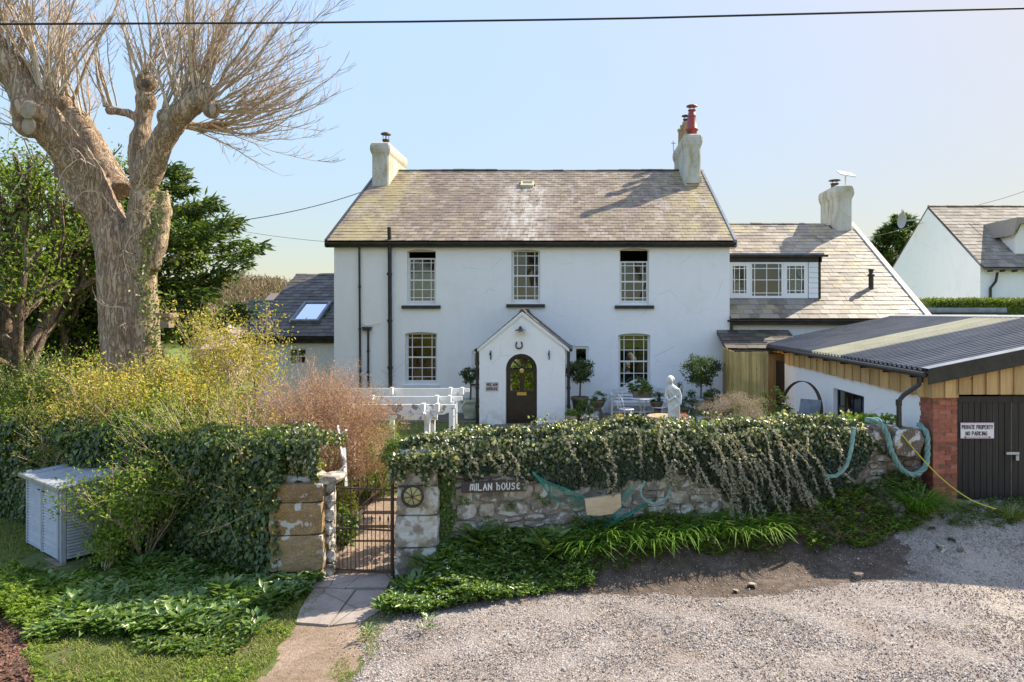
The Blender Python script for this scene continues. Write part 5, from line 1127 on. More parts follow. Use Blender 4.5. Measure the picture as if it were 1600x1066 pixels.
# fishing net
nt = MB(); 
def netpt(u, v):
    c0 = [(832, 738), (862, 772), (905, 800), (945, 815), (985, 803), (1013, 786)]; t = u * 5; i = min(int(t), 4); f = t - i
    p = (c0[i][0] * (1 - f) + c0[i + 1][0] * f, c0[i][1] * (1 - f) + c0[i + 1][1] * f)
    wd = 5 + 34 * math.sin(math.pi * min(1, u * 1.15)) ** 1.5 * (1 if u < .87 else .6)
    return wpt(p[0], p[1] + (v - .7) * wd, .17 + .05 * math.sin(v * 3 + u * 5) + .03 * math.sin(u * 40 + v * 9))
for k in range(9):
    for sgn in (1, -1):
        pts = [netpt(min(1, max(0, u)), (math.sin((k / 15 + sgn * u * 1.3) * math.pi * 2) * .5 + .5)) for u in np.linspace(0, 1, 40)]; nt.tube(pts, .0034, 3, False)
for k in range(30):
    pts = []
    for t in np.linspace(0, 1, 7): pts.append(wpt(985 + 2 * math.sin(k * 2.1) + (k % 7) * 1.5 - 45 * t + 18 * t * t + math.sin(k + t * 6) * 3, 762 + 48 * t + math.sin(k * 1.3 + t * 5) * 3, .18 + .02 * math.sin(k)))
    if k < 9: nt.tube(pts, .0034, 3, False)
tag(nt.build('fishing_net', M['net'], None), 'green fishing net slung in a curve across the stone wall below the ivy', 'net')
dw = MB(); pts = [(914, 780), (970, 772), (971, 792), (957, 803), (937, 806), (917, 805)]
dw.prism([wpt(x, y, .31) for x, y in pts], -rn * .05)
dwo = tag(dw.build('driftwood_board', M['drift'], None), 'pale bleached driftwood board resting in the green fishing net', 'driftwood')
def rope(name, pts, r, label, cat, mat='rope', strands=3, twist=5.0, org=None):
    pts = [Vector(p) for p in pts]; dense = []
    for i in range(len(pts) - 1):
        p0, p1, p2, p3 = pts[max(i - 1, 0)], pts[i], pts[i + 1], pts[min(i + 2, len(pts) - 1)]
        for t in np.linspace(0, 1, 10, endpoint=False): dense.append(.5 * ((2 * p1) + (p2 - p0) * t + (2 * p0 - 5 * p1 + 4 * p2 - p3) * t * t + (3 * p1 - p0 - 3 * p2 + p3) * t ** 3))
    dense.append(pts[-1]); root = thing(name, tuple(pts[0]), label, cat)
    if strands == 1: part('cord', M[mat], root, lambda b: b.tube(dense, r, 6), smooth=True); return root
    for s in range(strands):
        sp = []; dist = 0
        for i, p in enumerate(dense):
            if i: dist += (p - dense[i - 1]).length
            d = (dense[min(i + 1, len(dense) - 1)] - dense[max(i - 1, 0)]).normalized(); a = d.cross(rn).normalized(); c = d.cross(a)
            an = dist * 16 + s * 2 * math.pi / strands; sp.append(p + (a * math.cos(an) + c * math.sin(an)) * r * .55)
        part('strand', M[mat], root, lambda b: b.tube(sp, r * .62, 6), smooth=True)
    return root
rope('mooring_rope', [wpt(*p) for p in ((1353, 657, .0), (1372, 658, .18), (1386, 680, .22), (1393, 706, .24), (1408, 733, .24), (1428, 742, .24), (1446, 728, .24), (1449, 700, .22), (1447, 676, .2), (1434, 662, .05))], .045, 'thick twisted teal rope looped over the right end of the stone wall', 'rope')
rope('mooring_rope', [wpt(*p) for p in ((1334, 668, .3), (1330, 700, .33), (1322, 728, .33), (1305, 744, .3), (1285, 742, .24))], .03, 'old teal rope half buried in hanging ivy, left of the thick loop', 'rope')
rope('pale_rope_hoop', [wpt(*p) for p in ((1008, 752, .22), (1001, 765, .24), (1006, 780, .26), (1022, 787, .26), (1040, 780, .24), (1048, 760, .2))], .018, 'pale blue rope hoop hanging on the wall right of the driftwood board', 'rope')
rope('yellow_cord', [wpt(1408, 678, .27), wpt(1440, 716, .32), P(1476, 752, 11.35), P(1515, 780, 11.2), P(1548, 793, 11.0), P(1556, 795, 11.0)], .011, 'thin yellow cord running from the wall top down to the garage door foot', 'cord', 'yellow', 1)

# ------------------------------------------------------------------ grey shed on slabs
A = Vector((-7.66, 10.16, 0)); dl = Vector((-1.32, .94, 0)).normalized(); dr_ = Vector((.58, .81, 0)).normalized()
Lw, Rw = 1.5, 1.15; zb = .10; sh = thing('storage_shed', tuple(A + dl * Lw / 2 + dr_ * Rw / 2), 'grey painted slatted garden store with double doors, in front of the ivy wall', 'shed')
zF, zK = 1.20, 1.30
Up = Vector((0, 0, 1))
part('body', M['iron'], sh, lambda b: b.prism([A + Up * zb + dr_ * .07 + dl * .07, A + dl * (Lw - .03) + Up * zb + dr_ * .07, A + dl * (Lw - .03) + dr_ * (Rw - .03) + Up * zb, A + dr_ * (Rw - .03) + dl * .07 + Up * zb], Up * (zF - zb - .04)))
part('leg', M['greypaint'], sh, lambda b: None or [b.obox(A + dl * (Lw * i) + dr_ * Rw * j + Up * .65 + dl * (.03 if not i else -.03) + dr_ * (.03 if not j else -.03), dl * .032, dr_ * .032, Up * .62) for i in (0, 1) for j in (0, 1)])
ns = 22
for i in range(ns):
    z0 = zb + .03 + (zF - zb - .08) * i / ns; h = (zF - zb - .08) / ns
    part('slat', M['greypaint'], sh, lambda b: b.prism([A + dr_ * .07 + Up * z0 - dl * .022, A + dr_ * .07 + Up * (z0 + h * .80) + dl * .004, A + dr_ * .07 + Up * (z0 + h * .80) + dl * .02, A + dr_ * .07 + Up * z0 + dl * .02], dr_ * (Rw - .14)))
for k in range(2):
    s0, s1 = .07 + k * (Lw - .14) / 2 + .006, .07 + (k + 1) * (Lw - .14) / 2 - .006
    dd_ = part('shed_door', M['greypaint'], sh, lambda b: [b.obox(A + dl * s + Up * (zb + zF - .04) / 2 - dr_ * .004, dl * .02, dr_ * .014, Up * (zF - zb - .06) / 2) for s in (s0 + .02, s1 - .02)][0])
    for i in range(ns):
        z0 = zb + .03 + (zF - zb - .08) * i / ns; h = (zF - zb - .08) / ns
        part('slat', M['greypaint'], dd_, lambda b: b.prism([A + dl * (s0 + .04) + Up * z0 - dr_ * .018, A + dl * (s0 + .04) + Up * (z0 + h * .64) + dr_ * .006, A + dl * (s0 + .04) + Up * (z0 + h * .64) + dr_ * .02, A + dl * (s0 + .04) + Up * z0 + dr_ * .02], dl * (s1 - s0 - .08)))
    part('handle', M['iron'], dd_, lambda b: b.obox(A + dl * (s1 - .09 if k == 0 else s0 + .09) + Up * (zF - .14) - dr_ * .03, dl * .035, dr_ * .006, Up * .008))
rfA = A - dl * .07 - dr_ * .07
nb_ = 12
for i in range(nb_):
    w = (Lw + .14) / nb_; p0 = rfA + dl * w * i
    q = [p0 + Up * (zF + .0), p0 + dl * (w - .006) + Up * (zF + .0), p0 + dl * (w - .006) + dr_ * (Rw + .14) + Up * zK, p0 + dr_ * (Rw + .14) + Up * zK]
    part('roof_board', M['greyfelt'], sh, lambda b: b.prism(q, Up * (.022 + random.uniform(-.002, .002))))
part('gable_infill', M['greypaint'], sh, lambda b: (b.prism([A + Up * (zF - .05), A + Up * zF, A + dr_ * Rw + Up * (zK - .02), A + dr_ * Rw + Up * (zF - .05)], dl * .03)))
part('gable_infill', M['greypaint'], sh, lambda b: (b.prism([A + dl * Lw + Up * (zF - .05), A + dl * Lw + Up * zF, A + dl * Lw + dr_ * Rw + Up * (zK - .02), A + dl * Lw + dr_ * Rw + Up * (zF - .05)], -dl * .03)))
part('roof_trim', M['galv'], sh, lambda b: (b.beam(rfA + Up * (zF + .005), rfA + dl * (Lw + .14) + Up * (zF + .005), .03, .05)))
sb = thing('shed_base', tuple(A + dl * 1.2), 'timber sleepers and pale concrete slabs laid under the grey garden store', 'paving')
for off, w, h, mt, l0, l1 in ((-.16, .14, .07, 'wood_old', -.05, Lw + .05), (-.02, .12, .085, 'wood_old', -.1, Lw + .3)):
    part('sleeper', M[mt], sb, lambda b: b.beam(A + dr_ * off + dl * l0 + Up * h / 2, A + dr_ * off + dl * l1 + Up * h / 2, w, h))
for s in (.35, .95, 1.55, 1.95):
    part('slab', M['concrete'] if s < 1.5 else M['galv'], sb, lambda b: b.obox(A + dl * s - dr_ * .36 + Up * .03, dl * .2, dr_ * .13, Up * .035))

# ------------------------------------------------------------------ pergola
pg = thing('pergola', (-3.5, 14.8, .5), 'low white painted garden pergola with flaking beams in front of the farmhouse', 'pergola')
pz = 2.0
for i, (y, xr, mt) in enumerate(((13.5, X(711, 13.5), 'peel'), (14.8, X(722, 14.8), 'white'), (16.4, X(733, 16.4), 'white'))):
    if mt == 'peel': M['peel'] = M.get('peel') or m_paint_peel()
    hb = .2 if i else .2; xl = -4.6 - i * .7
    part('beam', M[mt], pg, lambda b: b.prism([(xl, y, pz - hb), (xr - .22, y, pz - hb), (xr - .12, y, pz - hb + .05), (xr - .10, y, pz - .1), (xr, y, pz - .08), (xr, y, pz), (xl, y, pz)], (0, .05, 0)))
for x in (-2.72, -3.0, -4.4):
    for yy in (13.5, 14.8, 16.4): part('cross_beam', M['white'], pg, lambda b: b.box(x - .035, x + .035, yy - .16, yy - .002, pz - .13, pz + .035))
for x, y in ((-2.68, 14.72), (-2.93, 13.46), (-4.4, 13.46), (-4.4, 16.35), (-2.9, 16.35)):
    part('post', M['white'], pg, lambda b: (b.box(x - .05, x + .05, y - .05, y + .05, .35, pz - .101),))
part('brace', M['white'], pg, lambda b: b.beam((-2.93, 13.46, 1.55), (-2.93, 13.2, 1.88), .05, .05))
part('stay', M['white'], pg, lambda b: b.beam((-2.68, 14.72, 1.5), (-2.4, 14.72, 1.9), .012, .012))
pl_ = thing('rail_board', (-4, 15.1, .5), 'flaking white painted board on short posts under the pergola beams', 'fence')
part('face', M['peel'], pl_, lambda b: b.box(-5.0, -3.05, 15.0, 15.06, 1.46, 1.72))
for x in (-4.9, -3.2): part('post', M['peel'], pl_, lambda b: b.box(x, x + .08, 15.07, 15.15, .4, 1.7))
tr = thing('trellis_arch', (X(537, 11.2), 11.2, .2), 'leaning white weathered timber rails and post beside the garden path behind the gate', 'trellis')
for a, c, w in (((538, 700, 11.3), (541, 760, 11.0), .045), ((505, 700, 11.3), (541, 672, 11.3), .05), ((512, 752, 10.9), (540, 728, 11.0), .05), ((528, 665, 11.6), (541, 752, 11.0), .03)):
    part('rail', M['peel'], tr, lambda b: b.beam(P(*a), P(*c), w, .025))

# ------------------------------------------------------------------ terrace furniture
def garden_bench(x, y, z):
    t = thing('garden_bench', (x, y, z), 'white curved back slatted garden bench under the lower right window', 'bench'); w = .92
    part('seat', M['white'], t, lambda b: [b.box(x - w, x + w, y - .25 + i * .1, y - .16 + i * .1, z + .42, z + .45) for i in range(5)][0])
    def back(b):
        n = 14; pts = []
        for i in range(n + 1):
            u = -1 + 2 * i / n; h = .82 + (.30 * math.cos(u / .62 * math.pi / 2) if abs(u) < .62 else 0); pts.append(Vector((x + u * w, y + .27, z + h)))
        for a, c in zip(pts[:-1], pts[1:]): b.beam(a, c, .05, .075, (0, 1, 0))
        for zz in (.52, .62, .72, .80): b.box(x - w, x + w, y + .26, y + .28, z + zz - .026, z + zz + .026)
        for u in (-.6, -.2, .2, .6): b.box(x + u * w - .02, x + u * w + .02, y + .255, y + .285, z + .45, z + .84 + (.25 if abs(u) < .5 else 0))
        for a in (.25, .42): b.tube([(x + a * w * math.cos(t_), y + .27, z + .82 + a * .62 * math.sin(t_)) for t_ in np.linspace(0, math.pi, 9)], .016, 4)
    part('backrest', M['white'], t, back)
    for sx_ in (-1, 1):
        for sy_ in (-.24, .27): part('leg', M['white'], t, lambda b: b.box(x + sx_ * w - .035, x + sx_ * w + .035, y + sy_ - .035, y + sy_ + .035, z, z + (.64 if sy_ < 0 else .82)))
        part('armrest', M['white'], t, lambda b: b.beam((x + sx_ * w, y - .3, z + .665), (x + sx_ * w, y + .26, z + .68), .07, .035))
    part('apron', M['white'], t, lambda b: (b.box(x - w, x + w, y - .24, y - .215, z + .34, z + .415), b.box(x - w, x + w, y - .22, y - .2, z + .12, z + .16)))
garden_bench(X(1000, 22.0), 21.95, .53)
def scroll_table(x, y, z):
    t = thing('garden_table', (x, y, z), 'small round white metal garden table carrying a trough of leafy plants', 'table')
    part('table_top', M['white'], t, lambda b: b.lathe([(.02, .7), (.40, .7), (.42, .715), (.40, .73), (.02, .732)], (x, y, z), 24))
    for k in range(4):
        a = k * math.pi / 2 + .5; part('leg', M['white'], t, lambda b: b.tube([(x + r * math.cos(a), y + r * math.sin(a), z + h) for r, h in ((.16, .7), (.13, .5), (.05, .36), (.12, .2), (.3, .05), (.34, .0))], .013, 5))
scroll_table(X(1004, 20.7), 20.7, .53)
def scroll_chair(x, y, z, rot, label):
    t = thing('garden_chair', (x, y, z), label, 'chair', 'white metal chairs at the round garden table'); R = lambda px, py, pz: (x + px * math.cos(rot) - py * math.sin(rot), y + px * math.sin(rot) + py * math.cos(rot), z + pz)
    part('seat', M['white'], t, lambda b: b.lathe([(.01, .43), (.21, .43), (.23, .445), (.21, .46), (.01, .462)], (x, y, z), 18))
    part('backrest', M['white'], t, lambda b: (b.tube([R(-.2, .18, .44), R(-.22, .24, .7), R(-.12, .28, .86), R(0, .29, .9), R(.12, .28, .86), R(.22, .24, .7), R(.2, .18, .44)], .015, 5), b.tube([R(-.1, .2, .45), R(-.06, .25, .6), R(.06, .26, .7), R(0, .28, .88)], .01, 4), b.tube([R(.1, .2, .45), R(.06, .25, .6), R(-.06, .26, .7), R(0, .28, .88)], .01, 4)))
    for sx_, sy_ in ((-1, -1), (1, -1), (-1, 1), (1, 1)): part('leg', M['white'], t, lambda b: b.tube([R(sx_ * .15, sy_ * .15, .43), R(sx_ * .12, sy_ * .13, .25), R(sx_ * .2, sy_ * .2, 0)], .014, 5))
scroll_chair(X(979, 20.2), 20.2, .53, 2.0, 'white scrolled metal chair left of the round garden table')
scroll_chair(X(1030, 20.6), 20.6, .53, -2.0, 'white scrolled metal chair right of the round garden table, behind the statue')

def foliage_ball(name, c, r, n, size, mat, parent, sc=(1, 1, 1), shell=.45, asp=.55, clumps=0):
    c = np.array(c, float); d = rdir(n)
    if clumps:
        cc = rdir(clumps); cc *= rng.uniform(.55, 1.0, (clumps, 1)); idx = rng.integers(0, clumps, n); p = cc[idx] + d * rng.uniform(.05, .3, (n, 1)); d = unit(p)
    else: p = d * rng.uniform(shell, 1.0, (n, 1)) ** .5 * (1 + .12 * np.sin(d[:, :1] * 7 + d[:, 1:2] * 5))
    return leaf_volume(name, c + p * r * np.array(sc), d, size, mat, asp, parent)
def pot_prof(kind, r, h):
    if kind == 'urn': return [(r * .6, 0), (r * .72, h * .05), (r * .66, h * .12), (r * .86, h * .45), (r * .98, h * .62), (r * .9, h * .68), (r * .96, h * .8), (r * 1.0, h * .84), (r * 1.12, h * .9), (r * 1.14, h * .97), (r * 1.02, h), (r * .9, h * .95)]
    if kind == 'bowl': return [(r * .5, 0), (r * .6, h * .08), (r * .45, h * .2), (r * .8, h * .45), (r * 1.0, h * .85), (r * 1.08, h * .9), (r * 1.05, h), (r * .9, h * .95)]
    if kind == 'cyl': return [(r * .95, 0), (r, h * .05), (r, h * .95), (r * .92, h), (r * .85, h * .9)]
    return [(r * .66, 0), (r * .95, h * .8), (r * 1.08, h * .82), (r * 1.1, h), (r * .92, h), (r * .9, h * .92)]
def pot(parent, x, y, z, r, h, kind, mat, soil=True):
    p = part('pot', M[mat], parent, lambda b: b.lathe(pot_prof(kind, r, h), (x, y, z), 20), smooth=True)
    part('compost', M['soil'], parent, lambda b: b.lathe([(r * .9, h * .9), (.001, h * .93)], (x, y, z), 14)); return p
def potted(label, px, pytop, y, r, h, kind, mat, pl, prad, ph, leafm, n, size, z=.53, cat='potted plant', name='potted_plant', stem=False, asp=.5):
    x = X(px, y); t = thing(name, (x, y, z), label, cat); pot(t, x, y, z, r, h, kind, mat)
    if z > .58 and z != .75 and pl != 'tree' and mat != 'terracotta': part('stand', M['stonepot'], t, lambda b: b.lathe([(r * .7, 0), (r * .62, z - .53)], (x, y, .53), 12))
    if pl == 'tree':
        cz = Z(pytop, y) - prad * .82
        part('trunk', M['bark2'], t, lambda b: b.tube([(x, y, z + h * .9), (x + .015, y, (z + h + cz) / 2), (x - .01, y, cz)], [.03, .025, .02], 7))
        def br(b):
            for k in range(16): d = Vector(rdir(1, (0, 0, .5))[0]); b.tube([(x, y, cz - prad * .5), (x + d.x * prad * .4, y + d.y * prad * .4, cz - prad * .3 + d.z * prad * .3), (x + d.x * prad * .8, y + d.y * prad * .8, cz + d.z * prad * .6)], [.012, .008, .004], 4)
        part('branches', M['bark2'], t, br, kind='stuff')
        foliage_ball('crown', (x, y, cz), prad, n, size, M[leafm], t, (1.05, 1.05, .8), clumps=70, asp=.45)
    elif pl == 'blades':
        a = rng.uniform(0, 6.283, n); rr = rng.uniform(0, r * .6, n); C = np.stack([x + rr * np.cos(a), y + rr * np.sin(a), np.full(n, z + h * .9)], 1); D = rdir(n, (0, 0, 1.3), .5)
        blades('leaves', C, D, ph * rng.uniform(.6, 1.1, n), size, .35, M[leafm], t)
    else:
        foliage_ball('leaves', (x, y, z + h + ph * .35), prad, n, size, M[leafm], t, (1, 1, ph / prad * .6), clumps=18, asp=asp)
    return t
potted('clipped bay tree in a large mossy cream urn, left of the porch', 735, 574, 21.2, .29, .62, 'urn', 'urn', 'tree', .30, 0, 'bay', 900, .085, cat='bay tree', name='potted_bay_tree')
tq = thing('plinth', (X(899, 20.9), 20.9, .53), 'old stone trough raising the bay tree right of the porch', 'plinth'); part('block', M['stonepot'], tq, lambda b: b.box(X(884, 20.9), X(914, 20.9), 20.7, 21.1, .53, .75))
potted('round headed bay tree in a brown stone pot, right of the porch', 906, 561, 20.9, .26, .5, 'pot', 'stonepot', 'tree', .44, 0, 'bay', 2200, .085, z=.75, cat='bay tree', name='potted_bay_tree')
tq = thing('pot_stand', (X(1095, 20.6), 20.6, .53), 'low dark stand under the glazed bowl of the bay tree by the fence', 'stand'); part('block', M['stonepot'], tq, lambda b: b.box(X(1080, 20.6), X(1111, 20.6), 20.4, 20.9, .53, .92))
potted('round headed bay tree in a pale glazed bowl beside the timber fence', 1095, 556, 20.6, .34, .34, 'bowl', 'urnblue', 'tree', .55, 0, 'bay', 2600, .09, z=.92, cat='bay tree', name='potted_bay_tree')
potted('leafy plants in a big brown stone bowl right of the glazed bowl', 1113, 0, 20.3, .28, .38, 'bowl', 'stonepot', 'ball', .28, .25, 'mid', 500, .07, z=.95)
potted('trailing green plant in a stone bowl on a galvanised can, left of the bench', 934, 0, 20.8, .22, .3, 'bowl', 'stonepot', 'ball', .27, .3, 'mid', 500, .06, z=.85)
potted('tufted plant in a buff square pot at the right foot of the porch', 893, 0, 19.6, .17, .34, 'cyl', 'buffclay', 'ball', .18, .2, 'lime', 300, .06, z=.53)
potted('bushy green plant in a round brown pot near the porch', 912, 0, 19.9, .24, .3, 'bowl', 'stonepot', 'ball', .33, .5, 'mid', 900, .06, z=.6)
potted('white flowering plant in a grey brown pot between porch and bench', 921, 0, 19.1, .22, .26, 'bowl', 'stonepot', 'ball', .24, .25, 'whitefl', 350, .04, z=.53)
potted('pale galvanised can with a small shoot, left of the bench', 930, 0, 20.2, .11, .26, 'cyl', 'galv', 'ball', .1, .1, 'mid', 60, .04, z=.65, name='zinc_can', cat='can')
potted('pink flowers in a small pale pot in front of the round table', 972, 0, 17.6, .11, .2, 'urn', 'signwhite', 'ball', .17, .16, 'pink', 260, .045, z=.86)
potted('pink flowering plant in a pot just right of the statue', 1071, 0, 17.8, .14, .22, 'pot', 'buffclay', 'ball', .18, .2, 'pink', 260, .04, z=.8)
potted('dark grey green shrub in a brown pot behind the statue', 1064, 0, 20.4, .24, .4, 'bowl', 'stonepot', 'ball', .42, .7, 'olive' if False else 'bay', 900, .07, z=.6)
potted('blue grey glazed jar with a small herb beside the statue', 1077, 0, 19.4, .13, .36, 'cyl', 'galv', 'ball', .12, .1, 'mid', 80, .04, z=.53)
potted('white glazed jar with a small herb right of the blue grey jar', 1094, 0, 19.4, .13, .36, 'cyl', 'galv', 'ball', .12, .1, 'mid', 80, .04, z=.53)
potted('small pale figurine pot with succulents in front of the fence', 1126, 0, 19.6, .17, .24, 'pot', 'buffclay', 'ball', .16, .2, 'whitefl', 120, .05, z=.85)
potted('dark shrub in a terracotta pot by the garage side door', 1212, 0, 15.9, .27, .36, 'pot', 'terracotta', 'ball', .45, .8, 'bay', 1300, .06, z=.95)
potted('fern like green plant in a low pot left of the statue', 1026, 0, 20.6, .2, .25, 'bowl', 'stonepot', 'ball', .22, .3, 'bay', 300, .07, z=.9)
# trough of plants on the table
tg = thing('planting_trough', (X(1003, 20.7), 20.7, 1.27), 'brown clay trough of leafy plants standing on the round white table', 'planter')
part('trough', M['stonepot'], tg, lambda b: b.prism([(X(1003, 20.7) - .26, 20.58, 1.265), (X(1003, 20.7) + .26, 20.58, 1.265), (X(1003, 20.7) + .3, 20.55, 1.45), (X(1003, 20.7) - .3, 20.55, 1.45)], (0, .28, 0)))
foliage_ball('leaves', (X(1003, 20.7), 20.7, 1.56), .34, 700, .12, M['mid'], tg, (1.1, .6, .8), clumps=20, asp=.35)
# bird bath
bb = thing('bird_bath', (X(1033, 16.9), 16.9, .5), 'mossy terracotta bird bath bowl left of the statue', 'bird bath')
part('bowl', M['buffclay'], bb, lambda b: b.lathe([(.1, .0), (.12, .05), (.07, .12), (.07, .5), (.16, .62), (.34, .70), (.37, .75), (.35, .78), (.28, .74), (.02, .72)], (X(1033, 16.9), 16.9, .5), 22), smooth=True)
# statue
stx, sty = X(1049, 16.2), 16.2
st = thing('statue', (stx, sty, .5), 'weathered white garden statue of a draped figure looking down, behind the ivy wall', 'statue')
part('plinth', M['plaster'], st, lambda b: (b.box(stx - .2, stx + .2, sty - .2, sty + .2, .4, .98), b.box(stx - .24, stx + .24, sty - .24, sty + .24, .94, 1.02)))
def fig(b):
    z0 = 1.0
    rings = [(.20, .17, 0, 0), (.19, .16, .12, 0), (.14, .13, .3, .0), (.13, .12, .48, -.01), (.155, .13, .62, .0), (.13, .11, .74, .01), (.115, .095, .82, .015), (.15, .11, .93, .01), (.17, .115, 1.02, .0), (.11, .09, 1.08, -.01), (.055, .055, 1.12, -.015), (.05, .05, 1.16, -.02)]
    k = 28; bs = len(b.v)
    for j, (rx, ry, z, ox) in enumerate(rings):
        for i in range(k):
            a = 2 * math.pi * i / k; f = 1 + (.10 * math.sin(a * 7 + z * 6) if z < .75 else .03 * math.sin(a * 4 + z * 9)); b.v.append((stx + ox + rx * f * math.cos(a), sty + ry * f * math.sin(a), z0 + z))
    for j in range(len(rings) - 1):
        for i in range(k): b.f.append((bs + j * k + i, bs + j * k + (i + 1) % k, bs + (j + 1) * k + (i + 1) % k, bs + (j + 1) * k + i))
    b.f.append(tuple(bs + i for i in range(k))[::-1]); b.f.append(tuple(bs + (len(rings) - 1) * k + i for i in range(k)))
    b.ball((stx - .045, sty - .03, z0 + 1.22), .09, 14, (.9, 1, 1.15), 10); b.ball((stx + .0, sty + .03, z0 + 1.26), .085, 14, (1.05, 1, .85), 8); b.ball((stx + .06, sty + .07, z0 + 1.24), .05, 10)
    b.ball((stx - .125, sty - .05, z0 + 1.2), .018, 8)
    b.tube([(stx - .15, sty, z0 + 1.0), (stx - .2, sty - .03, z0 + .85), (stx - .13, sty - .12, z0 + .74), (stx + .0, sty - .14, z0 + .82)], [.05, .042, .036, .028], 9)
    b.tube([(stx + .15, sty, z0 + 1.01), (stx + .2, sty - .02, z0 + .84), (stx + .17, sty - .08, z0 + .68), (stx + .08, sty - .13, z0 + .6)], [.05, .042, .036, .028], 9)
    b.ball((stx + .02, sty - .14, z0 + .83), .034, 8, (1.3, 1, .8)); b.ball((stx + .06, sty - .14, z0 + .6), .034, 8, (1, 1, 1.2))
    b.tube([(stx - .15, sty - .02, z0 + 1.03), (stx - .02, sty - .12, z0 + .9), (stx + .12, sty - .08, z0 + .72), (stx + .15, sty - .02, z0 + .3), (stx + .13, sty - .02, z0 + .02)], [.03, .035, .04, .05, .06], 8)
def fig2(b):
    fig(b); b.v = [(stx + (v[0] - stx) * .88 + .05 * math.sin((v[2] - 1) * 2.6), sty + (v[1] - sty) * .85, v[2]) for v in b.v]
fg = part('figure', M['plaster'], st, fig2)
rm = fg.modifiers.new('fuse', 'REMESH'); rm.mode = 'VOXEL'; rm.voxel_size = .012; rm.use_smooth_shade = True
sm = fg.modifiers.new('soft', 'SMOOTH'); sm.iterations = 2
# iron hoop, slates and wire basket by the garage wall
hy0, hy1 = ypx(1270, GX - .3), ypx(1232, GX - .3)
hc_y, hR = 14.6, .95
hp = MB(); hoopc = Vector((5.6, 17.05, 1.33))
def hoop(b):
    n = 44; hv = Vector((.375, -.93, 0)).normalized(); uu = Vector((.12, .05, .98)).normalized()
    pts = [hoopc + hv * .74 * math.cos(2 * math.pi * i / n) + uu * .78 * math.sin(2 * math.pi * i / n) for i in range(n)]
    for i in range(n): a, c = pts[i], pts[(i + 1) % n]; b.beam(a, a + (c - a) * 1.04, .10, .016, ((a + c) / 2 - hoopc).normalized())
hoop(hp); tag(hp.build('iron_hoop', M['iron'], None), 'large rusty iron cartwheel hoop leaning against the white garage wall', 'hoop')
pbn = thing('potting_bench', (5, 16.2, .53), 'low dark timber bench carrying slates and pots along the garage wall', 'bench')
part('bench_top', M['wood_old'], pbn, lambda b: b.box(4.2, 5.75, 15.5, 16.7, .88, .94))
for x, y in ((4.3, 15.6), (5.65, 15.6), (4.3, 16.6), (5.65, 16.6)): part('leg', M['wood_old'], pbn, lambda b: b.box(x - .04, x + .04, y - .04, y + .04, .5, .88))
for lbl, px, y, w, h, zb_, m, r in (('grey slate sheet leaning on the garage wall inside the hoop', 1264, 16.5, .5, .78, .94, 'lead', .3), ('small dark slate leaning in front of the grey sheet', 1257, 16.2, .36, .52, .94, 'lead', -.2), ('mauve tile standing in front of the two slates', 1254, 15.9, .36, .26, .94, 'pinkt', .2)):
    if m == 'pinkt' and 'pinkt' not in M: M['pinkt'] = basic('mauve_tile', (.40, .30, .36), (.3, .24, .28), .7)
    o = thing('leaning_slab', (X(px, y), y, zb_), lbl, 'slate'); part('slab', M[m], o, lambda b: b.obox((X(px, y), y, zb_ + h / 2), (w / 2 * .8, -w / 2 * .6, 0), (.012 * .6, .012 * .8, 0), (.03 + r * .1, .03, h / 2)))
wbk = MB(); wc0 = Vector((X(1240, 15.9), 15.9, .96))
for k in range(9):
    a = k * .7; wbk.tube([wc0 + Vector((.2 * math.cos(a + t) * (1 + t * .1), .2 * math.sin(a + t), t * .13 + .03 * math.sin(t * 5 + k))) for t in np.linspace(0, 3.4, 14)], .006, 4)
tag(wbk.build('wire_basket', M['iron'], None), 'rusty openwork wire basket beside the slates at the garage wall', 'basket')

# ------------------------------------------------------------------ cables
cb = thing('overhead_cable', (0, 7, 6.8), 'thick black overhead cable crossing the whole sky from left to right', 'cable')
part('strand', M['cable'], cb, lambda b: b.tube([P(-60, 38, 6.6), P(200, 37, 6.9), P(420, 36, 7.2), P(640, 34, 7.2), P(860, 31, 7.2), P(1000, 28.5, 7.2), P(1250, 22, 7.0), P(1450, 17, 6.9), P(1680, 11, 6.8)], .0105, 6))
def wire(label, pts, r, nm='service_wire'):
    b = MB(); b.tube(pts, r, 4); tag(b.build(nm, M['cable'], None), label, 'wire')
def sag(a, c, s, n=8): return [a.lerp(c, i / n) - Vector((0, 0, s * 4 * (i / n) * (1 - i / n))) for i in range(n + 1)]
wire('twisted service wire rising to the left gable of the farmhouse', sag(P(352, 348, 19), P(563, 301, 24.5), .12), .016)
wire('faint thin wire below the twisted one, left of the farmhouse', sag(P(300, 345, 26), P(512, 378, 22.4), .1), .008)
wire('thin wire running off right above the neighbouring roof', sag(P(1530, 320, 34), P(1620, 292, 33), .05), .012)
wire('faint wire from the wing chimney towards the neighbouring dish', sag(P(1335, 375, 28), P(1450, 345, 36), .1), .01)

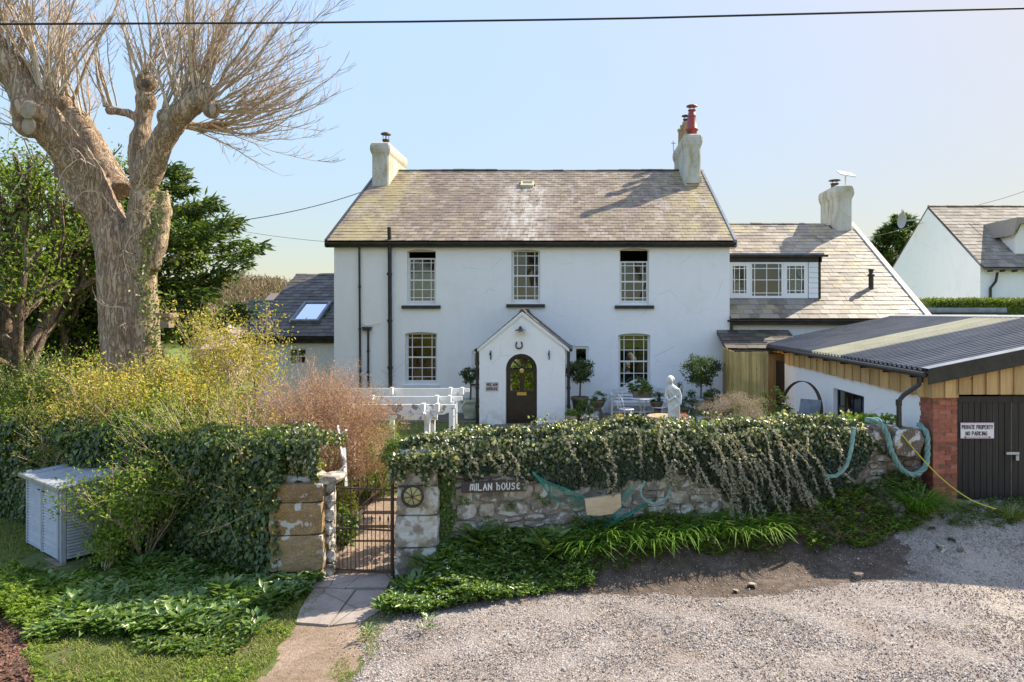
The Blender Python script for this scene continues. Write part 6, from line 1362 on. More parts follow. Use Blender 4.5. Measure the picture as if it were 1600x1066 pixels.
# ------------------------------------------------------------------ pollard tree
TY = 15.0
def tp(px, py, dy=0): return P(px, py, TY + dy)
TS = TY / F
tree = thing('pollard_tree', (X(200, TY), TY, .45), 'huge bare pollarded tree with twin ridged trunk, cut knobs and pale upright shoots', 'tree')
def limb(b, pts, rs, k=14):
    b.tube([tp(*p) for p in pts], [r * TS * .88 for r in rs], k)
def trunkfn(b):
    ks = .86
    limb(b, [(222, 690), (200, 600), (183, 500), (179, 420), (176, 370), (160, 320)], [58, 38, 29, 28, 31, 28])
    limb(b, [(215, 690, .1), (226, 600, .05), (224, 500, .05), (222, 430, .05), (221, 370), (223, 320), (227, 270)], [46, 27, 25, 24, 27, 23, 19])
    limb(b, [(205, 720), (205, 640)], [75, 50])
    limb(b, [(165, 345), (130, 270, -.3), (92, 215, -.6), (55, 175, -.9), (25, 120, -1.0), (-15, 60, -1.2)], [29, 30, 29, 29, 22, 19])
    limb(b, [(150, 330), (120, 300, .4), (96, 260, .6)], [22, 18, 14])
    limb(b, [(185, 300, .3), (155, 240, .5), (125, 190, .7), (92, 165, .8)], [26, 20, 20, 14])
    limb(b, [(224, 290), (216, 240), (222, 200), (226, 160), (234, 122)], [22, 18, 14, 14, 9])
    limb(b, [(226, 285), (248, 230, -.3), (280, 180, -.5), (312, 155, -.6)], [24, 20, 19, 18])
    limb(b, [(218, 188), (198, 176), (168, 172)], [7, 8, 7]); limb(b, [(285, 195, .3), (320, 200, .4), (352, 196, .4)], [8, 10, 8])
    limb(b, [(236, 420), (248, 370), (258, 330, .1), (256, 300, .2)], [14, 16, 11, 8])
    for x, y, r, dy in ((44, 172, 22, -1.05), (44, 195, 18, -1.0), (230, 130, 16, 0), (228, 158, 16, 0), (318, 150, 18, -.6), (330, 172, 12, -.6), (258, 182, 12, -.5), (345, 198, 8, .4), (172, 172, 8, 0), (255, 330, 13, .1), (20, 110, 24, -1.0), (100, 165, 18, .7), (70, 150, 18, -.9)):
        p = tp(x, y, dy); b.ball(p, r * TS, 10, (1, 1, 1.1))
tk = part('trunk', M['bark'], tree, trunkfn)
r_ = tk.modifiers.new('fuse', 'REMESH'); r_.mode = 'VOXEL'; r_.voxel_size = .035; r_.use_smooth_shade = True
s_ = tk.modifiers.new('soft', 'SMOOTH'); s_.iterations = 1
tx = bpy.data.textures.new('bark_lumps', 'CLOUDS'); tx.noise_scale = .35; tx.noise_depth = 3
d_ = tk.modifiers.new('lumps', 'DISPLACE'); d_.texture = tx; d_.strength = .09; d_.texture_coords = 'LOCAL'
d_.mid_level = .5
hol_ = part('hollow', M['soil'], tree, lambda b: b.ball(tp(227, 130, -.20), .10, 8, (1, .4, 1)))
part('pruning_scar', basic('cut_wood', (.36, .30, .22), (.28, .22, .16), .9, 12, 0), tree, lambda b: b.ball(tp(44, 172, -1.33), .17, 12, (1, .25, 1.05)))
for q_, r_2, s_2 in ((tp(45, 197, -1.26), .15, (1, .3, 1.2)), (tp(259, 183, -.66), .12, (1, .35, .8)), (tp(332, 172, -.76), .10, (.7, .4, 1.3))): part('pruning_scar', bpy.data.materials['cut_wood'], tree, lambda b: b.ball(q_, r_2, 12, s_2))
SH = MB(); TW = MB()
def shoot(o, ang, L, r, curve, dep, twigs, wob=.14):
    """ang from vertical (deg, + right); curve bends it back up"""
    n = 9; p = Vector(o); pts = [p.copy()]; a = rad(ang); dz = random.uniform(-.3, .3)
    for i in range(n):
        st_ = L / n; d = Vector((math.sin(a), dep + random.uniform(-wob, wob), math.cos(a))); d.normalize(); p = p + d * st_; pts.append(p.copy()); a += rad(curve) / n + random.uniform(-wob, wob)
    SH.tube(pts, [r * (1 - .85 * i / n) + .0022 for i in range(n + 1)], 5 if r > .015 else 3, False)
    for k in range(twigs):
        i = random.randint(2, n - 1); q = pts[i].lerp(pts[i + 1], random.random()); d = (pts[i + 1] - pts[i]).normalized(); s = random.choice((-1, 1))
        e = (d + Vector((s * random.uniform(.4, 1.1), random.uniform(-.7, .7), random.uniform(-.2, .5)))).normalized(); l = L * random.uniform(.08, .24); m_ = q + e * l * .5; f = m_ + (e + Vector((0, 0, .5))).normalized() * l * .5
        TW.tube([q, m_, f], [.005, .004, .0025], 3, False)
        if random.random() < .6: g_ = m_ + (e + Vector((random.uniform(-.6, .6), random.uniform(-.5, .5), .4))).normalized() * l * .45; TW.tube([m_, g_], [.0045, .003], 3, False)
heads = [((318, 150), -.6, 36, (-12, 66), 3.4), ((325, 168), -.6, 34, (30, 100), 3.0), ((345, 196), .4, 44, (45, 125), 2.9), ((232, 122), 0, 26, (-25, 40), 3.2), ((230, 150), 0, 14, (-60, 60), 2.2), ((262, 178), -.5, 16, (-10, 50), 3.2),
         ((100, 160), .7, 26, (-25, 25), 3.6), ((75, 150), -.9, 34, (-22, 22), 3.8), ((40, 165), -1.0, 22, (-70, 20), 2.8), ((15, 105), -1.0, 26, (-40, 25), 3.4), ((60, 200), -.9, 10, (-95, -30), 2.0), ((172, 170), 0, 7, (-25, 20), 2.8), ((285, 165), -.5, 22, (-20, 40), 3.5), ((-20, 60), -1.2, 14, (-40, 40), 3.0),
         ((140, 205), .6, 12, (-30, 30), 3.2), ((300, 200), -.3, 10, (70, 120), 2.6)]
for (hxp, hyp), dy, cnt, (a0, a1), L in heads:
    o = tp(hxp, hyp, dy)
    for k in range(int(cnt * .72)):
        a = random.uniform(a0, a1); ll = L * random.uniform(.45, 1.08)
        cur = -a * random.uniform(.25, .65) if abs(a) < 70 else -abs(a) * random.uniform(.15, .65) * (1 if a > 0 else -1)
        shoot(o + Vector((random.uniform(-.15, .15), random.uniform(-.15, .15), random.uniform(-.1, .1))), a, ll, random.choice((.011, .015, .022, .034)) * (1.15 if abs(a) < 30 else .75), cur, random.uniform(-.35, .35), random.randint(14, 24))
for k in range(46):
    o = tp(*random.choice(((180, 330), (60, 190), (90, 230), (120, 250), (150, 300), (30, 180), (70, 250), (210, 300), (235, 350), (190, 480))), -.75); shoot(o, random.uniform(-140, 140), random.uniform(.5, 1.5), .009, random.uniform(-120, 120), random.uniform(-.6, 0), 4, .35)
SH.build('shoots', M['shoot'], tree, kind='stuff'); TW.build('twigs', M['twig'], tree, kind='stuff')
# ivy on trunk right side
n = 900; u = rng.random(n); py_ = 290 + u * 320; pxx = 246 + rng.normal(0, 7, n) + 8 * np.sin(py_ / 40)
C = np.stack([(pxx - VX) * TS, np.full(n, TY - .25) + rng.uniform(-.2, .35, n), CH - (py_ - VY) * TS], 1); leaf_volume('climbing_ivy', C, np.tile([.8, -.6, 0], (n, 1)), .07, M['mid'], .8, tree)
bxh = thing('bird_box', tuple(tp(262, 498, -.3)), 'small timber bird box with a slabbed lid on the tree trunk side', 'bird box')
part('box', M['wood_old'], bxh, lambda b: (b.box(X(254, 14.7), X(268, 14.7), 14.6, 14.8, Z(512, 14.7), Z(496, 14.7)), b.box(X(251, 14.7), X(273, 14.7), 14.52, 14.85, Z(495.9, 14.7), Z(489, 14.7))))

# ------------------------------------------------------------------ generic leafy trees and conifer
def branching(b, base, d, L, r, lev, tips, spread=.6, up=.15, nb=(2, 4), k0=7):
    n = 4; p = Vector(base); pts = [p.copy()]; d = Vector(d).normalized()
    for i in range(n): d = (d + Vector((random.gauss(0, .13), random.gauss(0, .13), random.gauss(0, .08) + up * .25))).normalized(); p = p + d * L / n; pts.append(p.copy())
    b.tube(pts, [r * (1 - .4 * i / n) for i in range(n + 1)], max(3, k0), False)
    if lev == 0: tips.append((p, d)); tips.append((pts[2], d)); return
    for _ in range(random.randint(*nb)):
        q = pts[random.randint(2, n)]; e = (d + Vector((random.gauss(0, spread), random.gauss(0, spread), random.gauss(0, spread * .6) + up))).normalized()
        branching(b, q, e, L * random.uniform(.6, .82), r * .55, lev - 1, tips, spread, up, nb, k0 - 1)
    branching(b, p, d, L * .72, r * .6, lev - 1, tips, spread, up, nb, k0 - 1)
def leafy_tree(label, base, dirs, L, r, lev, leafm, nleaf, size, clump=.45, bark='bark2', name='leafy_tree', group=None, flat=.8):
    t = thing(name, tuple(base), label, 'tree', group); b = MB(); tips = []
    for d, s in dirs: branching(b, base, d, L * s, r * s, lev, tips)
    b.build('trunk', M[bark], t, smooth=True)
    tp_ = np.array([tuple(p) for p, _ in tips]); idx = rng.integers(0, len(tp_), nleaf); C = tp_[idx] + rdir(nleaf) * rng.uniform(0, clump, (nleaf, 1)) * np.array([1, 1, flat])
    leaf_volume('crown', C, rdir(nleaf, (0, 0, .8)), size, M[leafm], .6, t); return t
leafy_tree('leafy tree with forked brown trunk at the far left edge', P(28, 655, 15.8), [((-.12, 0, 1), 1), ((.10, .1, 1), .9), ((.4, -.1, 1), .75), ((-.5, .1, .8), .7)], 2.4, .26, 3, 'treeleaf', 8500, .11, .65)
leafy_tree('slender ivy-clad young tree between the forked tree and the pollard', P(100, 600, 17.5), [((.02, 0, 1), 1.0), ((.25, .1, 1), .6)], 2.5, .11, 3, 'treeleaf', 4500, .10, .6)
leafy_tree('fresh green tree rising behind the fork of the pollard', P(168, 560, 21), [((-.05, 0, 1), 1.2), ((-.35, 0, 1), .9)], 2.9, .15, 2, 'treeleaf', 5000, .13, .6)
def conifer(label, base, H, R, n_br, mat, leans=0.0, dens=60, size=.22, name='conifer'):
    t = thing(name, tuple(base), label, 'tree'); b = MB(); base = Vector(base); b.tube([base, base + Vector((0, 0, H))], [.22, .03], 8); C = []; D = []
    for k in range(n_br):
        u = .08 + .92 * (k / n_br); z = H * u; a = random.uniform(0, 6.283); l = R * math.sin(math.pi * (u * .78 + .2)) ** .9 * random.uniform(.55, 1.12) + .25; hd_ = Vector((math.cos(a), math.sin(a), 0)); pts = []
        for i in range(6): s = i / 5; pts.append(base + Vector((0, 0, z)) + hd_ * l * s + Vector((0, 0, -.12 * l * s + .30 * l * s * s)))
        b.tube(pts, [.05 * (1 - .8 * i / 5) for i in range(6)], 4, False)
        for q in range(int(dens * l / R)):
            s = random.uniform(.15, 1.0) ** .7; i = min(4, int(s * 5)); p = pts[i].lerp(pts[i + 1], s * 5 - i) if i < 5 else pts[5]
            sd = hd_.cross(Vector((0, 0, 1))); w = .42 * l * (1 - s * .7) * random.uniform(-1, 1); C.append(tuple(p + sd * w + Vector((0, 0, random.uniform(-.12, .06)))))
            D.append(tuple((hd_ * 1.0 + sd * (1.2 if w > 0 else -1.2) * random.uniform(.2, 1) + Vector((0, 0, random.uniform(-.25, .35)))).normalized()))
    b.build('trunk', M['bark2'], t); C = np.array(C); D = np.array(D); n = len(C)
    C3 = np.repeat(C, 4, 0) + rng.normal(0, .07, (n * 4, 3)); D3 = unit(np.repeat(D, 4, 0) + rng.normal(0, .45, (n * 4, 3)))
    leaves('foliage', C3, D3, rdir(n * 4, (0, 0, 1.2)), size * rng.uniform(.6, 1.3, n * 4), size * .28, M[mat], t, fold=.1); return t
conifer('dark layered evergreen conifer spreading behind the pollard trunk', P(245, 560, 20), 5.7, 2.7, 74, 'conifer', dens=85, size=.26)
conifer('smaller dark evergreen left of the pollard trunk', P(128, 590, 19), 4.2, 2.0, 70, 'conifer', dens=60, size=.26)
conifer('dark evergreen tree behind the neighbouring house gable', P(1406, 520, 48), 8.3, 2.3, 90, 'conifer', dens=60, size=.45)

# ------------------------------------------------------------------ background at left: hill wood, roofs, shed
n = 60000; x = rng.uniform(-100, -20, n); y = rng.uniform(85, 135, n); C = np.stack([x, y, far_h(x, y) + rng.uniform(0, 2.6, n) * (1 + .3 * vn(x, y, .3))], 1)
tag(leaves('distant_wood', C, rdir(n, (0, 0, 1.6)), rdir(n), rng.uniform(.5, 1.3, n), .16, M['woods']), 'brown bare woodland covering the distant hill at the left', 'wood')
for lbl, px0_, px1_, pz0, pzt, y, col in (('distant grey roofed house below the wooded hill', 300, 352, 530, 508, 60, 'lead'), ('distant pale house with a pinkish roof beside the left wing', 318, 358, 545, 517, 45, 'rosy')):
    if col == 'rosy': M['rosy'] = basic('rosy_roof', (.38, .24, .22), (.45, .34, .32), .7, 2)
    dh = thing('distant_house', (X((px0_ + px1_) / 2, y), y, 0), lbl, 'house')
    part('wall', M['stone_b'], dh, lambda b: b.box(X(px0_, y), X(px1_, y), y, y + 4, Z(pz0, y) - 2.5, Z(pz0, y)))
    part('roof', M[col], dh, lambda b: b.prism([(X(px0_ - 2, y), y - .3, Z(pz0, y)), (X(px0_ - 2, y), y + 2, Z(pzt, y)), (X(px0_ - 2, y), y + 4.3, Z(pz0, y))], (X(px1_ + 2, y) - X(px0_ - 2, y), 0, 0)))
    part('chimney', M['chimney'], dh, lambda b: b.box(X(px0_ + 12, y), X(px0_ + 17, y), y + 1.6, y + 2.6, Z(pzt, y) - .2, Z(pzt, y) + .5))
bs_ = thing('garden_shed', (X(150, 20), 20, .5), 'brown timber garden shed glimpsed left of the pollard trunk', 'shed')
part('wall', M['wood_old'], bs_, lambda b: b.box(X(146, 20), X(176, 20), 20, 22, .5, Z(484, 20)))
part('roof', M['slate_dark'], bs_, lambda b: b.prism([(X(142, 20), 19.8, Z(487, 20)), (X(182, 20), 19.8, Z(470, 20)), (X(182, 20), 19.8, Z(472, 20) - .06), (X(142, 20), 19.8, Z(487, 20) - .08)], (0, 2.4, 0)))

# ------------------------------------------------------------------ shrubs
def twig_shrub(label, base, n_st, H, spread, lev, twm, leafm, nleaf, size, name='shrub', r=.016, clump=.09, asp=.55, up=.25, nb=(2, 4), dirs=None, sp=.45):
    t = thing(name, tuple(base), label, 'shrub'); b = MB(); tips = []
    for k in range(n_st):
        a = random.uniform(0, 6.283); s = random.uniform(.1, 1) * spread; d = Vector((math.cos(a) * s, math.sin(a) * s * .7, 1))
        if dirs: d += Vector(dirs)
        branching(b, Vector(base) + Vector((math.cos(a), math.sin(a), 0)) * .2 * s, d, H * random.uniform(.38, .55), r * random.uniform(.7, 1.2), lev, tips, sp, up, nb, 4)
    b.build('stems', M[twm], t, kind='stuff')
    tp_ = np.array([tuple(p) for p, _ in tips]); idx = rng.integers(0, len(tp_), nleaf); C = tp_[idx] + rng.normal(0, clump, (nleaf, 3))
    leaf_volume('leaves', C, rdir(nleaf, (0, 0, .6)), size, M[leafm], asp, t); return t
def bz_(x, y): return float(gh(x, y))
for lbl, px, y, ns_, H, spr, lm, nl, dirs in (
    ('tall yellow-green shrub with orange new leaves behind the ivy wall, nearest the left wing', 292, 13.0, 11, 2.15, .8, 'fors', 10500, None),
    ('yellow-green arching shrub in the middle of the bed behind the ivy wall', 215, 13.4, 11, 2.1, .8, 'fors', 8500, None),
    ('yellow-green low shrub above the ivy wall near the grey store', 140, 13.2, 10, 1.8, .85, 'olive', 7500, None),
    ('fresh green rose bush in front of the pollard trunk', 235, 12.4, 10, 1.9, .6, 'lime', 5500, None),
    ('upright yellow-leaved shrub close to the left wing window', 385, 14.5, 6, 2.8, .28, 'fors', 4500, None),
    ('bright green shrub at the left foot of the forked tree', 60, 14.6, 9, 1.6, .8, 'lime', 5000, None),
    ('shaded green undergrowth bush behind the grey store', 20, 15.0, 9, 2.2, .8, 'mid', 6000, None),
    ('soft green bush between the conifer and the bird box', 150, 15.5, 9, 2.1, .7, 'lime', 4500, None)):
    x = X(px, y); twig_shrub(lbl, (x, y, bz_(x, y)), ns_, H, spr, 3, 'twig', lm, nl, .068, dirs=dirs, clump=.12)
x = X(512, 12.6); twig_shrub('dense round red-brown twiggy shrub above the gate, in bud', (x, 12.6, .5), 26, 1.8, .85, 4, 'redtwig', 'red', 34000, .030, r=.019, clump=.05, asp=.5, nb=(2, 3), sp=.85, up=.12, dirs=(-.1, 0, 0))
x = X(560, 12.6); twig_shrub('low spreading red-brown twiggy growth leaning right towards the pergola', (x, 12.4, .3), 7, 1.15, .8, 3, 'redtwig', 'red', 2600, .03, clump=.07, dirs=(.55, 0, -.1))
for lbl, px, y, H, lm, nl, dx in (('green shrub spilling forward over the top of the ivy wall above the grey store', 150, 12.5, 1.75, 'olive', 3800, .1), ('yellow-green arching twigs hanging over the ivy wall, halfway to the gate', 290, 11.6, 1.9, 'lime', 3600, -.1), ('thin budding twigs leaning over the ivy wall close to the gate', 390, 11.2, 1.8, 'fors', 2200, .15)):
    x = X(px, y); twig_shrub(lbl, (x, y, bz_(x, y) + .2), 9, H, .7, 3, 'twig', lm, nl, .055, dirs=(dx, -.55, 0), clump=.1, up=.1)
# bright bush in front of the ivy wall
x, y = X(225, 10.35), 10.35
t_ = twig_shrub('bright yellow-green bush in front of the dark ivy, right of the grey store', (x, y, .05), 12, 1.15, .75, 3, 'twig', 'lime', 7000, .06, clump=.1)
x, y = X(160, 9.9), 9.9; twig_shrub('small bright green bush at the foot of the grey store', (x, y, .05), 6, .55, .9, 2, 'twig', 'lime', 1800, .055, clump=.09)

# ------------------------------------------------------------------ ivy
def ivy_cloud(A_, d, out, L, n, ztop, zbot, mat, parent, size, name='ivy_leaves', keep=None, bulge=.14, topfrac=.25, topdepth=.5, base_off=.04, asp=.85, xbias=0):
    s = rng.uniform(-.05, L + .05, n); top = rng.random(n) < topfrac; zt = ztop(s); zb_ = zbot(s); z = zb_ + (zt - zb_) * rng.random(n) ** .8
    lump = .5 + .5 * vn(s, z, 2.6) ; o = base_off + bulge * (lump * .8 + .2) * rng.random(n) ** .5 * (.45 + .55 * np.clip((z - zb_) / .5, 0, 1))
    dt = rng.uniform(-topdepth, .05, n); o = np.where(top, dt, o); z = np.where(top, zt + .09 * vn(s, dt, 3.1) + rng.uniform(-.08, .1, n), z)
    C = np.array(A_)[None] + np.array(d)[None] * s[:, None] + np.array(out)[None] * o[:, None]; C[:, 2] = z
    nrm = np.where(top[:, None], np.array([0, 0, 1.0]) + np.array(out) * .4, np.array(out) + np.array([0, 0, .45]))
    if keep is not None:
        px, py = proj(C[:, 0], C[:, 1], C[:, 2]); k = keep(px, py, C); C, nrm = C[k], nrm[k]
    m = len(C); D = unit(np.array([xbias, 0, -1.0]) + rng.normal(0, .55, (m, 3)) + np.array(out) * .3); N = unit(nrm + rng.normal(0, .38, (m, 3)))
    return leaves(name, C, D, N, size * rng.uniform(.55, 1.25, m), size * asp * rng.uniform(.7, 1.2, m), mat, parent)
# right wall: edges read as heights along the wall
tx_, ty_ = [600, 620, 700, 760, 800, 900, 1000, 1080, 1150, 1250, 1300, 1340, 1362, 1400], [705, 690, 684, 672, 668, 664, 660, 656, 658, 656, 648, 655, 675, 700]
bx_, by_ = [600, 625, 680, 690, 720, 800, 860, 900, 960, 1010, 1060, 1100, 1140, 1180, 1230, 1270, 1320, 1345, 1362, 1400], [722, 736, 748, 742, 745, 742, 760, 765, 765, 750, 738, 755, 785, 825, 832, 798, 760, 735, 700, 702]
ss_ = np.linspace(-.5, 8.4, 160); pts_s = RA[0] + rd.x * ss_, RA[1] + rd.y * ss_
pxs = VX + pts_s[0] * F / pts_s[1]
zts = CH - (np.interp(pxs, tx_, ty_) - VY) * pts_s[1] / F; zbs = CH - (np.interp(pxs, bx_, by_) - VY) * (pts_s[1] - .15) / F
ztf = lambda s: np.interp(s, ss_, zts) ; zbf = lambda s: np.interp(s, ss_, zbs) + .05 * np.sin(s * 9)
dvec, ovec = tuple(rd), tuple(rn); A3 = (RA.x, RA.y, 0)
RAx = (RA.x - rd.x * .5, RA.y - rd.y * .5, 0); ztf2 = lambda s: ztf(s - .5) - .11 + .045 * np.sin(s * 2.3) + .03 * np.sin(s * 6.1); zbf2 = lambda s: zbf(s - .5)
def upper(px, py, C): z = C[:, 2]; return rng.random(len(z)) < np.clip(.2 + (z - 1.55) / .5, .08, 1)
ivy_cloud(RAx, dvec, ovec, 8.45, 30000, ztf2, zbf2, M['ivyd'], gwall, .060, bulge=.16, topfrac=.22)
ivy_cloud(RAx, dvec, ovec, 8.45, 27000, ztf2, lambda s: np.maximum(zbf2(s), ztf2(s) - .65), M['ivy_glint'], gwall, .066, name='painted_glint_ivy', bulge=.24, topfrac=.55, keep=upper, xbias=.3)  # pale leaves thicken towards the top, sun highlights put into their colour
# ivy column beside the pier, and creeping patches over the stones
def colm(px, py, C): return ((px > 682) & (px < 708 + 4 * np.sin(py / 9)) & (rng.random(len(px)) < .9))
ivy_cloud(A3, dvec, ovec, 1.6, 9000, lambda s: 1.45 + 0 * s, lambda s: .15 + 0 * s, M['mid'], gwall, .045, name='ivy_column', keep=colm, bulge=.08, topfrac=0)
def patch(px, py, C): return (vn(px / 60, py / 60, 2.3, 5) + vn(px / 25, py / 25, 2, 9) * .6 > .62 - np.clip((py - 850) / 60, 0, .8)) & (px < 1200)
ivy_cloud(A3, dvec, ovec, 6.2, 16000, lambda s: 1.45 + 0 * s, lambda s: .15 + 0 * s, M['mid'], gwall, .034, name='creeping_ivy', keep=patch, bulge=.05, topfrac=0)
def patch2(px, py, C): return (vn(px / 60, py / 60, 2.3, 3) + vn(px / 22, py / 22, 2, 7) * .6 > .45) | (px < 1300)
ivy_cloud((RA.x + rd.x * 5.6, RA.y + rd.y * 5.6, 0), dvec, ovec, 2.7, 11000, lambda s: 1.5 - .2 * s, lambda s: .35 + .1 * s, M['ivyd'], gwall, .04, name='creeping_ivy', keep=patch2, bulge=.08, topfrac=0)
# hanging strands with pale leaves
SM = MB(); SC = []; SD = []; SN = []
for k in range(62):
    px = random.choice((random.uniform(700, 1340), random.uniform(1000, 1330), random.uniform(1020, 1300))); py = random.uniform(655, 735); L = random.uniform(25, 75) if px < 1000 else random.uniform(40, 150)
    sl = random.uniform(-.1, .6) if px < 1000 else random.uniform(.1, 1.15); pts = []; nseg = 9; L = min(L, max(20, np.interp(px + L * .4, bx_, by_) - py + 15)); of0 = random.uniform(.24, .40)
    for i in range(nseg + 1): t = i / nseg; pts.append(wpt(px + sl * L * t * (1 - .3 * t) + 5 * math.sin(t * 5 + k) + random.uniform(-1.5, 1.5), py + L * t, of0 + .08 * math.sin(t * 3) - .1 * t))
    SM.tube(pts, .0035, 3, False)
    for q in range(int(L * .9)):
        t = random.random() * nseg; i = min(int(t), nseg - 1); p = pts[i].lerp(pts[i + 1], t - i); SC.append(tuple(p)); SD.append((random.gauss(.2, .6), random.gauss(-.4, .4), random.gauss(-.4, .6))); SN.append(tuple(Vector((random.gauss(0, .4), random.gauss(-.6, .3), random.gauss(.8, .3)))))
SM.build('trailing_stems', M['vine'], gwall, kind='stuff'); n = len(SC); leaves('trailing_leaves', SC, SD, SN, rng.uniform(.025, .06, n), rng.uniform(.02, .042, n), M['pale'], gwall)
n = 16000; s = rng.uniform(0, 8.3, n); z = rng.uniform(.7, 1.95, n); o = .46 + rng.uniform(0, .2, n) * (1 + vn(s, z, 2.1)); C = np.stack([RA.x + rd.x * s - rn.x * o, RA.y + rd.y * s - rn.y * o, z], 1)
leaf_volume('garden_side_ivy', C, np.tile([-rn.x, -rn.y, .4], (n, 1)), .08, M['lime'], .8, gwall)
# tips of ivy standing up along the top
n = 1100; s = rng.uniform(0, 7.4, n); pk = (np.floor(s * 2.2) % 3 == 0); hgt = -.13 + rng.random(n) * np.where(pk, .26, .13); C = np.stack([RA.x + rd.x * s - rn.x * .15, RA.y + rd.y * s - rn.y * .15 + rng.uniform(-.15, .15, n), ztf(s) + hgt], 1)
leaf_volume('ivy_tips', C, rdir(n, (0, 0, .5)), .06, M['ivy_glint'], .8, gwall)
n = 1900; x = rng.uniform(-2.60, -1.7, n); z = 1.82 - rng.random(n) * (.26 + .12 * np.sin(x * 17) + .08 * np.sin(x * 41)); C = np.stack([x, 9.64 - rng.uniform(0, .12, n) + .12 * (x + 2.2), z], 1); leaf_volume('ivy_over_pier', C, np.tile([0, -1., .5], (n, 1)), .062, M['ivy_glint'], .85, gwall)
# left wall ivy
lL = (LB - LA).length; LAx = (LA.x - ld.x * .15, LA.y - ld.y * .15, 0)
lzt = lambda s: 1.86 + .10 * np.clip(s, 0, 1.5) + .06 * np.sin(s * 2.1) + .06 * np.sin(s * 5.3) - .03 * s
ivy_cloud(LAx, tuple(ld), tuple(ln_), lL, 62000, lzt, lambda s: 0 * s + .0, M['ivy'], iw, .062, bulge=.26, topfrac=.12, topdepth=.5)
ivy_cloud(LAx, tuple(ld), tuple(ln_), lL, 18000, lzt, lambda s: 0 * s + .05, M['mid'], iw, .058, name='fresh_ivy', bulge=.32, topfrac=.4, keep=lambda px, py, C: vn(px / 80, py / 80, 2.2, 6) > -.1)
ivy_cloud(LAx, tuple(ld), tuple(ln_), lL, 7000, lzt, lambda s: 0 * s + .05, M['ivy'], iw, .10, name='large_ivy_leaves', bulge=.34, topfrac=.1)
ivy_cloud(LAx, tuple(ld), tuple(ln_), lL, 9000, lambda s: lzt(s) + .08 * np.sin(s * 3.7), lambda s: lzt(s) - .5, M['olive'], iw, .05, name='ivy_top_growth', bulge=.3, topfrac=.7, keep=lambda px, py, C: vn(C[:, 0], C[:, 1], 1.3, 6) > -.15)
ivy_cloud((LA.x + .62, LA.y - .02, 0), tuple(ld), tuple(ln_), 1.3, 5200, lambda s: 2.0 + 0 * s, lambda s: 1.42 + .0 * s, M['ivy_glint'], iw, .06, name='overhanging_ivy', bulge=.3, topfrac=.3)

# ------------------------------------------------------------------ ground plants
def on_ground(n, xr, yr, keep):
    x = rng.uniform(*xr, n); y = rng.uniform(*yr, n); k = keep(x, y); x, y = x[k], y[k]; return x, y, gh(x, y)
def plants(name, label, cat, xr, yr, keep, n, L, W_, mat, rosette=7, upb=.6, hgt=.12, kind='stuff', parent=None):
    x, y, z = on_ground(n, xr, yr, keep); n = len(x); h = hgt * (.55 + .45 * vn(x, y, 2.2, 3)) * rng.uniform(.4, 1.2, n)
    a = rng.uniform(0, 6.283, (n, rosette)); el = rng.uniform(.1, 1, (n, rosette)) * upb; D = np.stack([np.cos(a), np.sin(a), el], -1).reshape(-1, 3); C = np.repeat(np.stack([x, y, z + np.maximum(h, .01)], 1), rosette, 0)
    m = len(C); C += rng.normal(0, .015, (m, 3)); N = unit(np.array([0, 0, 1.0]) + rng.normal(0, .3, (m, 3)) - D * .3)
    return tag(leaves(name, C, D, N, L * rng.uniform(.6, 1.2, m), W_ * rng.uniform(.7, 1.2, m), M[mat], parent, kind), label, cat)
def L_keep(x, y):   # bed left of the path, below the ivy wall
    edge = -3.62 - .09 * (9.8 - y); yw = ywall(x); n_ = vn(x, y, 1.7, 2) * .15
    return (x < edge + n_ * .4) & (y < yw - .05) & (y > 7.62 + n_ * 2 + .16 * np.sin(x * 2)) & (zone(x, y) != 4) & ~((x < -7.2) & (y > 9.7 + .6 * (-7.3 - x))) & (x > -7.9 - .0 * y)
plants('ground_cover', 'mixed low green weeds carpeting the bed left of the gate path', 'ground cover', (-9.5, -3.4), (7.4, 11.2), L_keep, 6500, .085, .038, 'mid', 7, .7, .12)
plants('wild_garlic', 'broad glossy green leaves massed in the bed left of the gate path', 'ground cover', (-6.6, -3.5), (8.0, 10.2), lambda x, y: L_keep(x, y) & (vn(x, y, 1.4, 7) > -.35), 2600, .16, .06, 'hosta', 8, .8, .16)
plants('nettle_patch', 'lighter feathery green weeds in front of the grey store', 'ground cover', (-8.6, -5.6), (7.9, 10), lambda x, y: (zone(x, y) != 4) & (y > 8.1 + .12 * vn(x, y, 2)) & (y < 9.75) & (x > -8.4 + .2 * vn(x, y, 2)), 2600, .07, .03, 'lime', 8, .8, .2)
def hosta_clump(label, x, y, n, L, r):
    t = thing('broad_leaf_plant', (x, y, bz_(x, y)), label, 'plant'); a = rng.uniform(0, 6.283, n); el = rng.uniform(.25, 1.3, n); rr = rng.uniform(0, r, n)
    C = np.stack([x + rr * np.cos(a), y + rr * np.sin(a), bz_(x, y) + rng.uniform(.02, .2, n)], 1); D = np.stack([np.cos(a), np.sin(a), el], 1); leaves('leaves', C, D, np.array([0, 0, 1.]) + rng.normal(0, .2, (n, 3)), L * rng.uniform(.7, 1.1, n), L * .42, M['hosta'], t, fold=.12)
for lbl, px, py, n, L, r in (('clump of rounded paddle leaves in shade under the ivy wall, left of the gate', 330, 870, 60, .20, .3), ('sunlit clump of broad paddle leaves in the middle of the left bed', 215, 905, 70, .2, .3), ('large round grey-green leaves beside the foot of the left gate pier', 405, 895, 22, .22, .22), ('broad leaf clump between the shaded clump and the left pier', 375, 860, 40, .17, .25)):
    y = CH * F / (py - VY); hosta_clump(lbl, X(px, y), y, n, L, r)
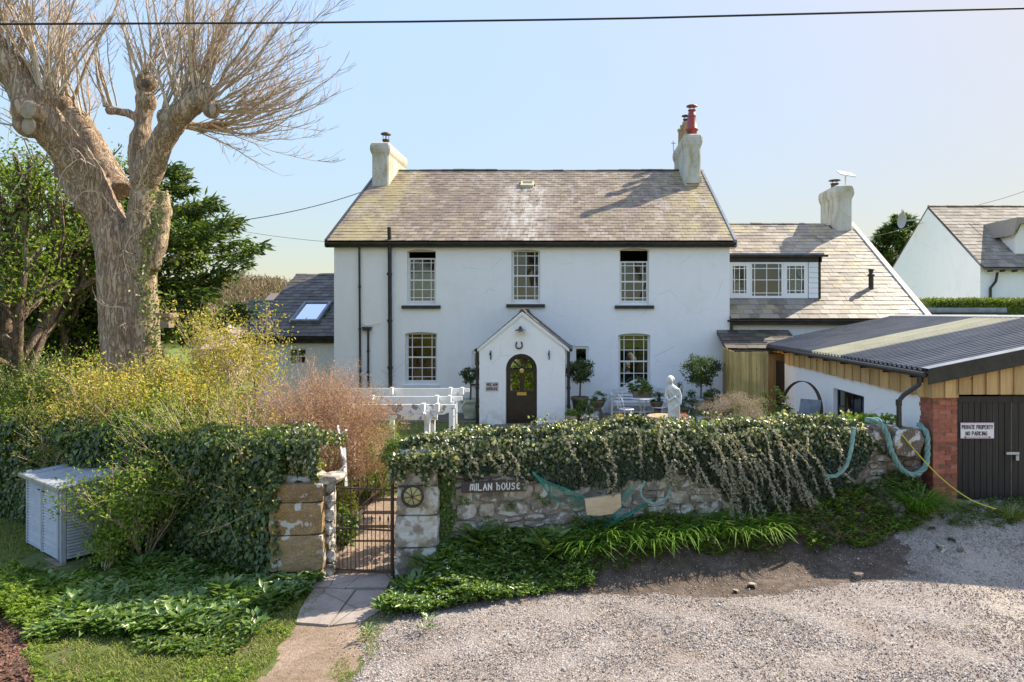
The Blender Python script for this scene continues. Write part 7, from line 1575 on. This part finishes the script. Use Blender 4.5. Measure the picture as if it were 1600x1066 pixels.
def R_keep(x, y): yw = ywall(x); n_ = vn(x, y, 2.4, 4) * .12; return (x > -2.52 + n_ * .3) & (x < .3 + n_) & (y > yw - 1.05 - .35 * sst((.0 - x) / 2) + n_) & (y < yw - .04)
plants('bed_plants', 'lush mid green leafy plants at the wall foot right of the gate', 'ground cover', (-2.7, .6), (8.0, 10.6), R_keep, 3600, .10, .042, 'hosta', 8, .75, .22)
plants('bed_plants', 'small leaved bright weeds among the plants right of the gate', 'ground cover', (-2.7, .8), (8.0, 10.6), R_keep, 2200, .06, .028, 'lime', 7, .8, .24)
plants('white_flowers', 'tiny pale bluish white flowers scattered over the bed right of the gate', 'flowers', (-2.5, 0), (8.4, 10.4), R_keep, 110, .02, .02, 'whitefl', 5, .4, .34)
plants('white_flowers', 'tiny white flowers by the foot of the left gate pier', 'flowers', (-5, -3.6), (9, 9.8), lambda x, y: x < 9, 60, .02, .02, 'whitefl', 5, .4, .26)
for lbl, px, py, n, L, r in (('tall arching leaves at the wall foot under the name board', 745, 905, 45, .30, .18), ('tall leafy clump right of the gate pier foot', 670, 920, 40, .26, .18), ('arching green clump left of the strap leaf row', 860, 905, 50, .32, .2), ('leaf clump spilling over the slab edge right of the gate', 640, 940, 40, .2, .2)):
    y = CH * F / (py - VY); hosta_clump(lbl, X(px, y), y + .15, n, L, r)
def F_keep(x, y): yw = ywall(x) + .22 * (x < 3.6); n_ = vn(x, y, 2.4, 4) * .16; return (x > .2) & (x < 5.9) & (y > yw - 1.0 + n_) & (y < yw - .02)
plants('bank_weeds', 'dark tangled weeds on the bank along the right half of the wall', 'ground cover', (.2, 6.0), (9.2, 12), F_keep, 3400, .07, .034, 'mid', 7, .8, .24)
plants('bank_undergrowth', 'dull olive weeds between the greener plants on the bank', 'ground cover', (.2, 6.0), (9.2, 12), F_keep, 2600, .06, .025, 'olive', 6, .9, .22)
plants('bank_greenery', 'fresh bright green shoots mixed into the weeds along the bank', 'ground cover', (.2, 6.0), (9.2, 12), lambda x, y: F_keep(x, y) & (vn(x, y, 2.5, 3) > -.2), 2600, .09, .03, 'lime', 7, 1.0, .26)
plants('bank_weeds', 'dry brown stalks and dead leaves on the bank below the wall', 'dead leaves', (.2, 6.0), (9.2, 12), lambda x, y: F_keep(x, y) & (vn(x, y, 2, 1) > -.2), 1900, .15, .010, 'straw', 4, 1.1, .22)
def strap_clump(label, px, y, n, L, wd, mat='blade', r=.12, name='strap_leaf_clump', group=None, droop=.55, z=None):
    x = X(px, y); z0 = bz_(x, y) if z is None else z; t = thing(name, (x, y, z0), label, 'plant', group); a = rng.uniform(0, 6.283, n); rr = r * rng.random(n) ** .5
    C = np.stack([x + rr * np.cos(a), y + rr * np.sin(a), np.full(n, z0 - .01)], 1); D = np.stack([np.cos(a) * .55, np.sin(a) * .55 - .12, rng.uniform(.7, 1.5, n)], 1); blades('leaves', C, D, L * rng.uniform(.55, 1.15, n), wd * rng.uniform(.6, 1.1, n), droop * rng.uniform(.6, 1.3, n), M[mat], t, None)
for lbl, px, py, n, L in (('big leaf clump at the left end of the bed, near the bark mulch', 120, 960, 45, .17), ('paddle leaf clump at the sunny front edge of the left bed', 280, 985, 50, .16), ('paddle leaf clump near the path on the left side', 420, 950, 50, .17), ('low paddle leaves in front of the grey store', 80, 925, 40, .15), ('floppy leaf clump in the centre front of the left bed', 350, 940, 50, .19), ('small leafy clump between grass and bed, nearest the path', 400, 990, 34, .12)):
    y = CH * F / (py - VY); hosta_clump(lbl, X(px, y), y, n, L, .2)
CLL = ['under the left strand of the green net', 'straight below the driftwood board, left corner', 'straight below the right corner of the driftwood board', 'below the pale rope hoop', 'just right of the pale rope hoop', 'at the left edge of the hanging ivy', 'below the left part of the hanging ivy', 'below the longest hanging ivy strands', 'furthest right of the row, beneath hanging ivy']
for i, px in enumerate((915, 950, 985, 1020, 1055, 1090, 1122, 1155, 1190)):
    yy = float(ywall(X(px, 10.4))) - random.uniform(.22, .42); strap_clump('arching strap leaf clump ' + CLL[i], px, yy, 95, .74, .032, r=.25, droop=.6, group='arching strap leaf clumps along the wall foot')
strap_clump('tall bright green grassy clump below the teal rope loop', 1437, 11.15, 330, .68, .022, r=.22, droop=.5)
strap_clump('low dark tufted grass clump in front of the garage doors', 1580, 11.0, 330, .34, .009, 'grass', .16, 'grass_tuft')
strap_clump('small tuft of grass between brick pier and garage door', 1500, 11.4, 160, .22, .009, 'grass', .2, 'grass_tuft')
strap_clump('bright iris-like leaves behind the wall, left of the statue', 1000, 15.2, 140, .5, .02, 'blade', .35, z=1.05)
strap_clump('bright iris-like leaves behind the wall, right of the statue', 1090, 14.6, 150, .5, .02, 'blade', .3, z=1.15)
def verge_keep(x, y): yw = ywall(x); return (x > 5.0) & (x < 9) & (y > 10.9 + .3 * np.sin(x * 2)) & (y < 11.9)
plants('door_weeds', 'low weeds along the foot of the garage doors', 'ground cover', (5.2, 8.4), (10.7, 11.7), lambda x, y: (vn(x, y, 2.4, 5) > -.1), 900, .05, .02, 'mid', 7, .7, .07)
# loose stones near bank
for i, (px, py, s) in enumerate(((1175, 905, .09), (1340, 868, .12), (1470, 848, .10), (1487, 842, .08), (1455, 832, .09), (1500, 850, .07), (1150, 912, .06))):
    y = (CH - .12 if px < 1300 else CH - .35) * F / (py - VY); x = X(px, y); o = inst('loose_stone', random.choice(SB), None, Matrix.Translation((x, y, bz_(x, y) + s * .2)) @ Matrix.Rotation(random.random() * 3, 4, 'Z') @ Matrix.Diagonal((s * 1.4, s, s, 1)))
    tag(o, ['loose stone on the soil below the hanging ivy', 'largest loose stone, on the soil near the gravel edge', 'pale stone at the pile left end by the weedy bank', 'small stone uppermost in the pile near the garage', 'upper left stone of the pile near the garage', 'right end stone of the pile on the gravel', 'smallest loose stone on the soil, beside a bigger one'][i], 'stone', 'loose stones along the bank foot')
# grass
def grass(name, label, n, xr, yr, keep, L, mat='grass'):
    x, y, z = on_ground(n, xr, yr, keep); n = len(x); D = rdir(n, (0, 0, 1.6), .5); D[:, 2] = abs(D[:, 2])
    return tag(blades(name, np.stack([x, y, z], 1), D, L * rng.uniform(.5, 1.3, n), .006, .4, M[mat], None, 'stuff', 2), label, 'grass')
plants('foreground_weeds', 'pale green weeds and dry leaves scattered through the foreground grass', 'ground cover', (-8, -3.4), (6.3, 8.2), lambda x, y: (zone(x, y) == 0) & (vn(x, y, 2.3, 5) > .1), 1100, .06, .026, 'lime', 6, .5, .04)
plants('dry_leaves', 'dry brown leaves lying in the foreground grass and bed edge', 'dead leaves', (-8, -3.4), (6.3, 8.6), lambda x, y: (zone(x, y) == 0) & (vn(x, y, 1.9, 8) > -.1), 900, .04, .02, 'straw', 3, .4, .03)
grass('grass', 'rough yellowish grass in the foreground left of the dusty path', 60000, (-9.5, -3.3), (6.4, 9.3), lambda x, y: (zone(x, y) == 0) & (vn(x, y, 2.8, 3) > -.75), .07)
grass('grass', 'sparse grass blades edging the dusty path on its right side', 5000, (-3.0, -1.9), (6.4, 9.0), lambda x, y: (abs(x + 2.4 - .1 * vn(x, y, 3)) < .16) & (vn(x, y, 3, 1) > -.1), .06)
grass('grass', 'shaded grass beside the left end of the ivy wall', 16000, (-12, -8.4), (10.2, 12.8), lambda x, y: y < ywall(x), .08)
x_ = rng.uniform(-12, -2.6, 45000); y_ = rng.uniform(12.5, 20.4, 45000); D = rdir(45000, (0, 0, 1.6), .5); tag(blades('lawn_grass', np.stack([x_, y_, gh(x_, y_)], 1), D, .08, .01, .4, M['grass'], None, 'stuff', 2), 'sunny lawn behind the red-brown shrub', 'grass')
plants('leaf_litter', 'dead brown leaves and bits of twig strewn over the gravel track', 'dead leaves', (-2.4, 7), (6.4, 10.5), lambda x, y: (zone(x, y) == 1) | (zone(x, y) == 2), 420, .035, .014, 'straw', 2, .2, .012)
plants('track_moss', 'small yellow-green moss and weed tufts growing in the gravel', 'moss', (-2.4, 7), (6.4, 9.5), lambda x, y: (vn(x, y, 2.1, 12) > .72) & (zone(x, y) == 1), 1500, .022, .010, 'grass', 5, .8, .012)
# garden bed foliage behind the gate, heather, front weeds
def mound(label, px, y, rx, rz, n, size, mat, z, name='garden_plant', cat='plant', asp=.4):
    x = X(px, y); t = thing(name, (x, y, z), label, cat); foliage_ball('leaves', (x, y, z + rz * .4), rx, n, size, M[mat], t, (1, .8, rz / rx), clumps=40, asp=asp)
mound('feathery bright green mound beside the path behind the gate', 598, 12.9, .62, .6, 6000, .05, 'lime', .4)
mound('taller green perennials behind the feathery mound', 590, 14.2, .8, .7, 3600, .07, 'lime', .5)
mound('large leaved green plant seen through the gate bars', 536, 10.9, .26, .36, 420, .11, 'mid', .2, asp=.6)
mound('green mixed growth left of the path behind the gate', 522, 12.0, .4, .5, 1800, .06, 'olive', .3)
mound('green bush added behind the right gate pier for the door glass to mirror', 672, 10.9, .5, .8, 1500, .09, 'lime', .55, asp=.6)  # mostly hidden bush, added so the door panes mirror green
mound('pinkish heather mound behind the ivy wall near the fence', 1150, 14.6, .85, .5, 9000, .035, 'heather', 1.38, 'heather', 'heather', .35)
mound('low fresh green growth behind the wall beside the pergola posts', 640, 12.0, .5, .35, 2600, .06, 'mid', 1.2)
mound('sparse weeds on the wall foot behind the mound', 960, 14.4, .8, .3, 2400, .05, 'olive', 1.2)
for lbl, px, py in (('small rosette weed on the gravel edge right of the dusty path', 668, 988), ('little green weed at the edge of the dusty path', 575, 1000)):
    y = CH * F / (py - VY); hosta_clump(lbl, X(px, y), y, 40, .07, .09)
# bank behind the viewpoint: bare trees that the window glass mirrors
for i in range(11):
    x = -25 + i * 5.2; y = -19 - (i % 3) * 4; z = float(far_h(x, y)); t = thing('bare_tree', (x, y, z), 'bare tree on the bank behind the viewpoint, ' + ['far left end', 'second along the bank', 'third along the bank', 'left of the middle', 'just left of the middle', 'middle of the bank', 'just right of the middle', 'right of the middle', 'third from the right end', 'second from the right end', 'far right end'][i], 'tree', 'bare trees on the bank opposite the house'); b = MB(); tips = []
    branching(b, (x, y, z), (0, 0, 1), 3.6, .3, 4, tips, .6, .2, (3, 4), 5); b.build('branches', M['bark2'], t, kind='stuff')
scn.render.resolution_x = 1024; scn.render.resolution_y = 682
